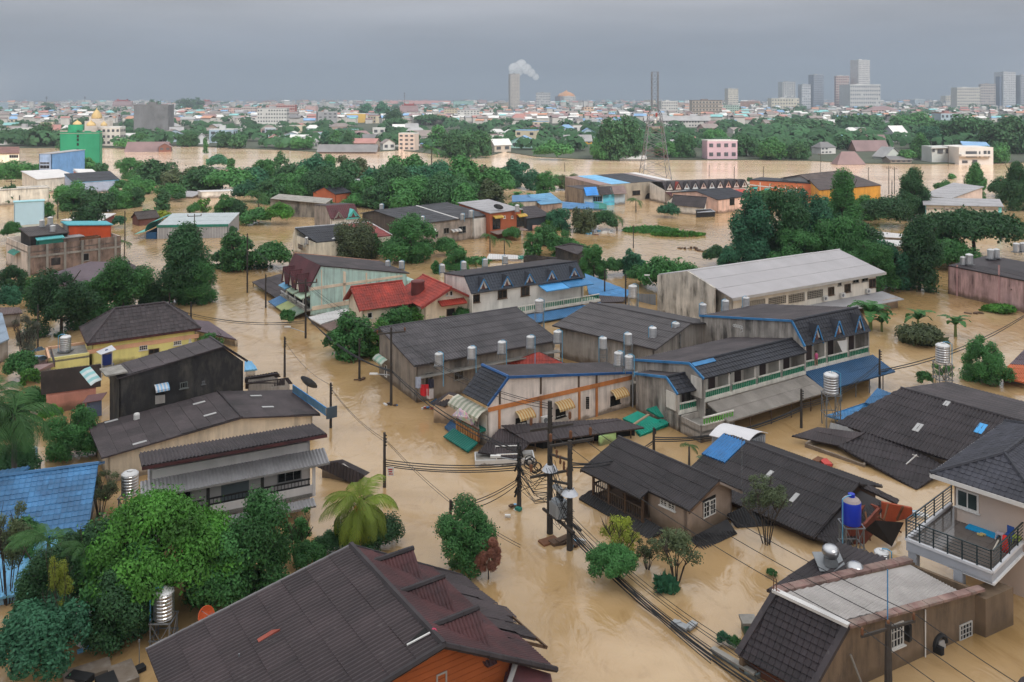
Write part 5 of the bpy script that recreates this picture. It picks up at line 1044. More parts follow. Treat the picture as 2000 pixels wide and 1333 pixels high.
f = h.walls([K(r0,zr-s_*wf-.12)+p*wf,K(B,zr-s_*wf-.12)+p*wf-d*.55,B-d*.55-Z*.15,K(B,zr-1.15)-p*2-d*.55,K(r0,zr-1.15)-p*2,r0-Z*.15],{'*': MUDW},zb=-1)
Fs = f[0]; Fe = Face(K(B,0)-d*.55+p*wf,K(B,0)-d*.55-p*2,d)
h.win(Fs,1290,972,1304,992,2,3,WHITE,GLASS,fw=.06); h.win(Fs,1305,978,1319,999,2,3,WHITE,GLASS,fw=.06)
h.panel(Fe,[(1372,978),(1397,966),(1397,1000),(1373,1010)],HOLE,.03,'window_opening'); GS = mat((.02,.08,.06),.6)
for (x0,x1,y0,y1,s) in ((1373,1385,981,1008,1),(1386,1397,976,1002,-1)):
    h.win(Fe,x0,y0+1,x1,y1,2,3,WHITE,GS,name='casement',fw=.06,sill=False)
# lower store room wall under the house, porch deck, balcony rails
mb = MB(); x0 = K(A,0)+d*.8+p*(wv-.5); mb.obox(K(x0,zf-.2),d*(ln*.62-.8),-p*(wv+1.5),Z*.2); part('balcony_floor',mb,WOOD,h.o)
BW = mat((.09,.065,.05),.85,.2,1)
h.rail(K(x0,zf),K(x0,zf)+d*(ln*.6-.8),.85,BW,22,bw=.05,topw=.08); h.rail(K(x0,zf),K(x0,zf)-p*2.2,.85,BW,11,bw=.05,topw=.08)
mb = MB(); mb.prism([K(x0,zf)-p*1.6+d*1.2,K(r0,zf)+p*(wf-1.2),K(r0,ze+.5)+p*(wf-1.2),K(x0,ze+.5)-p*1.6+d*1.2],-p*.12); part('porch_wall',mb,WOOD,h.o)
for k in range(4): c = x0+d*(ln*.6-.8)*k/3; mb = MB(); mb.box(K(c,(ze+.2)/2-.5),.14,.14,ze+1.2,d); part('post',mb,WOOD,h.o)
for q in ([W(1130,974,.1),W(1200,1018,-.08),W(1240,1002,.42),W(1155,958,.5)],[W(1200,1018,-.05),W(1262,1056,-.1),W(1300,1036,.4),W(1240,1002,.42)],[W(1345,1052,.1),W(1372,1078,-.08),W(1440,1042,.05),W(1420,1014,.5)],[W(1420,1005,.5),W(1440,1032,.0),W(1516,1028,-.05),W(1470,990,.45)]):
    roof(h.o,q,roofm((.032,.030,.031),speck=.0),pitch=.2,amp=.05,course=1.2,cols=5,name='lower_roof')
# ---- long dark roof with the bright blue patch
h = House('long dark gable roof with a bright blue patch at its end, sinking into the water',W(1560,1050),'gabled_house')
zr = 2.25; A,B = W(1415,850,zr),W(1678,946,zr); d = hor(B-A); p = VV((d.y,-d.x,0)); p = p if p.x < 0 else -p
wv = 5.5; ze = .55; C,E_ = K(A,ze)+p*wv,K(B,ze)+p*wv
roof(h.o,[C,E_,B,A],CR,pitch=.21,amp=.06,course=1.1,cols=5)
roof(h.o,[A,B,B-p*3.2-Z*1.1,A-p*3.2-Z*1.1],CR,pitch=.21,amp=.06,course=1.1,cols=5); cap(h.o,A,B,CR,.11)
h.walls([C-p*.6+d*.4-Z*.1,E_-p*.6-d*.4-Z*.1,B-d*.4-Z*.15,B-p*3-d*.4-Z*1.15,A-p*3+d*.4-Z*1.15,A+d*.4-Z*.15],mat((.09,.06,.045),.85,.3,1))
up_ = (A-C); BP = mat((.03,.18,.44),.45,.16,1,streak=.3,scol=(.05,.09,.15),ov=.05)
roof(h.o,[x+Z*.09 for x in (C+up_*.52-d*.1,C+up_*.52+d*1.9,A+d*1.9,A-d*.1)],BP,pitch=.25,amp=.05,course=2,cols=8,name='blue_sheet_patch')
n_ = (E_-C).cross(A-C).normalized(); n_ = n_ if n_.z > 0 else -n_; u = (p-n_*p.dot(n_)).normalized(); v = n_.cross(u)
for x,y in ((1505,921),(1555,965)): c = onp(n_,A,x,y); mb = MB(); mb.obox(c+n_*.08,u*.9,v*.3,n_*.03); part('skylight',mb,SKY,h.o)
# collapsed end: lower sheets, orange wall, black tarpaulin
h = House('collapsed end of the long dark roof with an orange wall and black netting',W(1700,1060),'collapsed_house')
b0 = B+d*.3-Z*.7
roof(h.o,[W(1590,1050,.5),W(1650,1075,.2),W(1735,985,1.1),W(1680,958,1.7)],CR,pitch=.22,amp=.06,course=1.1,cols=5); roof(h.o,[W(1678,950,1.9),W(1752,985,.9),W(1757,977,1.0),W(1690,945,1.9)],DARK2,.3,.03,1)
OW = mat((.42,.085,.035),.85,.2,1,streak=.3); mb = MB(); x0,x1 = W(1722,1018,.3),W(1782,1004,.2); mb.prism([K(x0,-1),K(x1,-1),K(x1,.55),K(x0,1.5)],VV((.05,.2,0))); part('orange_wall',mb,OW,h.o)
mb = MB(); q = [W(1690,1035,.9),W(1742,1068,.2),W(1765,1022,1.2),W(1710,1018,1.6)]; mb.prism(q,Z*.04); part('black_netting',mb,mat((.02,.015,.012),.9,.4,2),h.o)
for x0,y0,z0,x1,y1,z1 in ((1735,985,1.6,1722,1030,.4),(1764,990,1.9,1752,1015,.6),(1690,1000,1.2,1700,1060,-.1),(1715,1010,1.3,1760,1040,.3)): mb = MB(); mb.beam(W(x0,y0,z0),W(x1,y1,z1),.1); part('broken_beam',mb,RUST,h.o)
h.walls([K(x,1.2) for x in (W(1655,1045,.6),W(1690,1050,.4),W(1720,1000,.9),W(1690,985,1))],mat((.20,.05,.03),.85,.3,1))
# ---- white box shelter
h = House('small shed with curved white roof and grey sheet walls near the blue patch',W(1450,880),'shed')
zs = 1.75; q = [W(1372,842,zs+.1),W(1455,868,zs),W(1502,844,zs+.1),W(1440,828,zs+.35)]; a_ = [W(1385,850,zs),W(1458,868,zs),W(1500,846,zs)]; q = [a_[0],a_[1],a_[2],a_[0]+(a_[2]-a_[1])]
mb = MB(); n = 8
P = lambda t,s: (q[0]+(q[3]-q[0])*t)*(1-s)+(q[1]+(q[2]-q[1])*t)*s+Z*(.42*math.sin(math.pi*t))
for i in range(n): mb.prism([P(i/n,0),P(i/n,1),P((i+1)/n,1),P((i+1)/n,0)],-Z*.05)
part('curved_roof',mb,mat((.72,.70,.71),.5,.05,1),h.o)
f = h.walls(inset(q,.15,.05),mat((.26,.27,.29),.7,.1,1),zb=.35)
for k in range(9): mb = MB(); s = K(f[1].p,.35)+(f[1].q-f[1].p)*(k/9); mb.obox(s,(f[1].q-f[1].p)*(.6/9),f[1].n*.05,Z*1.3); part('cladding_sheet',mb,mat((.30,.31,.33),.6,.1,1),h.o)
for c in (q[1],q[2]): mb = MB(); mb.box(K(c,.1)-VV((0,-.3,0)),.08,.08,1.2); part('post',mb,WHITE,h.o)
# ---- right edge bits
h = House('orange and purple corrugated roof at the right edge by the round tree',W(1970,745),'shed')
roof(h.o,[W(1945,735,.8),W(2010,750,.6),W(2030,715,1.3),W(1972,712,1.3)],mat((.50,.13,.05),.7,.15,1),.2,.04,1,cols=6); roof(h.o,[W(1972,712,1.3),W(2040,716,1.3),W(2060,690,2),W(2000,685,2.0)],PURP,.2,.04,1,cols=6)
h.walls([K(x,.7) for x in (W(1960,735,.6),W(2020,742,.6),W(2040,700,1),W(1990,700,1))],GREYW)
h = House('small dark tiled roof corner at the right edge below the pink wall',W(1990,570),'shed'); q = [W(1974,566,2.6),W(2030,562,2.6),W(2040,545,3.2),W(1998,552,3.1)]; roof(h.o,q,BROWN,.3,.04,.5,style='tile'); h.walls(inset(q,.4,.1),CREAM)
h = House('dark corrugated roof corner at the lower right edge of the flood',W(2010,1330),'shed'); q = [W(1960,1360,.8),W(2080,1400,.8),W(2100,1320,1.0),W(2012,1308,1.0)]; roof(h.o,q,TG,.25,.06,1.2); h.walls(inset(q,.4,.1),GREYW)
# pink mossy long wall
PK = mat(srgb(206,170,168),.9,.12,.4,streak=.95,scol=(.075,.045,.045),mud=.8,bump=.3,ov=.02,stretch=(.8,.8,.12),sth=.5)
h = House('long pink wall row with brown streaks at the right edge',W(1900,590),'row_house')
zt_ = zof(572,517); O = W(1851,516,zt_); T = W(2040,520,zt_-0);
a_ = hor(W(2005,612,0)-W(1852,574,0)); o0 = W(1852,574,0); lw = 26
mb = MB(); mb.prism([K(o0,-1),K(o0+a_*lw,-1),K(o0+a_*lw,zt_+.3),K(o0,zt_)],VV((-a_.y,a_.x,0))*.2); part('wall',mb,PK,h.o)
n2 = VV((-a_.y,a_.x,0)); n2 = n2 if n2.y > 0 else -n2
roof(h.o,[K(o0,zt_)-n2*.1,K(o0+a_*lw,zt_+.3)-n2*.1,K(o0+a_*lw,zt_+.9)+n2*8,K(o0,zt_+.9)+n2*8],DARK,.3,.03,1.5,cols=8)
mb = MB(); mb.prism([K(o0,-1),K(o0+n2*8,-1),K(o0+n2*8,zt_+.8),K(o0,zt_-.05)],a_*.2); part('wall',mb,PK,h.o)
FP = Face(K(o0,0),K(o0+a_*lw,0),-n2)
for x in (1868,1950): h.panel(FP,[(x,518),(x+3,518),(x+3,590),(x,588)],mat(srgb(190,150,150),.9,.1,1),.06,'pilaster')
# ---- middle, behind: gabled wall house with teal dormer
h = House('mouldy walled house with maroon roof and one turquoise dormer',W(640,470),'dormer_house')
zr = 6.5; A,B = W(636,402,zr),W(695,399,zr); d = GA; B = A+d*(B-A).dot(d); p = VV((d.y,-d.x,0)); p = p if p.y < 0 else -p
C0 = V(646,428,A,p); wv = max(2.2,(C0-A).dot(p)); ze = min(C0.z,4.6); C,E_ = K(A,ze)+p*wv,K(B,ze)+p*wv
roof(h.o,[C,E_,B,A],MAR,.4,.04,.45,style='tile'); T0,T1 = A-p*7-Z*.6,B-p*7-Z*.6; roof(h.o,[A,B,T1,T0],DARK2,.3,.03,1.5)
MOSS2 = mat(srgb(172,160,150),.9,.2,.5,streak=.85,scol=(.06,.055,.05),mud=.5,bump=.3,ov=.02,stretch=(1.1,1.1,.2),sth=.48)
mb = MB(); mb.prism([K(C,-1)-p*.2+d*.1,K(T0,-1)+d*.1,T0+d*.1,A+d*.1,C-p*.2+d*.1],d*.2); part('side_wall',mb,MOSS2,h.o)
mb = MB(); mb.prism([K(C,-1)-p*.3,K(E_,-1)-p*.3,E_-p*.3,C-p*.3],-p*.15); part('wall',mb,WHITEW,h.o); mb = MB(); mb.prism([K(E_,-1)-p*.2-d*.1,K(T1,-1)-d*.1,T1-d*.1,B-d*.1,E_-p*.2-d*.1],-d*.2); part('side_wall',mb,WHITEW,h.o)
fD = Face(C-p*.1,E_-p*.1,p); h.dormer(fD,661,414,660,430,1.0,1.8,MAR,CONC,CONC,bo=.2); TQ = mat((.13,.55,.50),.6,.1,1); h.dormer(fD,690,410,690,428,1.3,1.8,TQ,TQ,TQ,bo=.2)
h = House('white walled house with half dark half red roof in front of the turquoise dormer',W(620,500),'row_house')
zr = 4.6; T0 = W(630,437,zr); O = W(575,446,zr);
q = [W(618,474,3.2),W(757,456,3.2),W(707,430,4.6),W(576,446,4.6)]; q[2] = q[3]+GA*(q[2]-q[3]).dot(GA); q[1] = q[0]+(q[2]-q[3])
half = lambda t: (q[0]+(q[1]-q[0])*t,q[3]+(q[2]-q[3])*t)
(h0,h1) = half(.62)
roof(h.o,[q[0],h0,h1,q[3]],SLATE,.3,.05,1.2,cols=6); roof(h.o,[h0,q[1],q[2],h1],mat((.24,.055,.05),.7,.25,.8,ov=.1),.3,.05,1.2,cols=6)
board(h.o,q[3]+Z*.05,q[2]+Z*.05,mat((.55,.57,.60),.6),.2,.15,'ridge_flashing'); board(h.o,q[2]+Z*.05,q[1]+Z*.05,mat((.55,.55,.55),.6),.2,.15,'verge_board')
f = h.walls([q[0]-Z*.1,q[1]-Z*.1,q[2]-Z*.1,q[3]-Z*.1,(q[3]-GB*-1.2)-Z*1.2],{'*': WB((205,196,180),.7)}); h.win(f[3] if abs(f[3].n.x) > .5 else f[4],583,476,591,488,2,1,WOOD,GLASS)
# ---- long dark roofed weathered row
h = House('weathered concrete row under a long dark roof with a white seam',W(870,480),'row_house')
zr = 5.6; g = gable(h,(732,412),(875,396),(828,437),(952,426),zr,4.3,roofm((.055,.055,.062),scol=(.03,.03,.032),speck=.06),{0: MOSS2,'*': mat(srgb(96,86,80),.9,.2,.5,streak=.7,mud=.4,ov=.02)},wo=5,zo=4.6,oh=.3,cols=6,course=1.5)
m1,m2 = g['A']+(g['B']-g['A'])*.55,g['C']+(g['E']-g['C'])*.55; board(h.o,m1+Z*.1,m2+Z*.1,WHITE,.12,.25,'roof_seam')
f = g['front']
for x0,y0,x1,y1 in ((866,446,877,456),(895,443,910,455),(925,438,940,450),(846,452,856,463)): h.win(f,x0,y0,x1,y1,2,1,CONC,GLASS)
for x0 in (832,880): h.awning(f,x0,449,x0+18,446,.7,.3,WHITE,GREYROOF,5)
h.panel(f,[(922,428),(946,425),(946,466),(922,470)],WB((190,186,180),.6),.5,'bay')
# ---- brick house with grey flat roof
h = House('brick orange two storey house with flat grey roof and yellow awnings',W(990,470),'brick_house')
zt_ = zof(468,417); q = [W(957,417,zt_),W(1022,409,zt_),W(955,391,zt_),W(893,396,zt_)]; q[2] = q[1]+(q[3]-q[0])
roof(h.o,q,GREYROOF,.4,.03,3); f = h.walls(inset(q,.3,.1),{'*': BRICK}); fi = max(f,key=lambda F_: -F_.n.y)
for x0,y0,x1,y1 in ((962,427,977,447),(1009,424,1023,442)): h.win(fi,x0,y0,x1,y1,2,1,BLACK,GLASS,'door',sill=False); h.awning(fi,x0-1,y0-5,x1+2,y0-7,.9,.35,mat((.55,.33,.05),.7),mat((.62,.42,.1),.7),6)
for x in (985,1000): h.win(fi,x-2,422,x+2,427,1,1,WHITE,HOLE,fw=.1)
h.slab([K(fi.p,1.5),K(fi.q,1.5),K(fi.q,1.2)+fi.n*2,K(fi.p,1.2)+fi.n*2],mat((.22,.16,.14),.8),.15)
h = House('dark roofed lean-to beside the brick orange house',W(1050,460),'shed'); q = [W(1028,428,2.6),W(1077,421,2.8),W(1045,402,4),W(1018,404,4)]; roof(h.o,q,DARK,.3,.04,1.2); f = h.walls(inset(q,.3,.1),{'*': mat((.03,.04,.05),.8)})
mb = MB(); c = W(1040,452,0); mb.obox(c-Z,VV((3,.3,0)),VV((0,.2,0)),Z*2.2); part('panel_wall',mb,WB((190,150,135),.5),h.o)
# ---- back row small houses
h = House('white weathered cube house with pale flat roof among the trees',W(720,388),'cube_house')
zt_ = zof(386,366); q = [W(719,367,zt_),W(766,363,zt_),W(730,348,zt_),W(681,351,zt_)]; q[2] = q[1]+(q[3]-q[0]); roof(h.o,q,mat((.45,.44,.46),.6,.08,1),.4,.03,3); f = h.walls(inset(q,.1,.08),{'*': mat(srgb(200,192,180),.9,.15,.5,streak=.8,scol=(.10,.09,.08),ov=.02,stretch=(1.2,1.2,.15))}); fi = max(f,key=lambda F_: -F_.n.y); h.win(fi,737,373,758,380,3,1,WOOD,GLASS); h.slab([K(fi.p,3.8)+fi.d*2,K(fi.q,3.8),K(fi.q,3.4)+fi.n*1.5,K(fi.p,3.4)+fi.d*2+fi.n*1.5],WHITEROOF,.1)
h = House('small brick gabled house left of the white cube house',W(650,395),'brick_house'); gable(h,(632,366),(664,362),(648,381),(684,378),4.6,3.0,SLATE,BRICK,oh=.2)
h = House('mould blackened long wall house behind the dark palm',W(590,410),'row_house'); zt_ = zof(408,380); g = [W(540,380,zt_+.5),W(637,387,zt_),W(640,380,zt_),W(556,372,zt_+.5)]; f = h.walls([W(545,400,4.2) if False else W(528,388,4.1),W(636,398,3.3),W(650,388,3.3),W(545,379,4.1)],{'*': mat(srgb(150,142,132),.9,.2,.35,streak=1,scol=(.05,.048,.045),ov=.02,stretch=(.6,.6,.15),sth=.45)}); h.slab([W(528,388,4.2),W(636,398,3.4),W(650,388,3.4),W(545,379,4.2)],CONC,.1,'roof')
# ---- striped long roof row by the pylon
h = House('long row with brown, blue and dark striped roof beside the pylon',W(1240,395),'row_house')
zt_ = zof(397,361); c0,c1 = W(1170,362,zt_),W(1312,352,zt_); bk_ = W(1118,349,zt_+1.2)
dd = hor(c1-c0); nn = VV((-dd.y,dd.x,0)); nn = nn if nn.y > 0 else -nn; dpt = 15
cuts = [(0,.16,mat((.28,.19,.17),.7,.15,1)),(.16,.42,BLUEL),(.42,.80,SLATE),(.80,.9,mat((.24,.19,.18),.7,.15,1)),(.9,1,WHITEROOF)]
le = (c1-c0).length
for u0,u1,m in cuts: roof(h.o,[c0+dd*le*u0,c0+dd*le*u1,c0+dd*le*u1+nn*dpt+Z*1.0,c0+dd*le*u0+nn*dpt+Z*1.0],m,.4,.03,3)
f = h.walls([c0-Z*.05,c1-Z*.05,c1+nn*dpt+Z*.9,c0+nn*dpt+Z*.9],{0: mat(srgb(165,155,140),.9,.15,.4,streak=.6,scol=(.1,.095,.085),ov=.02,stretch=(.8,.8,.15)),'*': WB((150,130,118),.6)})
h.win(f[0],1235,373,1250,381,2,1,WOOD,GLASS); h.panel(f[0],[(1276,364),(1303,361),(1303,390),(1276,392)],WB((200,195,160),.3),.08,'painted_bay')
mb = MB(); c = f[0].at(1267,384); mb.prism([c+f[0].d*1.3*math.cos(t)+Z*1.5*math.sin(t)+f[0].n*.02-Z*.6 for t in [math.pi*i/10 for i in range(11)]],f[0].n*.05); part('arched_opening',mb,HOLE,h.o)
h = House('blue trimmed shop house row in front of the striped roof',W(1150,410),'shop_house')
zt_ = zof(404,371); c0,c1 = W(1140,371,zt_),W(1221,367,zt_); dd = hor(c1-c0); nn = VV((-dd.y,dd.x,0)); nn = nn if nn.y > 0 else -nn; le = (c1-c0).length
f = h.walls([c0,c1,c1+nn*10,c0+nn*10],{0: WB((150,165,175),.3),'*': WB((130,115,100),.8)}); h.slab([c0+Z*.05,c1+Z*.05,c1+nn*10+Z*.05,c0+nn*10+Z*.05],DARK,.1,'roof')
for u0,u1,m in ((0,.3,mat((.03,.22,.6),.5)),(.34,.62,DARK),(.66,.98,mat((.22,.16,.15),.7))): roof(h.o,[c0+dd*le*u0-nn*1.3-Z*1.4,c0+dd*le*u1-nn*1.3-Z*1.4,c0+dd*le*u1+Z*.6,c0+dd*le*u0+Z*.6],m,.3,.03,.6,name='mansard')
for x0,x1 in ((1158,1176),(1181,1199)): h.win(f[0],x0,384,x1,394,4,1,BLUEL,GLASS)
h.panel(f[0],[(1178,380),(1200,379),(1200,402),(1178,403)],mat((.10,.45,.60),.6),.03,'turquoise_front');
for x0,x1,m in ((1098,1150,BLUER),(1142,1170,BLUER),(1160,1185,GREENT)): q = [W(x0,408,.5),W(x1,408,.5),W(x1,399,1.2),W(x0,397,1.2)]; roof(h.o,q,m,.3,.03,2,name='canopy_roof')
h = House('low house with wide steel blue corrugated roof before the shop row',W(1065,415),'shed'); q = [W(1056,400,2.4),W(1100,396,2.4),W(1075,377,3.8),W(1030,381,3.8)]; roof(h.o,q,mat((.10,.26,.42),.5,.2,.6,ov=.1),.4,.05,1.5,cols=4); h.walls(inset(q,.3,.1),WB((140,120,108),.7))
h = House('long stained wall house left of the steel blue roof',W(1020,400),'row_house'); q = [W(1000,394,3.4),W(1056,392,3.0),W(1040,380,3.6),W(1000,382,3.6)]; h.slab(q,BLUER,.15,'roof'); h.walls(inset(q,.2,.1),WB((160,150,138),.8))
h = House('white gabled house with dark brown roof standing deep in the flood',W(1370,420),'gabled_house')
zr = zof(421,386); g = gable(h,(1315,381),(1381,386),(1302,397),(1338,413),zr,1.9,roofm((.065,.052,.055),speck=.02),WHITEW,oh=.3,sq=False); h.win(g['endB'],1345,416,1350,420,1,1,BLACK,GLASS) if False else None
q = [W(1362,416,1.1),W(1398,414,1.1),W(1388,408,1.8),W(1358,410,1.8)]; roof(h.o,q,mat((.3,.32,.36),.6),.3,.03,2,name='porch_roof'); h.walls(inset(q,.2,.1),BLACK,zb=-.5,name='porch_wall')
h = House('pink gabled row with dark roof behind the white gabled house',W(1420,410),'row_house'); g = gable(h,(1360,374),(1424,367),(1410,390),(1462,378),4.8,3.3,SLATE,WB((205,170,155),.5),wo=8,zo=3.8,oh=.2); h.win(g['front'],1425,386,1434,400,1,1,BLACK,HOLE)
# row of little dormers near the pylon
h = House('long low row with many small dormers beyond the pink gabled row',W(1380,375),'dormer_row_house')
O = W(1300,372,3.6); T = W(1462,366,3.6); dd = hor(T-O); nn = VV((-dd.y,dd.x,0)); nn = nn if nn.y > 0 else -nn; le = (T-O).length
roof(h.o,[O,T,T+nn*2+Z*1.9,O+nn*2+Z*1.9],DARK,.4,.03,1); roof(h.o,[O+nn*2+Z*1.9,T+nn*2+Z*1.9,T+nn*9+Z*1.5,O+nn*9+Z*1.5],DARK2,.4,.03,2); h.walls([O+nn*.3-Z*.1,T+nn*.3-Z*.1,T+nn*9+Z*1.3,O+nn*9+Z*1.3],WHITEW)
fD = Face(O,T,-nn)
for k in range(10):
    c = O+dd*le*(k+.5)/10; x0,y0 = pix(c+Z*2.0); x1,y1 = pix(c); h.dormer(fD,x0,y0,x1,y1,1.0,1.6,RED if k == 1 else DARK,WB((200,170,155),.2) if k % 3 == 1 else WHITEW,DARK,bo=.2)
for u0,u1,m in ((.2,.62,BLUEL),(.62,.95,mat((.50,.08,.06),.6)),(0,.18,MAROON)): roof(h.o,[O+dd*le*u0-nn*3-Z*1.2,O+dd*le*u1-nn*3-Z*1.2,O+dd*le*u1+nn*.2-Z*.5,O+dd*le*u0+nn*.2-Z*.5],m,.4,.03,3,name='canopy_roof')
# orange block and neighbours
h = flatb('orange_block','orange two storey block with white bands and green window hoods',(1463,352),(1576,367),(1470,346),zof(383,352),DARK,mat(srgb(205,120,82),.85,.1,.8,streak=.2,ov=.02),0,lb=9,dr=hor(W(1572,392,0)-W(1463,384,0)))
roof(h.o,[e+Z*.15 for e in h.q],SLATE,.4,.03,3,name='roof_sheets'); f = h.f[0]
for (x0,y0,x1,y1) in ((1463,361,1576,376),): h.panel(f,[(1463,360),(1576,374),(1576,376),(1463,362)],WHITE,.06,'band')
for x in (1484,1503,1533,1555):
    h.panel(f,[(x,354+(x-1463)*.13),(x+1.4,354+(x-1463)*.13),(x+1.4,384),(x,384)],WHITE,.06,'band')
for x,y in ((1472,367),(1496,370),(1540,374),(1565,377)): h.win(f,x,y,x+7,y+7,1,1,WHITE,GLASS); h.awning(f,x-2,y-2,x+9,y-2,.9,.5,mat((.05,.35,.32),.6),None,4,val=0)
h = House('long brown roof building with green clerestory and ochre end wall',W(1690,388),'warehouse')
g = gable(h,(1562,342),(1650,333),(1585,352),(1672,352),6.5,5.2,BROWN,WB((150,150,150),.3),wo=6,oh=.5); q = [W(1600,372,4.3),W(1722,362,4.3),W(1665,341,5.6),W(1575,348,5.4)]; roof(h.o,q,roofm((.07,.05,.047),speck=.02),.4,.04,2); OC = mat(srgb(205,148,58),.85,.1,.8,streak=.6,scol=(.14,.08,.03),ov=.02,stretch=(.8,.8,.15)); h.walls(inset(q,.2,.1),{'*': OC})
mb = MB(); f = g['front']; mb.obox(K(f.p,3.9)+f.n*.02,f.q-f.p,f.n*.06,Z*.9); part('green_strip',mb,mat((.08,.22,.16),.7),h.o)
h = House('pale house under a broad slanted grey roof with a dish, right bank',W(1860,420),'shed_roof_house'); q = [W(1797,382,5.2),W(1858,388,5.0),W(1923,365,6.4),W(1862,360,6.4)]; roof(h.o,q,GREYROOF,.4,.03,3); f = h.walls(inset(q,.4,.1),{'*': WB((195,175,165),.3)}); h.slab([W(1815,392,4.4),W(1875,394,4.4),W(1872,388,4.9),W(1820,386,4.9)],mat((.6,.4,.1),.7),.1)
h = House('long cream panelled house with turquoise end and slanted grey roof',W(1880,440),'shed_roof_house'); zt_ = zof(440,402); q = [W(1806,403,zt_),W(1956,405,zt_),W(1976,388,zt_+1.1),W(1806,396,zt_+.6)]
o0 = W(1808,438,0); o1 = W(1955,446,0); a_ = hor(o1-o0); n2 = VV((-a_.y,a_.x,0)); n2 = n2 if n2.y > 0 else -n2; le = (o1-o0).length
q = [K(o0,zt_),K(o1,zt_+.4),K(o1,zt_+1.2)+n2*7,K(o0,zt_+.8)+n2*7]; roof(h.o,[q[0]-n2*.5-a_*.5,q[1]-n2*.5+a_*.5,q[2]+a_*.5,q[3]-a_*.5],GREYROOF,.4,.03,3); f = h.walls([x-Z*.1 for x in q],{0: WB((216,196,182),.25),'*': mat((.22,.62,.64),.7,.08,1)})
GRID = WB((165,150,142),.2)
for x in (1844,1879,1922,1953): h.panel(f[0],[(x-1,404),(x+1,404),(x+1,441),(x-1,441)],GRID,.1,'pilaster')
h.panel(f[0],[(1808,428),(1955,434),(1955,436),(1808,430)],GRID,.1,'band'); h.panel(f[0],[(1808,407),(1955,408),(1955,410),(1808,409)],GRID,.1,'band')
h.panel(f[0],[(1950,403),(1956,403),(1956,442),(1950,442)],mat((.22,.62,.64),.7),.15,'turquoise_corner')
for x,y in ((1847,409),(1863,410)): h.win(f[0],x,y,x+6,y+2,1,1,CONC,HOLE,sill=False,fw=.05)
h = House('long white metal roofs glimpsed between the right hand trees',W(1730,480),'shed')
for q in ([W(1690,462,.9),W(1766,466,.9),W(1768,458,1.5),W(1692,453,1.5)],[W(1690,476,.7),W(1760,482,.7),W(1764,470,1.2),W(1692,466,1.2)]): roof(h.o,q,WHITEROOF,.4,.03,2); h.walls(inset(q,.2,.1),GREYW)
h = House('dark shed wall with sloping roof behind the slate dormer row',W(1110,510),'shed')
q = [W(1082,482,2.6),W(1128,498,2.2),W(1152,482,3.0),W(1116,474,3.4)]; roof(h.o,q,DARK2,.3,.04,1.5); h.walls(inset(q,.2,.1),SOOT); q = [W(1020,502,1.2),W(1084,510,1.0),W(1088,503,1.5),W(1030,498,1.6)]; roof(h.o,q,DARK,.3,.04,1.5); h.walls(inset(q,.2,.1),SOOT)
h = House('crumpled white and green sheet roof in the water behind the dormer row',W(980,505),'collapsed_roof'); q = [W(950,507,.3),W(1020,507,.3),W(1010,499,.8),W(955,497,.9)]; roof(h.o,q,WHITEROOF,.3,.05,1.5); q = [W(1012,506,.4),W(1028,506,.4),W(1024,500,.7),W(1012,499,.8)]; roof(h.o,q,GREENT,.3,.05,1.5)
h = House('half sunk car roof shapes and white foam sheets beside the fallen palms',W(1170,455),'debris_sheets')
for k in range(10): mb = MB(); c = W(1140+k*6+R.uniform(-3,3),455+R.uniform(-4,4),.1); mb.box(c,R.uniform(.5,1.4),R.uniform(.4,.9),R.uniform(.15,.5),VV((1,R.random(),0))); part('rubbish_piece',mb,R.choice([WHITE,WHITEROOF,BLUEL,RUST,GREYW]),h.o)
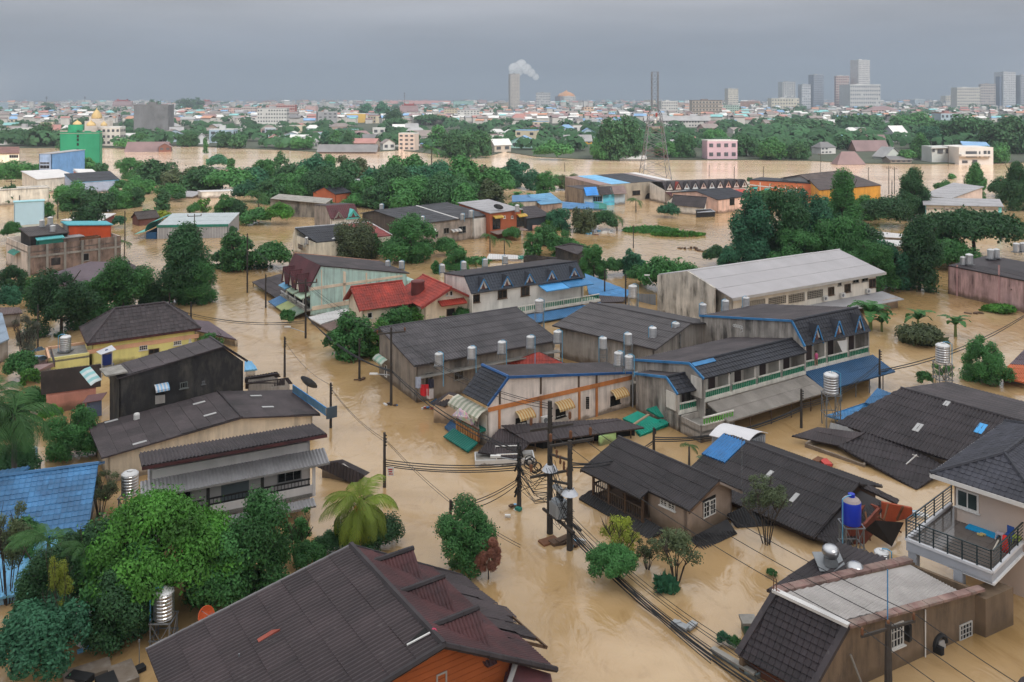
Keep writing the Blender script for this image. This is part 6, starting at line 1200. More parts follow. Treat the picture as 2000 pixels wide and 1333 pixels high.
# ================================================================ the far bank and the city
FARC = {}
def fmat(c,g=.25): return mat(tuple(v*.72 for v in srgb(*c)),.85,.08,.15,streak=g,scol=(.2,.19,.18),ov=.05,stretch=(.25,.25,.05))
FWIN = mat((.06,.065,.075),.4,.3,.3,ov=.1)
RCOL = dict(red=(.30,.075,.05),maroon=(.13,.04,.04),brown=(.13,.085,.07),grey=(.24,.235,.24),dark=(.07,.065,.07),white=(.60,.59,.57),blue=(.10,.27,.50),teal=(.12,.42,.42),green=(.10,.25,.15),orange=(.45,.16,.06),gold=(.50,.33,.08))
RM = {k: mat(tuple(c*.7+.10 for c in v),.7,.15,.2,ov=.12) for k,v in RCOL.items()}
KEEP = []
def fb(label,x,yb,w,yt,wc,rf='flat',rc='grey',name='house',cat=None,rows=None,colsn=None,yaw=None,rh=None,dr=.7,group=None,wins=True,z0=.3,bands=None):
    Y = F*(H-z0)/(yb-HY); s = Y/F; wm = w*s; zt = H-(yt-HY)*s; X = (x-CX)*s; ht = zt-z0
    yaw = R.uniform(-.5,.5) if yaw is None else yaw
    o = VV((X,Y,z0)); d = VV((math.cos(yaw),math.sin(yaw),0)); e = VV((-d.y,d.x,0)); dp = wm*dr
    k = abs(math.cos(yaw))+dr*abs(math.sin(yaw)); wm /= k; dp = wm*dr
    c = o+e*dp*.5
    h = House(label,o,name,cat,group)
    rh = (0 if rf == 'flat' else min(ht*.42,wm*.3,4.5)) if rh is None else rh
    q = [c-d*wm/2-e*dp/2,c+d*wm/2-e*dp/2,c+d*wm/2+e*dp/2,c-d*wm/2+e*dp/2]; zw = zt-rh
    q = [VV((p.x,p.y,0)) for p in q]; m = wc if not isinstance(wc,tuple) else fmat(wc)
    mb = MB(); mb.prism([p+Z*(z0-1.5) for p in q],Z*(zw-z0+1.5)); part('wall',mb,m,h.o)
    rm = RM[rc] if isinstance(rc,str) else fmat(rc); mb = MB(); ov = .5 if wm < 25 else 1
    if rf == 'flat':
        for i in range(4): mb.obox(q[i]+Z*zw,q[(i+1) % 4]-q[i],(c-VV((0,0,c.z))-q[i])*.04,Z*min(.9,ht*.06))
        if wm > 14: mb.obox(c-VV((0,0,c.z))-d*wm*.15-e*dp*.1+Z*zw,d*wm*.22,e*dp*.3,Z*2.6)
    elif rf == 'gable':
        r0,r1 = c-d*(wm/2+ov),c+d*(wm/2+ov); r0.z = r1.z = zt
        a0,a1 = q[0]-d*ov-e*ov+Z*(zw-.3),q[1]+d*ov-e*ov+Z*(zw-.3); b0,b1 = q[3]-d*ov+e*ov+Z*(zw-.3),q[2]+d*ov+e*ov+Z*(zw-.3)
        mb.prism([a0,a1,r1,r0],-Z*.15); mb.prism([r0,r1,b1,b0],-Z*.15)
        g = MB();
        for r,u,v in ((r0,q[0],q[3]),(r1,q[1],q[2])): rr = c+d*(wm/2 if r is r1 else -wm/2); rr.z = zt-.2; g.prism([u+Z*zw,v+Z*zw,rr],(c-VV((0,0,c.z))-(u+v)/2)*.02)
        part('gable',g,m,h.o)
    elif rf == 'gable2':
        r0,r1 = c-e*(dp/2+ov),c+e*(dp/2+ov); r0.z = r1.z = zt
        a0,a1,b1,b0 = q[0]-d*ov-e*ov+Z*(zw-.3),q[1]+d*ov-e*ov+Z*(zw-.3),q[2]+d*ov+e*ov+Z*(zw-.3),q[3]-d*ov+e*ov+Z*(zw-.3)
        mb.prism([a0,r0,r1,b0],-Z*.15); mb.prism([r0,a1,b1,r1],-Z*.15); g = MB(); rr = c-e*dp/2; rr.z = zt-.2; g.prism([q[0]+Z*zw,q[1]+Z*zw,rr],e*.2); part('gable',g,m,h.o)
    else:
        r0,r1 = c-d*wm*.25,c+d*wm*.25; r0.z = r1.z = zt; k = [p+(p-VV((c.x,c.y,0))).normalized()*ov+Z*(zw-.2) for p in q]
        for pts in ([k[0],k[1],r1,r0],[k[1],k[2],r1],[k[2],k[3],r0,r1],[k[3],k[0],r0]): mb.prism(pts,-Z*.12)
    part('roof',mb,rm,h.o)
    if wins and w > 5:
        hh = zw-z0; nr = rows or max(1,int(hh/3.3)); nc = colsn or max(2,int(wm/3.6)); mb = MB()
        for fa,fbq,n_ in ((q[0],q[1],-e),(q[0],q[3],-d) if yaw < 0 else (q[1],q[2],d)):
            L_ = (fbq-fa).length; ncc = nc if n_ == -e else max(1,int(nc*dr)); dd = (fbq-fa)/ncc
            for r in range(nr):
                for i in range(ncc):
                    if R.random() < .06: continue
                    p0 = fa+dd*(i+.24)+Z*(z0+hh*(r+.32)/nr); mb.obox(p0,dd*.52,n_*.12,Z*hh/nr*.42)
        o2 = part('windows',mb,FWIN,h.o,kind='stuff')
        if bands:
            mb = MB()
            for r in range(nr+1): mb.obox(q[0]-e*.3+Z*(z0+hh*r/nr-.25),q[1]-q[0],e*.25,Z*hh/nr*.22)
            part('floor_bands',mb,fmat(bands),h.o,kind='stuff')
    KEEP.append((label,x,yb,w)); return h
WHT,CRM,PNK,GRY,LBL,BEI = (214,212,208),(212,198,172),(206,172,166),(150,150,152),(170,190,205),(190,170,150)
A_ = 'apartment_block'
for a in (
 ('windowless dark grey concrete block, largest on the far bank',295,266,68,207,mat(srgb(112,112,114),.9,.12,.1,streak=.7,scol=(.07,.07,.07),ov=0,stretch=(.2,.2,.04)),'flat','dark',A_,None,None,None,.06,None,.5,None,False),
 ('white church-like building with distant red roof, left horizon',158,207,24,197,WHT,'flat','white',A_),
 ('pale blue and white hospital block with cyan stair strips',531,248,60,213,WHT,'flat','grey',A_,None,5,11,.12),
 ('red and white banded long block behind the hospital',548,226,56,206,(196,110,96),'flat','red',A_,None,4,12,.05,None,.4,None,True,.3,WHT),
 ('pink cube block right of the hospital',607,222,21,208,(214,178,172),'flat','grey',A_,None,None,None,0,None,.7,None,False),
 ('white cube block left of the pink cube block',589,222,13,205,WHT,'flat','grey',A_),
 ('bare grey four storey house right of the hospital',640,245,44,220,(160,160,162),'flat','grey',A_,None,4,4,.35),
 ('yellow ochre block with a white rooftop room',695,240,38,223,(214,176,92),'flat','white',A_,None,None,None,.1,None,.6,None,False),
 ('small turquoise house right of the yellow ochre block',746,241,18,230,(70,190,170),'gable','teal'),
 ('white six storey apartments with dark balcony columns',915,238,46,216,WHT,'flat','grey',A_,None,5,7,.1),
 ('cream apartments left of the white six storey apartments',880,231,27,213,CRM,'flat','brown',A_,None,5,5,.1),
 ('pale pink five storey cube by the river',794,294,38,262,(222,200,186),'flat','white',A_,None,4,3,-.25),
 ('small white pavilion on the river bank',611,291,20,271,(170,172,168),'hip','grey','pavilion',None,1,3,.1),
 ('long low dark roofed hall on the river bank',678,299,112,283,(150,130,122),'gable','dark','hall',None,1,14,-.04,3.2,.2),
 ('white gabled house left of the pale pink cube',760,293,30,272,WHT,'gable2','brown','house',None,None,None,.5),
 ('blue roofed house right of the pale pink cube',834,289,30,275,(160,140,130),'hip','blue'),
 ('dark red roofed house behind the pale pink cube',830,283,34,270,(170,120,105),'hip','maroon'),
 ('house with wide white roof right of the great dark trees',982,297,44,272,(190,178,165),'gable','white'),
 ('wide brown hip roof house left of centre',667,256,48,241,(170,150,138),'hip','brown'),
 ('brown roofed house with red gables below the yellow block',706,274,44,256,(165,120,100),'hip','maroon'),
 ('tall slim brown and white tower with plain crown',1006,212,22,145,(196,186,176),'flat','dark','tower_block','tower',24,6,.25,None,.8),
 ('white slab block right of the slim tower',1061,212,28,182,(200,200,202),'flat','grey',A_,None,6,9,0,None,.4),
 ('white stepped block under the orange dome',1113,206,26,189,WHT,'flat','white',A_,None,5,7,.1),
 ('orange and cream villa on a low rise',1017,242,34,222,(212,150,112),'hip','red','villa','house',2,5,.15),
 ('cream three storey house with a rooftop kiosk',1150,226,22,210,(220,186,158),'flat','brown',A_,None,3,3,.2),
 ('white five storey block beside the pylon',1308,226,36,199,WHT,'flat','white',A_,None,5,7,.15),
 ('brown and white long block right of the pylon',1381,226,60,197,(190,176,160),'flat','brown',A_,None,4,9,.05,None,.35,None,True,.3,(120,105,95)),
 ('mint green block behind the brown and white long block',1428,223,34,206,(190,215,200),'flat','grey',A_),
 ('cream tower block on the horizon left of the skyline',1432,212,24,174,(214,206,192),'flat','grey',A_,None,9,7,.2),
 ('very long white two storey terrace with grey roof',1322,249,124,227,(208,204,200),'gable','grey','terrace_row','house',2,22,-.05,4,.14),
 ('mauve pink flat roofed house on the river bank',1411,311,64,276,(208,178,190),'flat','white','house',None,2,4,.12,None,.5),
 ('yellow fronted house with long grey roof on the bank',1130,282,56,264,(206,160,60),'gable','grey','house',None,1,5,.15,3.5,.4),
 ('low white roofed boat shed on the river edge',1236,313,50,305,(130,130,130),'gable','white','shed',None,None,None,0,1,.4,None,False),
 ('tall white hotel tower, highest of the skyline',1688,212,34,118,(206,204,204),'flat','white','hotel_tower','tower',26,8,.35,None,.8),
 ('wide white podium block at the foot of the hotel tower',1690,213,66,166,(208,208,208),'flat','white',A_,None,6,14,.1),
 ('blue grey slab tower of the skyline',1599,212,27,147,(140,148,162),'flat','grey','tower_block','tower',15,7,.3),
 ('pink sided tower left of the hotel tower',1646,212,28,149,(196,160,152),'flat','white','tower_block','tower',13,6,-.2,None,.8,None,True,.3,WHT),
 ('white stepped office left of the blue grey slab',1541,212,28,161,(202,204,206),'flat','grey','tower_block','tower',10,6,.1,None,.8,None,True,.3,GRY),
 ('narrow white office between stepped office and blue slab',1575,212,22,166,(196,200,206),'flat','grey','tower_block','tower',9,5,.2),
 ('white twin towered block at the right edge of the skyline',1972,212,36,142,(196,200,206),'flat','grey','tower_block','tower',16,7,.3),
 ('dark blue glass tower beside the white twin block',1958,212,16,150,(110,124,146),'flat','grey','tower_block','tower',14,4,.3),
 ('grey tower at the far right frame edge',2002,212,22,148,(150,156,166),'flat','grey','tower_block','tower',14,5,.2),
 ('cream long hotel block right of the hills',1892,213,50,172,(208,204,196),'flat','white',A_,None,7,12,.1,None,.4),
 ('white and brown flats right of the cream hotel',1930,212,30,165,(205,196,192),'flat','brown',A_,None,9,6,-.3),
 ('orange brown block cut by the right edge',1994,209,30,187,(206,142,92),'flat','brown',A_,None,6,5,.1),
 ('long white market block with arched white rooftop',1534,213,56,193,(216,208,188),'flat','white',A_,None,3,10,.05,None,.4),
 ('cream four storey school right',1866,206,42,188,(220,208,186),'flat','white',A_,None,4,10,.1,None,.4),
 ('pink institute with dark red hip roof',1727,226,60,208,(222,180,168),'hip','maroon','institute','building',3,10,.1,6,.4),
 ('pale blue flat block right of the pink institute',1797,206,30,195,(190,205,216),'flat','white',A_),
 ('tall narrow white barn with white roof among trees',1758,277,40,246,(190,192,196),'gable','white','barn',None,2,1,.35,4,.8,None,False),
 ('pale blue modern house with red roof in the right trees',1858,246,46,222,(178,196,206),'flat','red','house',None,2,5,.1),
 ('white gabled house with navy roof on the right bank',1618,301,44,278,(206,204,202),'hip','dark','house',None,2,4,.4),
 ('riverside restaurant with maroon roof and open deck',1663,321,56,297,(196,170,130),'hip','maroon','restaurant',None,1,8,.08,5,.5),
 ('wide maroon temple-like roof behind the restaurant',1705,296,70,275,(160,120,105),'gable','maroon','house',None,1,6,.1,5,.5),
 ('pale green gabled house beside the restaurant',1745,312,50,288,(205,210,205),'gable2','grey','house',None,1,3,.3,4),
 ('dark roofed boat house right of the restaurant',1760,319,46,306,(150,140,130),'gable','dark','shed',None,1,4,.1),
 ('grey flats with dark window bays, far right trees',1568,283,30,267,(150,160,160),'flat','white',A_,None,2,4,.1),
 ('red roofed house with white gable left bank near palms',537,279,24,263,(214,196,180),'gable2','red','house',None,None,None,.4),
 ('pale blue two storey house above the red roofed house',528,268,24,251,(178,190,204),'flat','white','house',None,2,3,.3),
 ('white gabled barn on the left river bank',394,282,36,261,(206,208,210),'gable2','grey','barn',None,1,2,.35,4.5,1.0,None,False),
 ('dark brown roofed wooden house sinking at the river edge',285,296,80,278,(120,85,75),'gable','maroon','house',None,1,8,.08,5,.4),
 ('small red gabled house beside the sinking wooden house',322,296,26,280,(130,80,65),'gable2','maroon','house',None,1,2,.3),
 ('teal roofed market hall left of the netted block',90,283,60,266,(120,140,140),'gable','teal','hall',None,1,8,.1,4,.4),
 ('teal roofed house at the far left',20,250,28,240,(170,140,120),'gable','teal'),
 ('pink school with long balconies',452,226,40,212,(218,182,172),'flat','brown','school',None,3,10,0,None,.3),
 ('second wing of the pink school with white bands',486,226,28,210,(214,190,180),'flat','grey','school',None,3,8,0,None,.3,None,True,.3,WHT),
 ('grey hip roofed twin houses right of the white barn',470,267,46,251,(170,168,164),'hip','grey'),
 ('grey pink roofed house behind the white barn',398,263,30,250,(165,155,150),'gable','brown'),
): fb(*a)
# details of landmarks
h = fb('white mansion with golden domes behind the netted block',212,285,46,250,(222,214,204),'flat','white','mansion','mansion',3,5,.1)
def dome(x,yb,yt,w,yd,name='dome',m=None):
    Y = dep(yd); s = Y/F; c = D(x,yb,Y); r = w*s/2; hh = (yb-yt)*s; mb = MB()
    mb.lathe([(r,0),(r*1.02,hh*.1),(r*.95,hh*.3),(r*.7,hh*.52),(r*.35,hh*.7),(r*.12,hh*.8),(r*.06,hh*.95),(.02,hh)],c,16); part(name,mb,m or RM['gold'],h.o,smooth=True)
fbx = MB(); Y = dep(285); c = D(193,255,Y+4); fbx.box(c+Z*2,12,9,7); fbx.box(D(189,238,Y+4),6,6,6); part('upper_storey',fbx,fmat((218,208,198)),h.o)
for x,yb,yt,w in ((189,232,210,19),(178,246,234,17),(203,246,236,12),(151,244,234,16)): dome(x,yb,yt,w,288)
for lab,x,yb,w,yt,wc in (('tiered dark red temple hall on the left horizon',238,214,36,193,(196,176,166)),('small dark red temple roof among trees, left of centre',404,212,18,194,(190,150,130)),('red temple hall with white base right of the yellow block',799,228,36,200,(216,206,200)),('far red temple gable at the left horizon trees',110,211,14,203,(190,150,130))):
    h = fb(lab,x,yb,w,yt+(yb-yt)*.25,wc,'gable','maroon','temple','temple',1,5,.2,(yb-yt)*.4*dep(yb)/F,.5)
    Y = dep(yb); s = Y/F; mb = MB(); c = D(x,yt+(yb-yt)*.3,Y+3)
    for k in (0,1): a = w*s*(.40-.12*k); b_ = (yb-yt)*s*.22; zz = Z*(k*b_*.55); mb.prism([c+zz+VV((-a,0,-b_)),c+zz+VV((a,0,-b_)),c+zz+VV((a*.9,0,b_*.4)),c+zz+VV((a*1.0,0,b_*.65)),c+zz+VV((a*.75,0,b_*.3)),c+zz+VV((-a*.75,0,b_*.3)),c+zz+VV((-a,0,b_*.65))],VV((0,w*s*.2,0)))
    part('tiered_roof',mb,mat((.24,.05,.045),.7,.1,.2),h.o)
h = fb('orange dome of a gilded hall behind the white stepped block',1106,204,34,189,(150,130,125),'flat','brown','hall','hall'); dome(1106,190,176,34,204,'dome',mat((.50,.22,.06),.6,.1,.2))
for x0,x1 in ((512,516),(541,549)):
    pass
h = fb('long orange roofed hall row on the horizon',820,207,118,197,(190,170,158),'gable','red','hall','hall',1,20,.02,12,.2)
# modern white river house
h = House('modern white cube house with blue roof standing in the river',W(1880,322),'modern_house')
def cube(x0,yt,x1,yb,Y,dp,m,name='wall'):
    a_,b_ = D(x0,yt,Y),D(x1,yb,Y); mb = MB(); mb.obox(VV((a_.x,Y,b_.z)),VV((b_.x-a_.x,0,0)),VV((0,dp,0)),Z*(a_.z-b_.z)); return part(name,mb,m,h.o)
Y = dep(322); MW = fmat((222,216,210),.1)
cube(1873,288,1940,322,Y,14,MW); cube(1820,287,1880,318,Y+9,9,fmat((205,208,205),.1)); cube(1878,302,1940,306,Y-2,2,MW,'balcony')
for x0,y0,x1,y1 in ((1887,296,1908,308),(1913,296,1915,308),(1922,295,1927,307),(1930,295,1934,307),(1880,314,1890,319),(1900,313,1909,320)): cube(x0,y0,x1,y1,Y-.25,.3,FWIN,'window')
for x0,y0,x1,y1 in ((1822,291,1826,297),(1832,292,1842,300),(1848,292,1858,300)): cube(x0,y0,x1,y1,Y+8.7,.35,FWIN,'window')
roof(h.o,[D(1818,290,Y+8),D(1878,288,Y+8),D(1905,282,Y+20),D(1825,285,Y+20)],RM['white'],.6,.05,4); roof(h.o,[D(1880,284,Y+13),D(1934,286,Y+13),D(1926,278,Y+24),D(1875,278,Y+24)],RM['blue'],.6,.05,4)
# ---- small houses that fill the far bank, each its own thing with a label that finds it
CN = {(214,212,208): 'white',(212,198,172): 'cream',(206,172,166): 'pink',(150,150,152): 'grey',(170,190,205): 'pale blue',(190,170,150): 'beige',(200,150,120): 'orange',(160,200,190): 'mint'}
ORD = 'first second third fourth fifth sixth seventh eighth ninth tenth eleventh twelfth'.split()
fill = []
tries = 0
while len(fill) < 285 and tries < 9000:
    tries += 1
    yb = HY+10+90*R.random()**1.55; x = R.uniform(-30,2030)
    bk = None
    for i in range(len(bank)-1):
        if bank[i][0] <= x <= bank[i+1][0]: bk = bank[i][1]+(bank[i+1][1]-bank[i][1])*(x-bank[i][0])/(bank[i+1][0]-bank[i][0])
    if bk is None or yb > bk-2: continue
    s = (yb-HY)/H; w = R.uniform(9,17)*s;
    if yb < 214: w = R.uniform(16,40)*s*1.6
    if w < 8: w = R.uniform(8,16)
    if any(abs(x-k[1]) < (w+k[3])*.42 and -3 < yb-k[2] < 9 for k in KEEP[:80]): continue
    if any(abs(x-k[0]) < (w+k[2])*.40 and abs(yb-k[1]) < 2.2+s*1.1 for k in fill): continue
    if x > 1450 and 232 < yb < 290 and R.random() < .45: continue
    if 860 < x < 965 and yb > 250: continue
    fill.append((x,yb,w,s))
used = {}
LM = [k for k in KEEP]
rel = []
for x,yb,w,s in sorted(fill):
    lm = min(LM,key=lambda k: abs(k[1]-x)+2.2*abs(k[2]-yb)); tall = yb < 214 and R.random() < .5
    wc = R.choice(list(CN)+[WHT,WHT,CRM]); rc = R.choice(['red','maroon','brown','brown','grey','grey','grey','dark','white','white','white','blue','teal','red'])
    rf = 'flat' if tall else R.choice(['gable','gable','hip','gable2','flat'])
    ht = R.uniform(4.5,8)*(2.0 if tall else 1)*(1.2 if yb < 214 else 1); yt = yb-ht*s
    side = ('left of' if x < lm[1]-4 else 'right of' if x > lm[1]+4 else 'level with')+' '+('beyond' if yb < lm[2]-1 else 'below' if yb > lm[2]+1 else 'beside')
    rn = {'flat': 'flat','gable': rc+' gabled','gable2': rc+' front gabled','hip': rc+' hipped'}[rf]
    short = ' '.join(lm[0].split(' with ')[0].split(' behind ')[0].split(',')[0].split()[:4])
    sd = ('left of ' if x < lm[1] else 'right of ')
    base = f"{CN[wc]} {'block' if tall else 'house'} with {rn} roof {sd}the {short}"
    n = used.get(base,0); used[base] = n+1; lab = base if n == 0 else f"{ORD[n]} {base}"
    fb(lab,x,yb,w,yt,wc,rf,rc,'block' if tall else 'small_house','building' if tall else 'house',group='small buildings of the far bank',wins=w > 9,yaw=R.uniform(-.6,.6))
rest = {}
for _ in range(2300):
    yb = HY+9+44*R.random()**1.7; x = R.uniform(-60,2060); Y = F*(H-.3)/(yb-HY); s = Y/F
    if yb > 262 or (x > 1450 and 232 < yb and R.random() < .7): continue
    m = R.choice(['white','white','grey','grey','brown','brown','dark','maroon','red','red','blue','orange','teal']); w = R.uniform(6,14)*(1+.5*(yb < 212)); dd = VV((math.cos(R.uniform(-.6,.6)),R.uniform(-.5,.5),0)).normalized(); hh = R.uniform(4,8)*(1+(R.random() < .25)*1.2*(yb < 212)); c = VV(((x-CX)*s,Y,.3))
    rest.setdefault('w',MB()).box(c+Z*hh/2,w,w*.6,hh,dd); e = VV((-dd.y,dd.x,0)); q = [c+dd*w*.55*a+e*w*.36*b+Z*hh for a,b in ((-1,-1),(1,-1),(1,1),(-1,1))]; r0,r1 = c-dd*w*.5+Z*(hh+w*.18),c+dd*w*.5+Z*(hh+w*.18)
    k = rest.setdefault(m,MB()); k.prism([q[0],q[1],r1,r0],-Z*.2); k.prism([r0,r1,q[2],q[3]],-Z*.2)
rs = MB(); ml = []
for i,(k,b) in enumerate(rest.items()):
    n0 = len(rs.v); rs.v += b.v; rs.f += [tuple(j+n0 for j in f) for f in b.f]; rs.m += [i]*len(b.f); ml.append(fmat((205,200,194)) if k == 'w' else RM[k])
o = put('distant_rooftops',rs.mesh(ml)); o['kind'] = 'stuff'; o['label'] = 'mass of tiny distant houses that fill the far city'
# ---- steel lattice pylon in front of the river
px,pyb,pyt = 1279,350,141
Yp = dep(pyb); base = VV(((px-CX)*Yp/F,Yp,0)); ht = H-(pyt-HY)*Yp/F
pyl = empty('lattice_pylon',base); tag(pyl,'tall steel lattice pylon rising over the river','pylon',None)
PM = mat((.16,.16,.17),.5,.2,.5,metal=.4); PR = mat((.16,.09,.085),.6,.2,.5)
wid = lambda z: 3.9*(1-z/ht)**1.35*1.0+.95 if z < ht*.62 else 1.05
lv = [0,3.6,7,10,12.8,15.4,17.8,20,22,24,26,28,30,32,34]; lv = [z for z in lv if z < ht-1]+[ht]
cor = lambda z,i: base+VV(((-1,1,1,-1)[i]*wid(z),(-1,-1,1,1)[i]*wid(z),z))
for i in range(4):
    mb = MB()
    for a,b in zip(lv,lv[1:]): mb.beam(cor(a,i),cor(b,i),.2)
    part('leg',mb,PM,pyl)
for k,(a,b) in enumerate(zip(lv,lv[1:])):
    mb = MB()
    for i in range(4):
        j = (i+1) % 4; mb.beam(cor(a,i),cor(b,j),.05 if a > 20 else .09); mb.beam(cor(a,j),cor(b,i),.05 if a > 20 else .09); mb.beam(cor(b,i),cor(b,j),.08)
    part('brace_panel',mb,PR if k % 3 == 2 and k < 8 else PM,pyl)
for k in range(3):
    mb = MB(); z = ht*(.52+.03*k); c = base+VV((R.uniform(-1,1),-1.6,z)); mb.lathe([(.25,0),(.35,.2),(.35,1.2),(.2,1.4)],c,8); part('antenna',mb,WHITE if k < 2 else RED,pyl)
# far thin masts
for x,yb,yt,lab in ((790,226,181,'thin antenna mast beside the red temple hall'),(91,212,189,'thin antenna mast on the left horizon'),(166,208,189,'thin spike mast right of the white church-like building')):
    Y = dep(yb); mb = MB(); p0,p1 = D(x,yb,Y),D(x,yt,Y); mb.tube([p0,p1],1.0*Y/2000,5,.4*Y/2000); k = (p1-p0)
    for i in range(3): mb.box(p0+k*(.8+.08*i),3*Y/2000,2*Y/2000,2*Y/2000)
    single('antenna_mast',mb,PM,p0,lab,'mast')
# smoke plume over the slim tower: small cloud of vapour
sm = bpy.data.materials.new('smoke_air'); sm.use_nodes = True; t = sm.node_tree; t.nodes.clear(); ou = t.nodes.new('ShaderNodeOutputMaterial'); pv = t.nodes.new('ShaderNodeVolumePrincipled'); pv.inputs['Density'].default_value = .05; pv.inputs['Color'].default_value = (.97,.97,.97,1); t.links.new(pv.outputs[0],ou.inputs['Volume'])
import bmesh
bm2 = bmesh.new(); Y = 2300; s = Y/F
for x,y,r in ((1006,133,11),(1018,128,12),(1028,135,11),(1013,141,9),(1037,142,9),(1046,150,7),(1001,143,6)):
    c = D(x,y,Y); res = bmesh.ops.create_icosphere(bm2,subdivisions=3,radius=r*s)
    for v in res['verts']:
        n = noise.noise(v.co*.03+c*.01); v.co *= 1+.45*n; v.co += c
me = bpy.data.meshes.new('plume'); bm2.to_mesh(me); bm2.free(); me.materials.append(sm); o = put('smoke',me); o['kind'] = 'stuff'
# ================================================================ trees, palms, bananas
def leafm(c,v=.35): return mat(tuple(x*1.95 for x in c),.55,v,.55,ov=.22,trans=.3,spec=.25)
LM_ = dict(dark=leafm((.026,.068,.026)),mid=leafm((.036,.105,.030)),teal=leafm((.024,.082,.042)),bright=leafm((.045,.125,.020),.5),olive=leafm((.052,.068,.032)),grey=leafm((.060,.066,.048)),yellow=leafm((.13,.155,.022)),red=leafm((.14,.060,.040)),brown=leafm((.075,.055,.035)),palm=leafm((.035,.085,.025)),cocos=leafm((.10,.135,.02)))
BARK = mat((.055,.042,.032),.9,.3,1.5,ov=.15); BARKG = mat((.10,.085,.07),.9,.3,1.5,ov=.15)
CRO = {}
def crown_mesh(kind,lod,var,asp=1):
    key = (kind,lod,var,asp)
    if key in CRO: return CRO[key]
    rr = random.Random(hash((kind,lod,var)) & 0xffff if False else len(CRO)*77+5)
    n,sz = dict(hero=(38000,.022),near=(12000,.040),mid=(4600,.066),far=(800,.14))[lod]
    lobes = []
    nl = dict(round=20,broad=24,umb=30,tall=26,bush=18,sparse=16,layer=64)[kind]
    for i in range(nl):
        a = i*2.399+rr.uniform(-.3,.3); t = (i+.5)/nl
        if kind == 'umb': r = .86*math.sqrt(t); z = .62+.22*(1-r*r)+rr.uniform(-.06,.06); lr = rr.uniform(.16,.26); sq = .55
        elif kind == 'layer': r = .84*math.sqrt(t); z = .86-.62*r**1.7+rr.uniform(-.14,.06); lr = rr.uniform(.13,.24); sq = .5
        elif kind == 'tall': z = .06+.80*t+rr.uniform(-.05,.05); r = .62*math.sin(math.pi*min(1,.22+.78*t))**.8*rr.uniform(.5,1); lr = rr.uniform(.22,.34); sq = .8
        elif kind == 'bush': r = .68*math.sqrt(t); z = .60*(1-r*r)+.12+rr.uniform(-.05,.05); lr = rr.uniform(.22,.34); sq = .85
        elif kind == 'sparse': r = .7*math.sqrt(t)*rr.uniform(.5,1.1); z = rr.uniform(.3,.92); lr = rr.uniform(.12,.24); sq = .75
        else: z = .08+.74*t+rr.uniform(-.06,.06); r = .66*math.sqrt(max(.02,1-((z-.42)/.52)**2))*rr.uniform(.55,1.05); lr = rr.uniform(.22,.36); sq = .82
        if kind in ('round','broad','tall','bush'):
            if i % 7 == 3 and kind != 'bush': continue
            r *= rr.uniform(.72,1.22); z += rr.uniform(-.07,.09); lr *= rr.uniform(.62,1.12)
        lobes.append((r*math.cos(a),r*math.sin(a),z*asp,lr,sq*(.6+.4*asp)))
    n = int(n*(.5+.5*asp))
    if kind == 'sparse': n = int(n*.24)
    vs = []; fs = []; tot = sum(l[3]**2 for l in lobes)
    for lx,ly,lz,lr,sq in lobes:
        for _ in range(int(n*lr*lr/tot)):
            u = rr.uniform(-.75,1); th = rr.uniform(0,6.283); q = math.sqrt(max(0,1-u*u)); d = VV((q*math.cos(th),q*math.sin(th),u)); ra = lr*(.45+.75*rr.random()**.6)
            c = VV((lx+d.x*ra,ly+d.y*ra,max(.0,lz+d.z*ra*sq)))
            if rr.random() < .35: c = c+VV((rr.gauss(0,.06),rr.gauss(0,.06),rr.gauss(0,.05)))
            nn = (d*.9+VV((rr.uniform(-1,1),rr.uniform(-1,1),rr.uniform(-.4,1.2)))*.75).normalized(); a = nn.cross(VV((rr.uniform(-1,1),rr.uniform(-1,1),rr.uniform(-1,1)))).normalized(); b = nn.cross(a)
            s = sz*rr.uniform(.6,1.25); k = len(vs); vs += [c+a*s,c+b*s*.55+nn*s*.12,c-a*s,c-b*s*.55+nn*s*.12]; fs.append((k,k+1,k+2,k+3))
    me = bpy.data.meshes.new('crown'); me.from_pydata([tuple(v) for v in vs],[],fs); CRO[key] = me; return me
CM = {}
def crown_of(kind,lod,var,m,asp=1):
    k = (kind,lod,var,m,asp)
    if k not in CM:
        base = crown_mesh(kind,lod,var,asp); me = base.copy(); me.materials.clear(); me.materials.append(LM_[m]); CM[k] = me
    return CM[k]
TRK = {}
def trunk_of(var,m):
    k = (var,m.name)
    if k in TRK: return TRK[k]
    rr = random.Random(var*13+3); mb = MB(); top = VV((rr.uniform(-.12,.12),rr.uniform(-.12,.12),.55)); mb.tube([VV((0,0,-.15)),VV((rr.uniform(-.05,.05),0,.2)),top],.055,7,.035)
    for i in range(5):
        a = i*1.257+rr.uniform(-.3,.3); e = VV((math.cos(a)*.55,math.sin(a)*.55,rr.uniform(.62,.92))); mid = (top+e)/2+VV((0,0,-.03)); mb.tube([top*rr.uniform(.7,1),mid,e],.03,5,.008)
    TRK[k] = mb.mesh(m); return TRK[k]
def stems_of(var):
    if ('s',var) in TRK: return TRK['s',var]
    rr = random.Random(var*7+1); mb = MB()
    for i in range(9):
        a = i*2.4+rr.uniform(-.4,.4); e = VV((math.cos(a),math.sin(a),0))*rr.uniform(.35,.85)+Z*rr.uniform(.6,.95); m = e*.45+VV((0,0,.08)); mb.tube([VV((e.x*.08,e.y*.08,-.1)),m,e],.022,5,.006)
        for k in range(5): f = m+(e-m)*rr.uniform(.2,.8); mb.tube([f,f+VV((rr.uniform(-.25,.25),rr.uniform(-.25,.25),rr.uniform(.08,.25)))],.012,4,.004)
    TRK['s',var] = mb.mesh(BARK); return TRK['s',var]
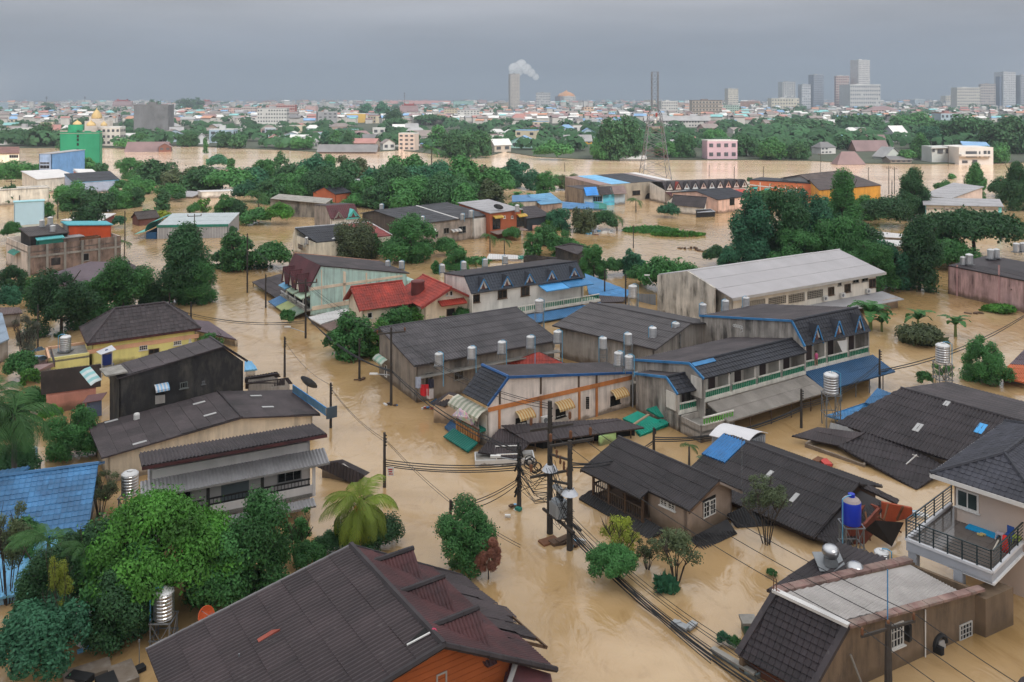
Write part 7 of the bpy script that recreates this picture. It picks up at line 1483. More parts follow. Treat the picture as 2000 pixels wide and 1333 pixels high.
def tree(x,yb,yt,w,kind,col,label,lod=None,bot=None,name=None,group=None,z0=0.0,sy=1.0):
    Y = F*(H-z0)/(yb-HY); s = Y/F; b = VV(((x-CX)*s,Y,z0)); h = (yb-yt)*s*1.04; r = w*s*.545
    nm = name or ('bush' if kind == 'bush' else 'tree'); o = empty(nm,b); tag(o,label,nm.split('_')[-1],group)
    lod = lod or ('near' if w > 105 else 'mid' if w > 44 else 'far')
    asp = min((.6,1,1.5,2.2,3.2),key=lambda t: abs(math.log(t*r/h))); c = put('crown',crown_of(kind,lod,R.randrange(3),col,asp),o); bot = (-.03 if kind != 'sparse' else .04) if bot is None else bot
    c.location = (0,r*.25,h*bot); c.rotation_euler = (0,0,R.uniform(0,6.28)); c.scale = (r,r*sy,h*(1-bot)*.97/asp)
    if kind == 'sparse':
        t = put('trunk',stems_of(R.randrange(3)),o); t.scale = (r,r,h); t.rotation_euler = (0,0,R.uniform(0,6))
    elif kind != 'bush':
        t = put('trunk',trunk_of(R.randrange(4),BARK),o); t.scale = (r*.9,r*.9,h); t.rotation_euler = (0,0,R.uniform(0,6)); t.location = (0,r*.25,0)
    return o
# ---- palms
FR = {}
def frond(var,m,nl=26,droop=1.0,wid=1.0):
    k = (var,m,nl,droop,wid)
    if k in FR: return FR[k]
    rr = random.Random(var+9); mb = MB(); P = []
    for i in range(11):
        t = i/10; P.append(VV((t*(1-.22*droop*t*t),rr.uniform(-.01,.01),.42*t-.72*droop*t*t)))
    mb.tube(P,.012,4,.003)
    for i in range(nl):
        t = .14+.86*(i+.5)/nl; f = t*10; j = min(9,int(f)); c = P[j]+(P[j+1]-P[j])*(f-j); tg = (P[j+1]-P[j]).normalized()
        L_ = .27*math.sin(math.pi*min(1,.18+.80*t))**.7*wid+.03
        for s in (1,-1):
            d = (VV((0,s,0))*.8+tg*.55+VV((0,0,-.40-.35*t*droop+rr.uniform(-.15,.1)))).normalized(); wv = tg*.0085
            m1 = c+d*L_*.55; m2 = c+d*L_+VV((0,0,-L_*.30)); q = len(mb.v); mb.add([c-wv,c+wv,m1+wv*1.1,m1-wv*1.1,m2],[(0,1,2,3),(3,2,4)])
    FR[k] = mb.mesh(LM_[m]); return FR[k]
def palm(x,yb,ytop,L_px,label,m='palm',n=15,name='palm_tree',lean=(0,0),droop=1.0,nl=26,fruit=False,trk=None,rng=(-.15,1.15)):
    Y = dep(yb); s = Y/F; b = VV(((x-CX)*s,Y,0)); h = (yb-ytop)*s; L_ = L_px*s; o = empty(name,b); tag(o,label,'palm')
    top = VV((lean[0],lean[1],h)); mb = MB(); mb.tube([b+VV((0,0,-.5)),b+top*.5+VV((lean[0]*-.15,0,0)),b+top],max(.10,L_*.055),8,max(.07,L_*.04)); part('trunk',mb,BARKG,o)
    for i in range(n):
        f = put('frond',frond(i % 3,m,nl,droop),o); el = rng[0]+(rng[1]-rng[0])*((i*.4142) % 1); k = L_*R.uniform(.85,1.08)
        f.matrix_local = Matrix.Translation(top) @ Matrix.Rotation(i*2.399+R.uniform(-.2,.2),4,'Z') @ Matrix.Rotation(-el+.35,4,'Y') @ Matrix.Rotation(R.uniform(-.3,.3),4,'X') @ Matrix.Scale(k,4)
    if fruit:
        mb = MB(); cm = mat((.42,.19,.02),.55,.2,3,ov=0)
        for i in range(26):
            a = R.uniform(0,6.28); c = b+top+VV((math.cos(a)*L_*.10,math.sin(a)*L_*.10,-L_*R.uniform(.05,.24))); r = .13; mb.lathe([(.02,-r),(r*.8,-r*.6),(r,0),(r*.8,r*.6),(.02,r)],c,6)
        part('coconuts',mb,cm,o)
        mb = MB()
        for i in range(9):
            a = i*.7; mb.tube([b+top,b+top+VV((math.cos(a)*.5,math.sin(a)*.5,-.9)),b+top+VV((math.cos(a)*.8,math.sin(a)*.8,-2.2))],.05,5,.02)
        part('flower_stalks',mb,mat((.45,.30,.05),.7),o)
    return o
BL_ = {}
def blade(var,m):
    if (var,m) in BL_: return BL_[(var,m)]
    rr = random.Random(var); mb = MB(); n = 9; L0 = []
    for i in range(n+1):
        t = i/n; c = VV((t*(1-.25*t),0,.55*t-.75*t*t)); w = .2*math.sin(math.pi*min(1,.08+.9*t))**.6; L0.append((c,w))
    for i in range(n):
        (c,w),(e,v) = L0[i],L0[i+1]; g = rr.uniform(0,.02)
        for s in (1,-1):
            mb.add([c,e,e+VV((-.02+g,s*v,v*.35*rr.uniform(.2,1)-.02)),c+VV((g,s*w,w*.35*rr.uniform(.2,1)-.02))],[(0,1,2,3)])
    mb.tube([c for c,w in L0],.014,4,.004); BL_[(var,m)] = mb.mesh(LM_[m]); return BL_[(var,m)]
def banana(x,yb,yt,w,label,n=8,m='mid',name='banana_plant'):
    Y = dep(yb); s = Y/F; b = VV(((x-CX)*s,Y,0)); h = (yb-yt)*s; o = empty(name,b); tag(o,label,'banana plant'); mb = MB(); mb.tube([b-Z*.4,b+Z*h*.5],h*.05+.05,7,h*.035+.03); part('stem',mb,mat((.14,.17,.05),.8),o)
    for i in range(n):
        f = put('leaf',blade(i % 4,m),o); k = w*s*.66*R.uniform(.8,1.15); el = R.uniform(.2,1.25)
        f.matrix_local = Matrix.Translation(VV((0,0,h*.48))) @ Matrix.Rotation(i*2.399+R.uniform(-.2,.2),4,'Z') @ Matrix.Rotation(-el+.3,4,'Y') @ Matrix.Scale(k,4)
    return o
# near trees
tree(290,1200,985,340,'layer','bright','huge bright green layered tree in the lower left','hero',bot=.06,sy=.8)
tree(505,1165,985,140,'broad','mid','mid green tree right of the huge bright tree, by the grey balcony house','near')
tree(578,1100,1000,80,'sparse','mid','thin sapling with loose leaves left of the coconut palm','mid')
tree(230,1262,1130,150,'round','dark','dark lower tree in front of the huge bright tree','near',bot=.05)
tree(60,1345,1190,215,'bush','teal','dark leafy shrub filling the lower left corner','near')
tree(75,1255,1060,130,'round','dark','dark tree tangled with palms at the lower left edge','near')
tree(15,1180,985,100,'sparse','olive','thin sparse tree in front of the bright blue roof, left edge','near',bot=.1)
tree(195,1010,925,80,'sparse','olive','bare sparse tree before the right end of the bright blue roof','near',bot=.1)
palm(95,1210,1060,85,'dark palm behind the yellow leaved creeper, lower left','palm',16)
palm(165,1215,1075,66,'second dark palm left of the huge bright tree','palm',14)
tree(112,1290,1080,66,'sparse','yellow','yellow leaved creeper hanging down a dark tree, lower left','near',bot=.25)
palm(704,1082,985,98,'coconut palm with yellowing fronds and orange coconuts','cocos',26,fruit=True,nl=34,rng=(-.75,1.25),droop=1.15)
tree(716,1080,1020,140,'bush','dark','dark mound of shrubs under the coconut palm','near')
tree(908,1122,990,122,'broad','mid','bright mid green mango tree standing beside a short pole in the street','near',bot=.05)
tree(954,1136,1050,56,'round','red','reddish brown leaved small tree against the green mango','near',bot=.1)
tree(1196,1148,1066,102,'bush','mid','round green bush rising from the water under the wires','near')
tree(1216,1100,1010,95,'sparse','yellow','yellowish feathery shrub behind the round green bush','near',bot=.02)
tree(1265,1112,1058,60,'sparse','olive','thin willowy shrub between feathery shrub and bare tree','mid',bot=.1)
tree(1320,1138,1040,125,'sparse','olive','nearly bare branching shrub before the raised grey house','near',bot=.2)
tree(1498,1062,945,108,'sparse','olive','dark half bare tree beside the long dark roof','near',bot=.3)
tree(1304,1147,1136,42,'bush','teal','small tuft of leaves among the low wires','mid')
tree(1508,1128,1112,22,'bush','mid','little green weed clump left of the vented roof','far')
tree(1414,1262,1238,34,'bush','teal','potted greenery behind the pale blue garden wall','mid'); tree(1436,1268,1245,26,'bush','mid','dark green pot plant beside the tiled front','mid')
palm(1346,912,872,26,'small betel palm behind the raised grey house','palm',9,nl=20,rng=(.0,1.2)); banana(1385,935,893,60,'banana clump between the two long dark roofs',7,'teal')
# left side
tree(355,598,440,128,'tall','dark','tallest dark tree at the left street bend','near',bot=.06)
tree(335,592,540,50,'round','mid','small palm-leaved tree at the foot of the tallest dark tree')
tree(232,618,503,118,'broad','mid','green tree behind the dark hip roof, left of the tallest tree','near')
tree(110,655,528,128,'broad','dark','dark spreading tree behind the yellow house terrace','near')
tree(22,578,526,62,'round','dark','dark tree at the left edge below the weathered block'); tree(12,615,560,60,'bush','teal','dense shrub at the left edge over the rusty roof')
tree(48,722,618,64,'sparse','grey','bare greyish tree beside the pale blue hip roof','near',bot=.1)
tree(36,748,688,68,'bush','mid','green bush left of the brown corrugated roof'); tree(55,765,715,40,'bush','bright','bright young bush beside the short pink roof')
tree(128,902,808,108,'round','mid','mango tree above the water left of the wide warehouse roof','near',bot=.03)
palm(28,985,810,108,'large coconut palm at the left edge above the blue roof','palm',20,droop=1.1,rng=(-.5,1.2)); palm(-8,960,770,95,'second coconut palm cut off by the left edge','palm',16,droop=1.1)
tree(20,960,860,90,'bush','dark','dark undergrowth at the foot of the left coconut palms')
palm(243,512,474,22,'small palm at the corner of the weathered block','palm',10,nl=18)
tree(460,530,463,82,'round','mid','round tree with driftwood at the street island','mid',bot=.02); tree(430,524,488,44,'bush','dark','low dark bush left of the round island tree'); tree(525,527,477,90,'bush','mid','spreading bush right of the round island tree'); tree(412,700,650,50,'sparse','mid','palm leaved shrub behind the sooty house')
palm(405,682,662,26,'stubby palm between the yellow house and the sooty roof','mid',10,nl=18,rng=(-.1,.9))
tree(240,695,683,44,'bush','bright','creeper mound growing on the yellow house wall'); tree(170,812,800,20,'bush','bright','small bush in the water below the pink house'); tree(155,800,790,18,'bush','mid','tiny bush left of the blue cupboard in the flood')
for a in ((165,450,405,70,'broad','dark','dark tree behind the slanting white roof'),(140,412,372,62,'broad','mid','tree behind the long stained white wall, left'),(185,416,374,76,'broad','dark','wide tree between white wall and workshop'),(232,408,364,60,'round','mid','tree right of the grey blue workshop'),(258,405,372,48,'round','dark','dark tree further right of the workshop'),(316,412,371,38,'tall','dark','dark upright tree left of the low white shed'),(316,432,410,34,'bush','yellow','yellow green round bush by the dark red gabled shed'),(398,428,390,34,'sparse','bright','bright thin tree right of the teal fronted warehouse'),(437,430,387,52,'round','mid','tree at the water right of the bright thin tree'),(462,429,390,46,'round','dark','dark tree beside the tall palm'),(545,440,396,58,'bush','bright','bright round bush in the flood before the black wall'),(452,462,440,20,'bush','dark','dark bush at the end of the grey warehouse'),(350,395,375,26,'bush','dark','dark bush before the half sunk pale roofs'),(235,375,350,34,'bush','mid','shrub at the river corner right of the workshop'),(85,425,395,40,'round','mid','green tree by the poles left of the white roof'),(12,400,362,40,'round','dark','dark tree at the left edge before the white wall'),(12,350,318,60,'broad','mid','tree mass at the left edge beside the steel blue house'),(145,336,305,44,'round','dark','dark tree under the netted block, left'),(170,340,310,40,'tall','mid','tree under the netted block, middle'),(195,345,318,34,'round','dark','dark tree under the netted block, right'),(290,425,412,40,'bush','mid','hedge beside the dark red gabled shed'),(230,445,420,30,'bush','teal','bush between slanting white roof and teal front')): tree(*a)
banana(55,392,374,34,'banana plant before the long white wall, left one'); banana(85,392,370,38,'banana plant before the long white wall, right one'); palm(262,395,376,24,'leaning palm at the water left of the dark upright tree',n=9,nl=16); palm(505,428,382,30,'tall dark palm left of the mould blackened wall',n=14,nl=20); palm(245,405,385,20,'low palm beside the lamp, left middle',n=9,nl=16)
# river bank belt
BELT = [(253,350,303,38),(300,362,317,66),(423,330,303,38),(450,332,310,18),(352,372,332,72),(398,375,330,80),(446,378,331,80),(492,372,330,70),(515,366,304,40),(562,372,325,62),(612,372,301,62),(640,362,305,46),(684,366,307,64),(640,395,332,96),(565,395,345,92),(730,385,331,74),(800,372,305,84),(770,392,330,96),(838,392,326,104),(905,390,312,84),(935,382,326,80),(880,418,347,96),(968,388,328,72),(1002,368,317,58),(812,412,350,104),(745,408,362,70),(1022,340,316,22),(1062,390,336,40),(1110,372,343,40),(545,352,300,26),(270,352,330,40),(1040,372,335,40),(710,402,352,60),(530,398,352,64),(478,396,356,50),(905,425,365,64),(957,420,362,60),(660,378,322,70),(588,385,332,70),(860,372,318,60)]
BC = 'mid dark teal mid olive dark mid teal'.split(); BW = dict(mid='green',dark='dark green',teal='bluish green',olive='olive')
for i,(x,yb,yt,w) in enumerate(BELT):
    c = BC[i % 8]; k = ('round','broad','bush','tall')[i % 4 if w < 90 else i % 2]
    near_ = min((('the brown gabled brick house',650),('the white cube house',720),('the tall river palm',843),('the striped roof row',1130),('the lone river tree',253),('the low white shed',420),('the dark palm',505),('the brick orange house',950)),key=lambda t: abs(t[1]-x))
    row = 'on the river edge' if yb < 366 else 'amid the belt' if yb < 392 else 'on the near edge'
    tree(x,yb,yt,w*1.25,k,c,f"{ORD[i % 9]} {BW[c]} {'broad' if w > 75 else 'narrow' if w < 42 else ''} crown {row}, {'left of' if x < near_[1] else 'right of'} {near_[0]}".replace('  ',' '),group='trees of the river belt',bot=0)
palm(843,372,292,26,'tall river palm over the green belt',n=14,nl=18); palm(790,410,366,26,'palm in the green belt beside the cube house',n=12,nl=18); palm(240,345,330,20,'feathery palm at the river left of the belt',n=10,nl=16); banana(1010,398,372,40,'banana patch at the right end of the belt'); banana(1035,400,376,34,'second banana clump right of the patch'); banana(262,350,334,26,'banana clump by the river left of the belt')
# middle
for a in ((803,512,427,118,'round','mid','large round green tree before the weathered row','near'),(692,510,440,106,'broad','olive','olive grey tree left of the large round tree','near'),(890,532,480,54,'round','mid','small tree in the flood behind the slate dormer row'),(688,702,622,96,'round','mid','green street tree before the red roof house','mid'),(805,634,588,136,'broad','bright','bright garden tree before the red tiled roofs','near'),(735,700,640,70,'round','bright','tree overhanging the water at the grey street row','mid'),(770,650,600,80,'round','mid','tree beside the right red roof wing'),(900,640,600,50,'bush','mid','creeper bush between red roof and blue awnings'),(925,612,590,60,'bush','dark','palm leaved shrub by the dormer row end'),(850,535,510,26,'tall','mid','thin shrub by the tanks behind the teal house'),(1043,500,455,44,'round','mid','small tree left of the dark sloping shed'),(1095,500,454,66,'round','mid','round tree above the dark sloping shed'),(1080,450,427,34,'round','bright','bright round tree beside the dark lean-to'),(1090,450,405,50,'broad','teal','leafy tree before the steel blue roof'),(1140,456,408,60,'broad','olive','fallen tree mass with caught rubbish','mid'),(1180,452,412,60,'bush','dark','dark fallen bush right of the rubbish'),(1160,545,480,64,'round','mid','round tree at the right end of the slate dormer row','mid'),(1236,540,491,52,'round','teal','tree in the water before the floating weeds'),(1285,572,510,100,'bush','mid','wide bush beside the mould streaked gable','mid'),(1306,426,399,54,'bush','teal','round bush before the white gabled house'),(1220,535,505,30,'bush','mid','leaning bush between two trees in midstream')): tree(*a)
palm(957,492,462,26,'palm drooping in the flood behind the brick orange house',n=12,nl=18,droop=1.3); palm(985,500,470,20,'low palm beside the drooping palm',n=9,nl=16); palm(1040,500,470,24,'palm left of the round tree by the sloping shed',n=12,nl=18); palm(1242,416,392,22,'lone palm in the flood before the arched opening',n=10,nl=18,droop=1.2); palm(1205,450,425,26,'fallen palm at the edge of the floating rubbish',n=11,nl=18,droop=1.2); banana(608,500,470,40,'banana plant before the half red roof'); banana(635,505,480,34,'banana plant left of the olive tree',m='bright'); banana(930,522,500,34,'banana plant behind the slate dormer row'); palm(910,605,580,26,'small palm beside the cream red roofed house',n=10,nl=18)
# right
for a in ((1470,535,385,118,'tall','teal','tall dark tree left of the great right grove','near'),(1535,530,378,120,'broad','dark','dense dark tree in the great right grove','near'),(1590,512,372,120,'broad','teal','wide crown behind the white hall roof','near'),(1652,490,344,92,'tall','mid','tallest light green tree of the right grove','near'),(1560,545,440,110,'round','mid','lighter round tree before the grove','near'),(1640,545,430,124,'broad','mid','green tree right behind the white hall ridge','near'),(1715,575,470,100,'broad','mid','tree at the right end of the white hall','near'),(1425,540,490,56,'round','teal','small tree at the foot of the tall dark tree'),(1788,432,330,78,'tall','dark','dark upright tree beside the double poles','near'),(1742,445,386,110,'bush','dark','dark brownish thicket below the upright tree','near'),(1910,388,321,54,'tall','mid','slim green tree at the right river bank'),(1992,412,318,76,'tall','dark','dark tree at the right frame edge over the river','near'),(1982,392,350,44,'round','teal','bush at the right frame edge by the river'),(1912,515,414,168,'umb','dark','flat topped umbrella tree at the right','near'),(1803,570,425,112,'tall','dark','dense dark tree left of the umbrella tree','near'),(1862,528,470,110,'bush','mid','green undergrowth below the umbrella tree','near'),(1750,565,470,76,'broad','teal','tree between the white hall and the dense dark tree','mid'),(1931,752,657,88,'round','mid','compact round tree standing in water at the right','near'),(1807,757,722,32,'bush','mid','small bush left of the tall tank tower'),(1845,742,715,46,'sparse','mid','loose bush behind the tall tank tower'),(1808,675,644,104,'bush','olive','heap of fallen banana leaves in the flood'),(1700,430,388,60,'round','mid','tree before the ochre end wall'),(1620,460,395,80,'round','teal','crown in front of the long brown roof'),(1865,400,372,30,'bush','mid','bush at the slanted grey roof'),(1465,360,346,16,'bush','dark','bush beside the small dormer row'),(1960,612,598,60,'bush','bright','vines floating at the foot of the pink wall','mid'),(1860,350,340,18,'round','mid','small round tree before the right river')): tree(*a)
banana(1700,645,578,90,'banana plants at the end of the dormer row',11,'mid'); banana(1722,648,610,56,'banana plant beside the row, in the water',8,'mid'); banana(1793,645,600,62,'middle banana plant standing in open water',9,'mid'); banana(1866,658,608,62,'right hand banana plant in open water',7,'mid'); banana(1325,520,495,24,'single banana leaf above the bush',4,'mid')
# big trees of the far bank
for a in ((885,308,255,70,'broad','dark','great dark tree at the river, left one of two'),(930,308,250,72,'broad','dark','great dark tree at the river, right one of two'),(1205,312,228,90,'broad','dark','huge dark tree left of the pylon'),(1240,312,240,60,'tall','dark','tall dark tree against the pylon'),(1075,312,277,60,'bush','mid','palm thicket on the bank, left one'),(1105,313,280,40,'bush','mid','palm thicket on the bank, right one'),(1175,312,270,50,'broad','mid','tree by the boat shed'),(655,292,255,34,'tall','mid','upright tree behind the long low hall'),(680,293,257,26,'tall','dark','dark upright tree behind the long low hall'),(635,290,256,26,'tall','teal','bluish upright tree by the white pavilion'),(590,293,268,50,'round','mid','tree left of the white pavilion'),(562,292,272,44,'bush','mid','bush on the bank below the red roofed house'),(400,300,268,14,'tall','mid','lone slim tree in the river by the white barn'),(462,290,262,40,'broad','dark','dark bank tree right of the white barn'),(435,288,262,40,'tall','dark','dark poplar-like tree beside the white barn'),(365,286,260,50,'broad','dark','dark tree left of the white barn'),(305,280,255,40,'round','dark','tree at the foot of the concrete block'),(270,286,262,50,'broad','mid','bank tree between mansion and wooden house'),(245,290,275,40,'bush','mid','bush on the bank by the mansion'),(300,218,196,30,'broad','dark','dark horizon tree left'),(360,216,193,34,'broad','dark','broad horizon tree left of the small temple'),(382,215,192,30,'broad','dark','broad horizon tree beside the small temple'),(90,214,203,30,'broad','dark','dark horizon tree near the thin mast'),(745,232,200,36,'tall','teal','cluster of casuarina trees left of the red temple'),(715,230,203,40,'tall','teal','casuarina trees behind the yellow block'),(768,250,212,44,'broad','dark','rounded tree before the red temple'),(840,245,226,60,'umb','dark','umbrella tree right of the red temple'),(770,255,232,46,'umb','dark','umbrella tree below the casuarinas'),(855,290,247,40,'broad','mid','tree between blue roof and great dark trees'),(1300,308,275,50,'broad','mid','green tree right of the pylon foot'),(1340,308,262,50,'broad','dark','dark tree before the very long terrace'),(1460,306,262,60,'broad','dark','dark tree right of the mauve house'),(1400,285,255,50,'broad','mid','tree behind the mauve house'),(1510,312,275,70,'broad','mid','bank tree between mauve house and white gable'),(1560,312,280,60,'broad','dark','dark bank tree left of the white gable'),(1650,292,268,40,'round','dark','dark tree behind the restaurant'),(1800,312,262,50,'tall','mid','palm like tree right of the tall barn'),(1775,318,290,40,'bush','mid','bush beside the boat house'),(1560,262,235,120,'broad','dark','wide wood crown left of the tall barn'),(1680,258,228,110,'broad','dark','wide wood crown behind the tall barn'),(1790,262,224,90,'broad','mid','wide wood crown right of the tall barn'),(1880,285,232,120,'broad','dark','wood crown behind the modern white house'),(1975,300,236,100,'broad','dark','wood crown right of the modern white house'),(1950,318,285,60,'broad','mid','tree at the right end of the far bank'),(1820,285,245,60,'broad','teal','bluish crown left of the modern house'),(130,292,272,40,'broad','dark','dark trees behind the netted block'),(75,285,245,70,'broad','dark','dark wood left of the mansion'),(20,282,255,60,'broad','dark','dark wood at the far left bank')):
    x,yb,yt,w,k,c,lb_ = a; tree(x,yb,yt,w,k,c,lb_,'mid' if w > 40 else 'far',z0=.3,bot=.02,group='trees of the far bank')
# the rest of the far greenery reads as one mass
vs = []; fs = []; rr = random.Random(4)
for _ in range(1250):
    while 1:
        yb = HY+10+95*rr.random()**1.5; x = rr.uniform(-60,2060)
        bk = next((bank[i][1]+(bank[i+1][1]-bank[i][1])*(x-bank[i][0])/(bank[i+1][0]-bank[i][0]) for i in range(len(bank)-1) if bank[i][0] <= x <= bank[i+1][0]),0)
        if yb < bk-1 and (rr.random() < (.8 if x > 1450 and 222 < yb < 290 else .5 if yb > 246 else .42)): break
    Y = F*(H-.3)/(yb-HY); s = Y/F; c0 = VV(((x-CX)*s,Y,.3)); r = rr.uniform(3,8)*(1+.7*(yb < 225)); hh = r*rr.uniform(.8,1.4)
    for i in range(62 if yb > 225 else 30):
        u = rr.uniform(-.3,1); th = rr.uniform(0,6.28); q = math.sqrt(1-u*u); g = rr.uniform(.7,1.05)
        c = c0+VV((q*math.cos(th)*r*g,q*math.sin(th)*r*g,hh*.45+u*hh*.5*g)); nn = VV((q*math.cos(th),q*math.sin(th)-.3,u+.4)).normalized(); a = nn.cross(VV((rr.uniform(-1,1),rr.uniform(-1,1),.3))).normalized(); b = nn.cross(a); z = r*rr.uniform(.16,.34)
        k = len(vs); vs += [tuple(c+a*z),tuple(c+b*z*.8),tuple(c-a*z),tuple(c-b*z*.8)]; fs.append((k,k+1,k+2,k+3))
me = bpy.data.meshes.new('woods'); me.from_pydata(vs,[],fs); me.materials.append(mat((.038,.092,.042),.7,.45,.03,ov=0,trans=.15,spec=.1)); o = put('distant_woods',me); o['kind'] = 'stuff'; o['label'] = 'mass of distant green trees between the far houses'
# more greenery that fills the gaps
for a in ((235,1222,1060,190,'broad','mid','broad green tree under the left half of the bright tree','near'),(425,1190,1040,180,'broad','mid','dense green tree between the bright tree and the balcony house tree','near'),(150,1205,1030,150,'broad','dark','dark tree left under the huge bright tree','near'),(40,1120,1010,90,'bush','mid','leafy shrub before the pale blue lean-to','mid'),(600,1120,1060,70,'bush','mid','low shrub at the far corner of the foreground roof','mid'),(640,1085,1045,60,'bush','dark','dark low shrub left of the coconut palm foot','mid'),(70,600,545,70,'broad','mid','green tree between the dark left edge tree and the dark spreading tree','mid'),(170,625,540,80,'broad','mid','tree filling the gap behind the yellow house','mid'),(290,600,555,60,'broad','dark','low dark tree left of the tallest dark tree','mid'),(380,596,510,90,'broad','mid','leaning crown at the right of the tallest dark tree','near'),(60,810,760,60,'bush','mid','green bush below the brown corrugated roof, left','mid'),(15,860,790,80,'broad','dark','dark tree at the left edge behind the coconut palms','mid'),(95,830,790,40,'bush','bright','bright bush left of the pink house','mid'),(560,640,600,30,'bush','mid','shrub by the street lamp at the teal house','far'),(850,640,600,70,'bush','bright','bright bushes below the right red gable','mid'),(660,690,640,60,'bush','mid','shrub at the edge of the brown sheet roof','mid'),(955,612,585,70,'bush','mid','vines growing over the blue awning balcony','mid'),(720,505,455,60,'broad','mid','tree between olive tree and large round tree','mid'),(870,500,465,50,'bush','mid','bushes at the foot of the weathered concrete row','mid'),(1000,470,445,40,'bush','mid','bush by the red umbrellas of the brick house','mid'),(1065,480,440,60,'broad','mid','tree cluster beside the bright round tree','mid'),(1120,500,470,50,'bush','mid','bushes right of the dark sloping shed','mid'),(1200,540,505,50,'bush','mid','bush joining the midstream trees','mid'),(1250,560,520,60,'bush','mid','bush behind the bright blue low roof','mid'),(1330,556,515,70,'broad','mid','tree behind the mould streaked gable','mid'),(1405,520,480,60,'bush','dark','bushes at the left foot of the right grove','mid'),(1680,520,430,90,'broad','dark','dark crown right in the grove','mid'),(1840,510,455,110,'broad','mid','crown beneath the umbrella tree','mid'),(1740,420,395,70,'bush','mid','thicket before the double pole frame','mid'),(1850,380,355,50,'bush','mid','bushes behind the slanted grey roof','mid'),(1960,385,350,60,'bush','dark','dark bushes at the right river bank','mid'),(1500,400,375,60,'bush','mid','bushes before the orange block','mid'),(1400,395,380,30,'bush','mid','bush beside the pink gabled row','far'),(100,470,440,40,'bush','mid','bush behind the weathered block','far'),(380,420,398,40,'bush','mid','bushes behind the teal fronted warehouse','mid'),(270,380,350,60,'broad','mid','crown left of the belt by the river','mid'),(330,392,360,60,'bush','mid','bushes behind the half sunk pale roofs','mid'),(500,440,410,70,'bush','mid','bushes at the foot of the tall dark palm','mid'),(640,420,395,50,'bush','mid','bushes behind the maroon roof house','mid'),(700,405,380,60,'bush','mid','bushes before the white cube house','mid'),(1000,430,400,60,'broad','mid','tree behind the dark lean-to','mid'),(1085,372,345,50,'bush','mid','bushes left of the striped roof row','mid'),(20,470,430,40,'bush','mid','bush before the pale blue hall','mid'),(130,395,360,60,'broad','mid','tree before the wide white roof','mid'),(55,350,320,60,'broad','mid','tree left under the steel blue house','mid'),(1895,730,712,30,'bush','mid','tuft left of the compact round tree','far')): tree(*a)
# ================================================================ water tanks
def tank(x,yb,w,yw,label,stand=0.0,m=None,pipe=1,blue=False,group='steel water tanks'):
    Y = dep(yw); s = Y/F; c = D(x,yb,Y); r = w*s/2; hh = r*2*1.45; m = m or STEEL
    o = empty('water_tank',c); tag(o,label,'water tank',group)
    k = (round(r,2),m.name)
    if blue:
        mb = MB(); mb.lathe([(r*.98,0),(r,hh*.02),(r,hh*.8),(r*.97,hh*.82),(r*.80,hh*.90),(r*.4,hh*.99),(r*.36,hh)],c,20); part('tank_body',mb,m,o,smooth=True); mb = MB(); mb.lathe([(r*.34,hh),(r*.36,hh*1.02),(r*.36,hh*1.1),(r*.3,hh*1.11)],c,12); part('lid',mb,m,o)
        mb = MB(); mb.lathe([(r*.97,hh*.825),(r*.80,hh*.905),(r*.45,hh*.985)],c+Z*.012,20); part('dusty_shoulder',mb,mat((.34,.28,.27),.8),o)
    else:
        pr = [(r*.97,0)]; nb = 7
        for i in range(nb):
            z0,z1 = hh*.86*i/nb,hh*.86*(i+1)/nb; pr += [(r*.95,z0+.01),(r,z0+(z1-z0)*.25),(r,z0+(z1-z0)*.75),(r*.95,z1-.01)]
        mb = MB(); mb.lathe(pr+[(r*.98,hh*.87)],c,20); part('tank_body',mb,m,o)
        mb = MB(); mb.lathe([(r*1.0,hh*.865),(r*1.0,hh*.89),(r*.78,hh*.95),(r*.34,hh*.985),(r*.32,hh*1.02),(r*.1,hh*1.025)],c,20); part('lid',mb,mat((.66,.65,.64),.4,.08,2,metal=.35),o)
    mb = MB(); b = -stand
    if stand:
        zb = -.6-c.z if stand < 0 else -stand
        for i in (-1,1):
            for j in (-1,1): mb.beam(c+VV((i*r*.95,j*r*.95,zb)),c+VV((i*r*.95,j*r*.95,-.02)),.07)
        for z in (-.05,zb*.5):
            for a,b_ in (((-1,-1),(1,-1)),((1,-1),(1,1)),((1,1),(-1,1)),((-1,1),(-1,-1))): mb.beam(c+VV((a[0]*r*1.05,a[1]*r*1.05,z)),c+VV((b_[0]*r*1.05,b_[1]*r*1.05,z)),.06)
        for a,b_ in (((-1,-1),(1,-1)),((1,-1),(1,1)),((-1,1),(-1,-1))): mb.beam(c+VV((a[0]*r*.95,a[1]*r*.95,zb*.95)),c+VV((b_[0]*r*.95,b_[1]*r*.95,-.1)),.035); mb.beam(c+VV((b_[0]*r*.95,b_[1]*r*.95,zb*.95)),c+VV((a[0]*r*.95,a[1]*r*.95,-.1)),.035)
    else:
        mb.box(c-Z*.06,r*2.2,r*2.2,.1);
        for i in (-1,1): mb.beam(c+VV((i*r*.8,-r*.6,-.5)),c+VV((i*r*.8,-r*.6,-.1)),.06)
    part('stand',mb,STEELD,o)
    if pipe:
        sx = -1 if pipe < 0 else 1; mb = MB(); z1 = -abs(pipe)*1.0-(.6+c.z if stand < 0 else 0); q = c+VV((sx*r*1.15,-r*.5,0)); mb.tube([q+Z*z1,q+Z*hh*.98,q+Z*hh*1.1+VV((-sx*r*.6,0,0)),c+VV((0,-r*.2,hh*1.08)),c+VV((0,-r*.2,hh))],.035,6); part('pipe',mb,PIPE,o)
    return o
def tanks(where,lst,**k):
    n = len(lst); o_ = []
    for i,t in enumerate(lst): o_.append(tank(*t,f"{ORD[i]} from left of {n} steel tanks {where}" if n > 1 else where,**k))
    return o_
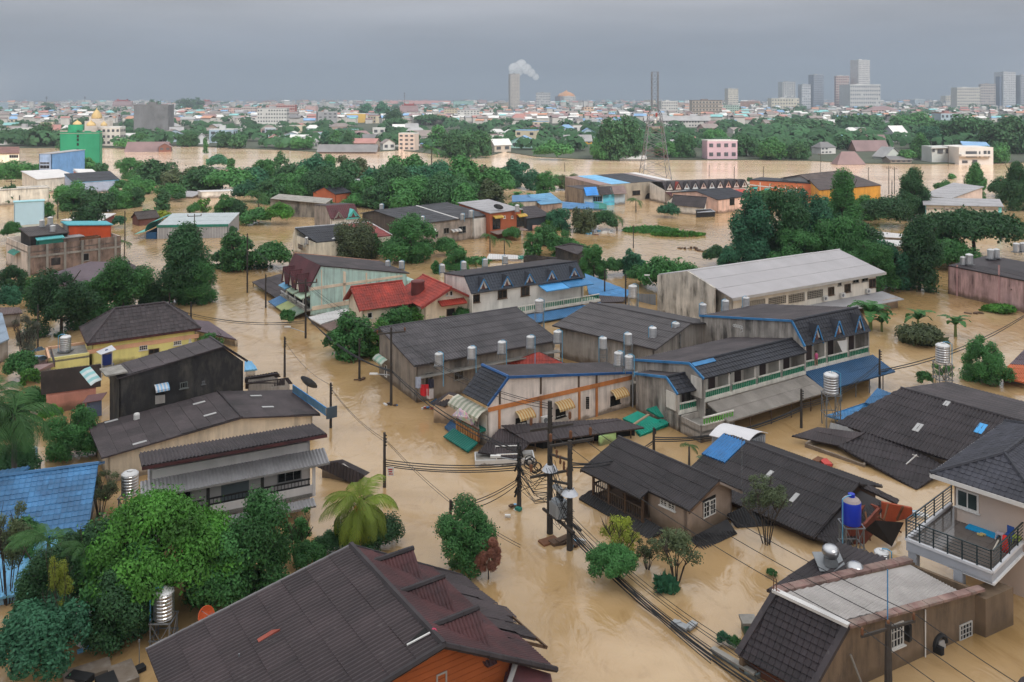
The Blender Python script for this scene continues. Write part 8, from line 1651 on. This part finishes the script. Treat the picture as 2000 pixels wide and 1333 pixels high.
tanks('along the eave of the grey street row',[(857,712,16,797),(921,699,15.5,788),(980,689,16,778),(1036,678,15.5,768),(1089,668,15.5,758)],pipe=1.9)
tanks('at the back end of the corner house roof',[(1208,712,17.5,812),(1228,719,17.5,816)],pipe=.7)
tanks('over the brown grey hall roof',[(1178,680,15,748),(1227,672,15,742),(1275,660,15,733),(1320,651,15,722)],stand=1.6,pipe=-1.5)
tanks('behind the tallest row block',[(1373,613,14,690),(1417,606,14,686),(1457,600,14,680)],pipe=-.3)
tanks('behind the slate dormer row',[(864,531,10,588),(906,525,10,585),(948,520,10,580),(987,514,10,576)],pipe=-.4)
tanks('at the back of the pale teal house',[(757,522,9,580),(784,524,10,585)],pipe=.5)
tanks('on the weathered storey block',[(82,443,9.5,522),(98,438,10,524),(103,455,10.5,527)],pipe=0)
tanks('on the weathered concrete row',[(745,410,8,460),(825,434,8,480),(903,429,8,478),(920,424,9,476)],pipe=.4)
tanks('in front of the half red roof',[(600,476,9,505),(652,478,9,505)],pipe=0)
tanks('on the pink wall row',[(1881,517,11,575),(1893,516,14,576),(1935,505,13,572),(1946,503,12,572),(1985,492,12,566),(1998,491,12,566)],pipe=0)
for a,k in (((1053,609,17,655,'steel tank on a post before the slate dormer row'),dict(stand=-1)),((1236,581,17,612,'steel tank beside the bright blue roof and gable'),dict(stand=-1)),((1623,768,28,832,'large shiny steel tank on a slender tower by the row street'),dict(stand=-1,pipe=1)),((1841,708,26,758,'large steel tank on a tower with railing, right'),dict(stand=-1,pipe=1)),((320,1205,39,1252,'big steel tank on a tower beside the big foreground roof'),dict(stand=-1,pipe=-1)),((60,909,25,938,'ribbed steel tank on a stand by the bright blue roof'),dict(stand=-1,pipe=1)),((254,966,32,1000,'steel tank with green sticker at the grey balcony house'),dict(stand=-1,pipe=0)),((128,684,20,722,'steel tank on the yellow house terrace'),dict(pipe=-.3)),((1722,1114,28,1160,'steel tank between vented roof and concrete house'),dict(pipe=1)),((1010,413,9,462,'steel tank on the flat roof of the brick orange house'),dict(pipe=0)),((724,369,5.5,388,'small tank on the white cube house, front'),dict(pipe=0)),((765,362,5.5,386,'small tank on the white cube house, right corner'),dict(pipe=0))): tank(*a,**k)
BT = mat((.01,.035,.42),.4,.12,1,ov=.03)
tank(1663,1022,36,1085,'bright blue plastic tank on a tower over the collapsed house',stand=-1,m=BT,blue=True,pipe=-1)
tank(209,712,18,772,'blue plastic tank under a tilted white tin sheet',stand=1.2,m=mat((.01,.03,.16),.5,.1,1),blue=True,pipe=0)
Y = dep(772); mb = MB(); q = [D(190,687,Y-.6),D(222,674,Y-.6),D(226,684,Y-.6+1.2),D(196,696,Y-.6)]; mb.prism([D(188,688,Y+.6),D(218,675,Y+.9),D(227,684,Y-.5),D(197,694,Y-.8)],Z*.04); mb.beam(D(199,694,Y-.6),D(199,740,Y-.6),.05); mb.beam(D(219,685,Y),D(219,735,Y),.05); single('tin_sheet',mb,mat((.62,.62,.64),.5,.06,1),q[0],'tilted white tin sheet shading the blue tank','tin sheet')
# ================================================================ poles and cables
PC = mat((.050,.042,.036),.9,.25,1.2,ov=.15)
PT = {}
def pole(key,x,yb,yt,label,arm=None,w=.26,ins=3):
    Y = dep(yb); s = Y/F; b = VV(((x-CX)*s,Y,0)); h = (yb-yt)*s; o = empty('utility_pole',b); tag(o,label,'pole','concrete power poles'); PT[key] = (b,h)
    mb = MB(); n = 4; mb.tube([b-Z*1.0,b+Z*h],w*.5,8,w*.33); part('shaft',mb,PC,o)
    if arm:
        d = GA if arm > 0 else -GA; d = VV((.93,.36,0)) if abs(arm) > 1.5 else d; L_ = abs(arm) if abs(arm) > 1.5 else 1.6
        mb = MB(); mb.beam(b+Z*h*.93-d*L_*.5,b+Z*h*.93+d*L_*.5,.09,.12); ca = part('crossarm',mb,PC,o)
        for i in range(ins): c = b+Z*(h*.93+.05)+d*L_*(i/(ins-1)-.5)*.96; mb = MB(); mb.lathe([(.05,0),(.075,.08),(.075,.30),(.04,.34)],c,7); part('insulator',mb,RUST,ca)
    else:
        mb = MB()
        for i in range(4): mb.box(b+Z*(h*(.95-.06*i))+VV((.12,-.06,0)),.10,.10,.07)
        part('bracket',mb,BLACK,o)
    return o
for a in (('a',764,792,640,'pole at the grey row corner with a crossarm',2.6,.27,2),('b',702,742,662,'pole before the street trees, left of the grey row'),('c',556,737,658,'pole in open water opposite the sooty house'),('d',646,836,748,'pole at the blue parapet of the wide warehouse'),('e',751,952,845,'pole with a small sign by the coconut palm'),('f',597,661,545,'pole with crossarm at the pale teal house',2.6,.26,3),('g',519,601,536,'pole at the dark low street roof'),('h',483,572,456,'slim pole beside the island bush'),('i',880,1040,977,'short leaning pole behind the mango tree',None,.25),('k',1404,813,735,'pole at the middle row block awning'),('l',1565,836,760,'pole standing alone in the row street'),('m',1277,882,836,'pole near the crumpled green roof'),('n',1614,735,655,'pole before the tallest row block'),('o',1718,764,683,'pole at the end of the blue row awning'),('q',380,482,418,'pole with crossarm before the teal fronted warehouse',2.4,.24,3),('r',1181,588,528,'pole against the bright blue low roof, left one'),('s',1222,600,535,'pole against the bright blue low roof, right one'),('t',1237,485,440,'lone thin pole in the midstream',None,.2),('u',373,625,590,'short pole at the foot of the tallest dark tree'),('v',331,603,572,'pole half hidden under the tallest dark tree'),('w',74,682,595,'rusty pole left of the yellow house',None,.2),('x',22,396,352,'pole with crossarms before the long white wall',2.2,.24,3),('y',38,415,382,'pole below the long white wall, left'),('z',113,428,388,'pole left of the slanting white roof'),('A',244,470,412,'pole behind the orange rooftop wall'),('B',1103,336,318,'far pole at the river, left of the pylon'),('C',1385,345,322,'far pole behind the small dormer row, left'),('E',1434,350,326,'far pole behind the small dormer row, right'),('F',1491,350,325,'far pole behind the orange block'),('G',1603,340,300,'pole with arm at the river by the long brown roof',2.0,.22,3),('H',1696,354,327,'thin far pole at the river right'),('I',1736,380,325,'left pole of the double pole frame',1.6,.26,3),('J',1747,380,327,'right pole of the double pole frame',1.6,.26,3),('K',1742,388,353,'short pole before the double pole frame'),('L',1883,366,343,'pole with arm left of the slim river tree',1.6,.24,3),('M',1958,395,350,'pole with arm above the cream panelled house',1.6,.24,3),('N',785,308,282,'far pole at the pale pink cube'),('P',297,330,305,'thin pole in the river left',None,.2),('Q',1852,325,285,'pole at the modern white house')): pole(*a)
TP = ('T1',1074,1042,784,'left and taller pole of the transformer pair',0,.42),('T2',1113,1074,861,'right pole of the transformer pair',0,.42),('T3',1014,993,875,'cable tangled pole left of the transformer pair',0,.34)
for a in TP: pole(*a)
T1,h1 = PT['T1']; T2,h2 = PT['T2']; T3,h3 = PT['T3']
fr = empty('pole_transformer',(T1+T2)/2); tag(fr,'grey transformer on a platform slung between the two poles','transformer')
sd_ = hor(T2-T1); nn = VV((-sd_.y,sd_.x,0)); c = (T1+T2)/2
for s in (-.25,.25): mb = MB(); mb.beam(T1-sd_*.4+nn*s+Z*1.45,T2+sd_*.8+nn*s+Z*1.45,.14); part('platform_beam',mb,PC,fr)
mb = MB(); mb.box(c+Z*2.1,.85,.7,1.0,sd_); tb = part('transformer_tank',mb,mat((.34,.37,.40),.5,.1,1,metal=.2),fr)
mb = MB();
for i in range(6): mb.box(c+Z*2.05+sd_*(-.4+.16*i)-nn*.42,.04,.16,.8,sd_)
part('cooling_fins',mb,GREYP,tb)
for i in range(3): mb = MB(); mb.lathe([(.06,0),(.09,.06),(.06,.12),(.09,.18),(.06,.24),(.09,.30),(.03,.4)],c+Z*2.6+sd_*(-.28+.28*i),8); part('bushing',mb,BLACK,tb)
mb = MB(); mb.tube([c+Z*3.2-sd_*.55,c+Z*3.2+sd_*.25],.19,10); part('conservator',mb,GREYP,tb)
for o_,(b,hh,zs) in (('T1',(T1,h1,(.80,.45))),('T2',(T2,h2,(.98,)))):
    for z in zs: mb = MB(); mb.beam(b+Z*hh*z-VV((1.25,.5,0)),b+Z*hh*z+VV((1.5,.6,0)),.12,.14); part('crossarm',mb,PC,bpy.data.objects[fr.name])
for b,z in ((T1,h1*.84),(T1,h1*.49),(T2,h2*1.02)):
    for i in range(3): mb = MB(); mb.lathe([(.06,0),(.10,.1),(.10,.42),(.05,.48)],b+Z*z+VV((-1.2+1.25*i,-.48+.5*i,0)),8); part('insulator',mb,RUST,fr)
for b,z in ((T1,h1*.52),(T2,h2*.56)): mb = MB(); mb.lathe([(.52,-.34),(.26,0)],b+Z*z,12); part('rat_guard',mb,mat((.50,.51,.54),.45,.1,2,metal=.3),fr)
for k in range(4): mb = MB(); mb.lathe([(.07,-.25),(.09,-.1),(.05,0),(.09,.1),(.07,.25)],T1+(T2-T1)*(.35+.18*k)+Z*(h2*.80-.22*k),7); part('cutout_fuse',mb,RUST,fr)
mb = MB(); mb.beam(T1+Z*h1*.60,T2+Z*h2*.82,.12); mb.beam(T1+Z*h1*.40,T2+Z*h2*.60,.12); part('brace_arm',mb,PC,fr)
mb = MB()
for i in range(26):
    a,b = T1+Z*R.uniform(1,5.2)+VV((R.uniform(-.3,.3),-.3,0)),T2+Z*R.uniform(1,4.2)+VV((R.uniform(-.3,.3),-.3,0)); mb.tube([a,(a+b)/2-Z*R.uniform(.1,.9)+VV((0,-.2,0)),b],.018,4)
part('cable_loops',mb,BLACK,fr)
mb = MB()
for i in range(7):
    c0 = T3+(T1-T3)*R.uniform(.3,.85)+Z*R.uniform(3.2,3.8); r = R.uniform(.2,.4); mb.tube([c0+VV((math.cos(t)*r,0,math.sin(t)*r)) for t in [k*math.pi/6 for k in range(13)]],.035,5)
for i in range(24):
    a,b = T3+Z*R.uniform(1.2,3.6)+VV((R.uniform(-.2,.2),-.2,0)),T1+Z*R.uniform(1.6,4.6); mb.tube([a,(a+b)/2-Z*R.uniform(.2,.9),b],.02,4)
single('cable_coils',mb,BLACK,T3+Z*3,'coiled spare cables hanging between tangled pole and transformer pair','cable coils')
mb = MB();
for i in range(14): a = R.uniform(0,6.28); mb.tube([T3+Z*(.8+.25*i)+VV((math.cos(a)*.3,math.sin(a)*.3-.1,0)),T3+Z*(.8+.25*i)+VV((math.cos(a)*.12,-.3,.5))],.07,5)
part('cable_bundle',mb,BLACK,bpy.data.objects[[o.name for o in COL.objects if o.get('label','').startswith('cable tangled')][0]])
def cable(a,b,sag,r,label,n=1,spread=.25):
    mb = MB()
    for k in range(n):
        o1 = VV((R.uniform(-.05,.05),R.uniform(-.05,.05),-spread*k*.6)); o2 = VV((R.uniform(-.05,.05),0,-spread*k*.6)); sg = sag*(1+.25*R.uniform(-1,1)*(n > 1))
        mb.tube([a+o1+(b+o2-a-o1)*t-Z*sg*4*t*(1-t) for t in [i/14 for i in range(15)]],r,4)
    return single('power_cable',mb,BLACK,a,label,'cable','overhead cables')
tp = lambda k,f=.96: PT[k][0]+Z*PT[k][1]*f
for a,b,sg,r,lb_,n in ((tp('e',.5),tp('T3',.75),.35,.035,'thick cable bundle crossing the street to the tangled pole',4),(tp('e',.88),tp('d',.9),.5,.018,'thin cables from signed pole to warehouse parapet pole',2),(tp('d'),tp('c',.9),.6,.018,'thin cable from parapet pole to open water pole',1),(tp('e',.9),W(1015,1065,1),.6,.018,'slack drop cables from signed pole across the water',2),(tp('a',.95),tp('f',.95),.7,.02,'cables along the street from grey row to teal house',3),(tp('a',.95),tp('T1',.98),1.0,.02,'cables passing the corner house front',3),(tp('a',.45),tp('T3',.95),.8,.05,'black cable bundle low along the corner house',2),(tp('f',.4),tp('a',.45),.9,.06,'black sagging bundle beside the street trees',2),(tp('f',.95),tp('h',.9),.8,.02,'cables from teal house pole to slim island pole',3),(tp('f',.3),W(330,600,1.5),.9,.03,'low sagging cables to the tallest dark tree',3),(tp('T3',.5),tp('i',.8),.4,.03,'cables from tangled pole to the short mango pole',3),(tp('m',.6),tp('l',.55),.7,.045,'thick bundle over the row street, left span',3),(tp('l',.6),tp('o',.7),.6,.03,'cables over the row street, right span',3),(tp('o',.5),W(2010,610,1.6),.9,.05,'thick cable running off past the banana plants',2),(tp('m',.5),tp('T2',.8),.6,.04,'cables over the awning roof to the transformer pair',3),(tp('k',.6),tp('n',.6),.4,.02,'thin cables along the row balconies',2)): cable(a,b,sg,r,lb_,n)
pole('R',1735,1362,1218,'near pole with crossarm before the concrete house',3.2,.42,3)
b,hh = PT['R']; mb = MB(); mb.tube([b+Z*hh+VV((.1,.3,0)),b+Z*(hh+2.3)+VV((.1,.3,0))],.03,6); single('antenna_pole',mb,BLUEP,b+Z*hh,'thin blue steel mast behind the near crossarm pole','mast')
for k,(x0,y0,z0,lb_) in enumerate(((1110,862,6.3,'left'),(1122,866,6.3,'middle'),(1140,872,6.2,'right'))):
    a = T2+Z*h2*1.02+VV((-1.0+1.2*k,-.4+.45*k,.4)); e = b+Z*(hh*.93+.36)+VV((.93,.36,0))*3.2*(k/2-.5)*.96; cable(a,e,.55,.022,f'{lb_} high line from the transformer pair to the near crossarm',1); cable(e,e+(e-a)*.55+Z*-.4,.3,.022,f'{lb_} line leaving the near crossarm towards the viewer',1)
cable(T2+Z*1.2,W(1480,1335,.6),.5,.05,'thick black bundle sagging low to the garden wall',4,.2); cable(T2+Z*2.2,W(1560,1330,1.4),.7,.022,'group of thin lines above the thick low bundle',4,.5); cable(T2+Z*1.8,W(1390,1290,.5),.4,.03,'cable dipping to the water beside the round bush',2)
def lamp(x0,y0,x1,y1,Y,lab):
    mb = MB(); a,e = D(x0,y0,Y),D(x1,y1,Y); o = empty('street_lamp',a); tag(o,lab,'street lamp'); mb.tube([a,e],.04,6); part('arm',mb,GREYP,o); mb = MB(); mb.box(e+(e-a).normalized()*.25,.7,.2,.14,e-a); part('lamp_head',mb,WHITE,o)
lamp(762,733,735,731,dep(792),'street lamp arm on the grey row pole'); lamp(1013,900,975,893,dep(990),'broken street lamp arm over the sunken truck'); lamp(1281,563,1266,541,dep(608),'lamp bracket on the mould streaked gable'); lamp(597,650,566,640,dep(661),'street lamp arm low on the teal house pole')
# ================================================================ flood debris, small things
def debris(x,y,n,sp,cols,label,sz=.35,name='debris_pile'):
    c = W(x,y,0); o = empty(name,c); tag(o,label,'debris')
    for i in range(n): mb = MB(); q = c+VV((R.uniform(-sp,sp),R.uniform(-sp,sp)*.6,R.uniform(0,.15))); mb.box(q,sz*R.uniform(.4,1.6),sz*R.uniform(.3,.9),sz*R.uniform(.15,.5),VV((R.random()-.5,R.random()-.5,0))); part('rubbish_piece',mb,R.choice(cols),o)
debris(1016,993,6,.6,[WHITE,BLUEL,GREENT,WOOD],'plastic rubbish caught at the tangled pole'); debris(765,792,6,.6,[WHITE,GREENT,BLUER,WOOD],'rubbish caught round the grey row pole'); debris(703,743,4,.4,[WHITE,WOOD],'pale rubbish round the street tree pole')
debris(1128,1062,4,.5,[BLUEL,WHITE],'blue and white plastic sheeting at the right transformer pole',.55); debris(1095,1058,5,.8,[WOOD,RUST],'dark planks jammed between the transformer poles',.8); debris(985,1012,2,.3,[WHITE],'white plastic scraps drifting left of the transformer pair',.3)
debris(1608,905,3,.5,[mat((.5,.06,.05),.7),RUST],'red rag and rusty pipe behind the long dark roof',.7); debris(1790,1008,4,.35,[WHITE,BLUEL,WHITE],'white and blue plastic box drifting by the terrace',.6); debris(1620,1103,2,.2,[WHITE],'white bottle drifting by the vented roof',.2); debris(1330,1222,3,.5,[GREYP,WOOD],'grey drum and driftwood under the low bundle',.6); debris(835,798,5,.5,[WHITE,RED,BLUER],'rubbish at the grey row wall corner'); debris(1380,490,6,1.8,[WOOD,CONC],'driftwood raft in the midstream',.8); debris(1345,487,5,1.4,[WOOD],'dark branches drifting left of the white hall',.9); debris(1905,612,5,1.2,[WOOD],'branches drifting before the pink wall',.6); debris(215,1330,7,1.4,[BLACK,DARK2,GREYW],'broken black roof sheets in the lower left corner',1.3); debris(165,1270,4,.5,[WHITE,WHITE,BLUEL],'white plastic rubbish under the lower left trees',.4)
def mound(x,y,wp,dp,m,label,hh=.5,n=700,name='floating_weeds'):
    c = W(x,y,0); s = dep(y)/F; rx,ry = wp*s/2,dp; mb = MB()
    for i in range(n):
        a = R.uniform(0,6.28); q = math.sqrt(R.random()); e = c+VV((math.cos(a)*q*rx,math.sin(a)*q*ry,hh*(1-q*q)*R.uniform(.2,1)+.05)); t = VV((R.uniform(-1,1),R.uniform(-1,1),R.uniform(.1,1))).normalized(); u = t.cross(VV((R.random(),R.random(),.2))).normalized(); z = R.uniform(.2,.5); mb.add([e,e+u*z*.5+t*z*.6,e+t*z*1.5,e-u*z*.5+t*z*.6],[(0,1,2,3)])
    o = put(name,mb.mesh(m,c),None,c); o['kind'] = 'stuff'; o['label'] = label
mound(1270,452,110,3.5,LM_['mid'],'dark part of the floating weed island',.8,1500); mound(1325,460,105,2.2,LM_['bright'],'bright part of the floating weed island',.5,1300); mound(1805,668,90,2,LM_['olive'],'fallen leaves floating by the banana plants',.5,500); mound(1950,608,70,1,LM_['bright'],'vines floating before the pink wall',.3,300); mound(930,512,60,3,LM_['mid'],'weeds behind the slate dormer row',.3,400); mound(470,522,120,3,LM_['dark'],'weeds at the street island',.4,600); mound(1300,1150,30,.6,LM_['teal'],'wet leaves on the low wires',.25,150)
# half sunk truck with white body and frame
c = W(985,905,0); h = House('half sunk white pickup truck with a pale load bed and rails',c,'sunken_truck','truck'); d = hor(W(1046,902,0)-W(928,906,0)); e = VV((-d.y,d.x,0)); c0 = W(928,912,0)
TW = mat((.58,.57,.56),.5,.06,1,mud=.15); L_ = (W(1045,908,0)-c0).length
mb = MB(); mb.obox(c0-Z*.4,d*L_,e*.08,Z*.85); mb.obox(c0-Z*.4+e*1.5,d*L_,e*.08,Z*.85); part('side_board',mb,TW,h.o); mb = MB(); mb.obox(c0-Z*.4+e*.08,d*L_,e*1.42,Z*.6); part('load_bed',mb,mat((.30,.28,.25),.8,mud=.2),h.o); mb = MB(); mb.obox(c0-Z*.4+e*.08,d*.08,e*1.42,Z*.85); mb.obox(c0+d*(L_-.08)-Z*.4+e*.08,d*.08,e*1.42,Z*.85); part('end_board',mb,TW,h.o)
mb = MB(); mb.tube([c0+d*1.6+Z*.4,c0+d*1.6+Z*.85,c0+d*3.4+Z*.85,c0+d*3.4+Z*.4],.045,6); mb.tube([c0+e*1.5+d*1.6+Z*.4,c0+e*1.5+d*1.6+Z*.85,c0+e*1.5+d*3.4+Z*.85,c0+e*1.5+d*3.4+Z*.4],.045,6); part('rail_frame',mb,WHITE,h.o)
# person in pink on the row porch
def person(x,y,z,lab,shirt,hair=(.012,.010,.010),face=-1,hgt=1.45):
    c = W(x,y,z) if not isinstance(x,VV) else x; o = empty('person',c); tag(o,lab,'person'); me = bpy.data.meshes.new('body')
    V_ = [(0,0,.88),(0,0,1.1),(0,0,1.32),(0,0,1.42),(0,-.01,1.56),(-.17,0,1.34),(-.22,-.03,1.08),(-.18,-.16,.92),(.17,0,1.34),(.22,-.03,1.08),(.18,-.16,.92),(-.09,0,.84),(-.10,-.02,.45),(-.10,0,.05),(.09,0,.84),(.10,-.02,.45),(.10,0,.05)]
    E_ = [(0,1),(1,2),(2,3),(3,4),(2,5),(5,6),(6,7),(2,8),(8,9),(9,10),(0,11),(11,12),(12,13),(0,14),(14,15),(15,16)]
    k = hgt/1.68; me.from_pydata([(a*k,b*k,q*k) for a,b,q in V_],E_,[]); b_ = put('body',me,o); md = b_.modifiers.new('skin','SKIN'); rd = [.13,.12,.13,.05,.10,.06,.045,.035,.06,.045,.035,.09,.065,.05,.09,.065,.05]
    for v,r in zip(me.skin_vertices[0].data,rd): v.radius = (r*k,r*k)
    me.skin_vertices[0].data[0].use_root = True; b_.modifiers.new('sub','SUBSURF').levels = 1; me.materials.append(mat((.32,.19,.12),.6,.05,2));
    q = VV((0,0,0)); mb = MB(); mb.lathe([(.15*k,.80*k),(.19*k,.9*k),(.17*k,1.1*k),(.19*k,1.3*k),(.12*k,1.4*k)],c,10); part('shirt',mb,shirt,o,smooth=True); mb = MB(); mb.lathe([(.115*k,1.53*k),(.12*k,1.6*k),(.09*k,1.68*k),(.02,1.71*k)],c+VV((0,.02,0)),10); part('hair',mb,mat(hair,.6),o,smooth=True)
Fr = dict(); person(1594,716,2.72,'person in a pink shirt standing in a row porch doorway',mat((.60,.10,.25),.7,.08,2))
# clothes drying on the grey row wall
for x,y,w,hh,m,lab in ((829,763,.75,1.05,mat((.60,.02,.03),.7,.15,3),'bright red shirt drying at the grey row window'),(817,748,.5,1.0,mat((.45,.50,.62),.7,.1,3),'pale blue shirt drying left of the red shirt'),(840,770,.6,.9,mat((.62,.56,.55),.7,.1,3),'pale cloth drying right of the red shirt'),(842,750,.5,.8,mat((.03,.03,.05),.8),'black trousers drying above the pale cloth')):
    Y = dep(795); c = D(x,y,Y-.4); mb = MB(); n = 6
    for i in range(n): a_,b_ = c+VV((w*(i/n-.5),.06*math.sin(i*1.7),0)),c+VV((w*((i+1)/n-.5),.06*math.sin((i+1)*1.7),0)); k = 1-.25*abs(i/n-.4); mb.prism([a_+Z*hh*.5,b_+Z*hh*.5,b_-Z*hh*.5*k,a_-Z*hh*.5*k],VV((0,.02,0)))
    single('clothes',mb,m,c,lab,'clothes')
# dishes
def dish(c,r,m,lab,tilt=.9,az=.6,mesh_=True):
    o = empty('satellite_dish',c); tag(o,lab,'satellite dish'); mb = MB(); pr = [(r*math.sqrt(i/6),r*.32*i/6) for i in range(1,7)]; k = len(pr)
    mb.lathe([(.02,0)]+pr+[(a*.97,z+.03) for a,z in reversed(pr)],VV((0,0,0)),18); rt = Matrix.Rotation(az,3,'Z') @ Matrix.Rotation(tilt,3,'X'); mb.v = [tuple(rt @ VV(v)+c) for v in mb.v]; part('reflector',mb,m,o)
    mb = MB(); mb.tube([c-Z*r*.9,c],.04,6); f = rt @ VV((0,0,r*.8))+c
    for a in (0,2.1,4.2): mb.tube([rt @ VV((r*.8*math.cos(a),r*.8*math.sin(a),r*.25))+c,f],.012,4)
    part('mount',mb,STEELD,o)
MD = mat((.10,.10,.10),.7,.2,1); dish(W(600,752,2.7),.85,MD,'dark mesh satellite dish by the blue parapet',.9,2.6); dish(D(735,361,dep(386)),.8,GREYP,'satellite dish on the white cube house roof',.7,2.8); dish(D(973,407,dep(462)),1.0,MD,'dark satellite dish on the brick orange house roof',.7,2.8); dish(D(1861,381,dep(415)),1.0,GREYP,'satellite dish on the slanted grey roof, right bank',.7,2.8); dish(W(400,1203,2.0),.45,mat((.55,.10,.03),.6),'orange satellite dish behind the foreground roof edge',1.2,.9)
# thin masts and bits on roofs
for x,yb,yt,z,lab in ((467,1340,1280,2.9,'thin antenna mast with blue tip on the foreground roof'),(272,1296,1252,.3,'thin stake with blue tip in the water left of the foreground roof'),(1449,962,856,1.4,'thin antenna mast on the long dark roof')):
    b = W(x,yb,z); Y = b.y; e = D(x,yt,Y); mb = MB(); mb.tube([b,e],.022,5); mb.box(e,.06,.06,.12); single('antenna_mast',mb,STEELD,b,lab,'mast')
c = onl(647,1172)+n_*0; c = W(647,1172,4.3); mb = MB(); mb.tube([c+VV((math.cos(t)*.16,math.sin(t)*.12,.12+.04*math.sin(3*t))) for t in [i*.7 for i in range(10)]],.07,5); single('plastic_bag',mb,BLUEL,c,'crumpled blue plastic bag lying on the foreground roof','bag')
mb = MB(); c = W(846,1237,5.2); mb.lathe([(.16,-.1),(.2,.03),(.14,.14),(.03,.2)],c,8); single('pink_cloth',mb,mat((.60,.05,.12),.7),c,'pink cloth tied on the foreground roof ridge','cloth')
c = W(1770,907,.9); mb = MB(); mb.beam(c,c+VV((.9,.3,.55)),.06); mb.beam(c+VV((.55,.2,.62)),c+VV((1.1,.5,.35)),.06); single('roof_antenna',mb,WHITE,c,'small white antenna lying on the sunken roof wing','antenna')
# sign on the pole by the palm
b,hh = PT['e']; Y = b.y-.3; o = empty('street_sign',D(764,921,Y)); tag(o,'small white sign with red marks on the signed pole','sign'); mb = MB(); q0,q1 = D(757,913,Y),D(769,930,Y); mb.obox(VV((q0.x,Y,q1.z)),VV((q1.x-q0.x,0,0)),VV((0,.04,0)),Z*(q0.z-q1.z)); part('board',mb,WHITE,o); mb = MB()
for i,(u,v,w) in enumerate(((.1,.68,.7),(.15,.42,.6),(.2,.16,.35),(.62,.14,.22))): mb.obox(VV((q0.x+(q1.x-q0.x)*u,Y-.012,q1.z+(q0.z-q1.z)*v)),VV(((q1.x-q0.x)*w,0,0)),VV((0,.01,0)),Z*(q0.z-q1.z)*.14)
part('lettering',mb,mat((.35,.03,.04),.7),o)
# cupboard in flood
c = W(184,812,0); mb = MB(); mb.box(c+Z*.5,1.1,.7,1.6,GA); mb2 = o = single('cupboard',mb,mat((.10,.13,.22),.7),c,'blue barred cupboard with maroon lid standing in the flood','cupboard'); mb = MB(); mb.prism([c+Z*1.35+GA*x+VV((0,y,z)) for x,y,z in ((-.7,-.6,0),(.8,-.6,0),(.8,.5,.3),(-.7,.5,.3))],Z*.06); part('lid',mb,mat((.14,.07,.07),.7),o)
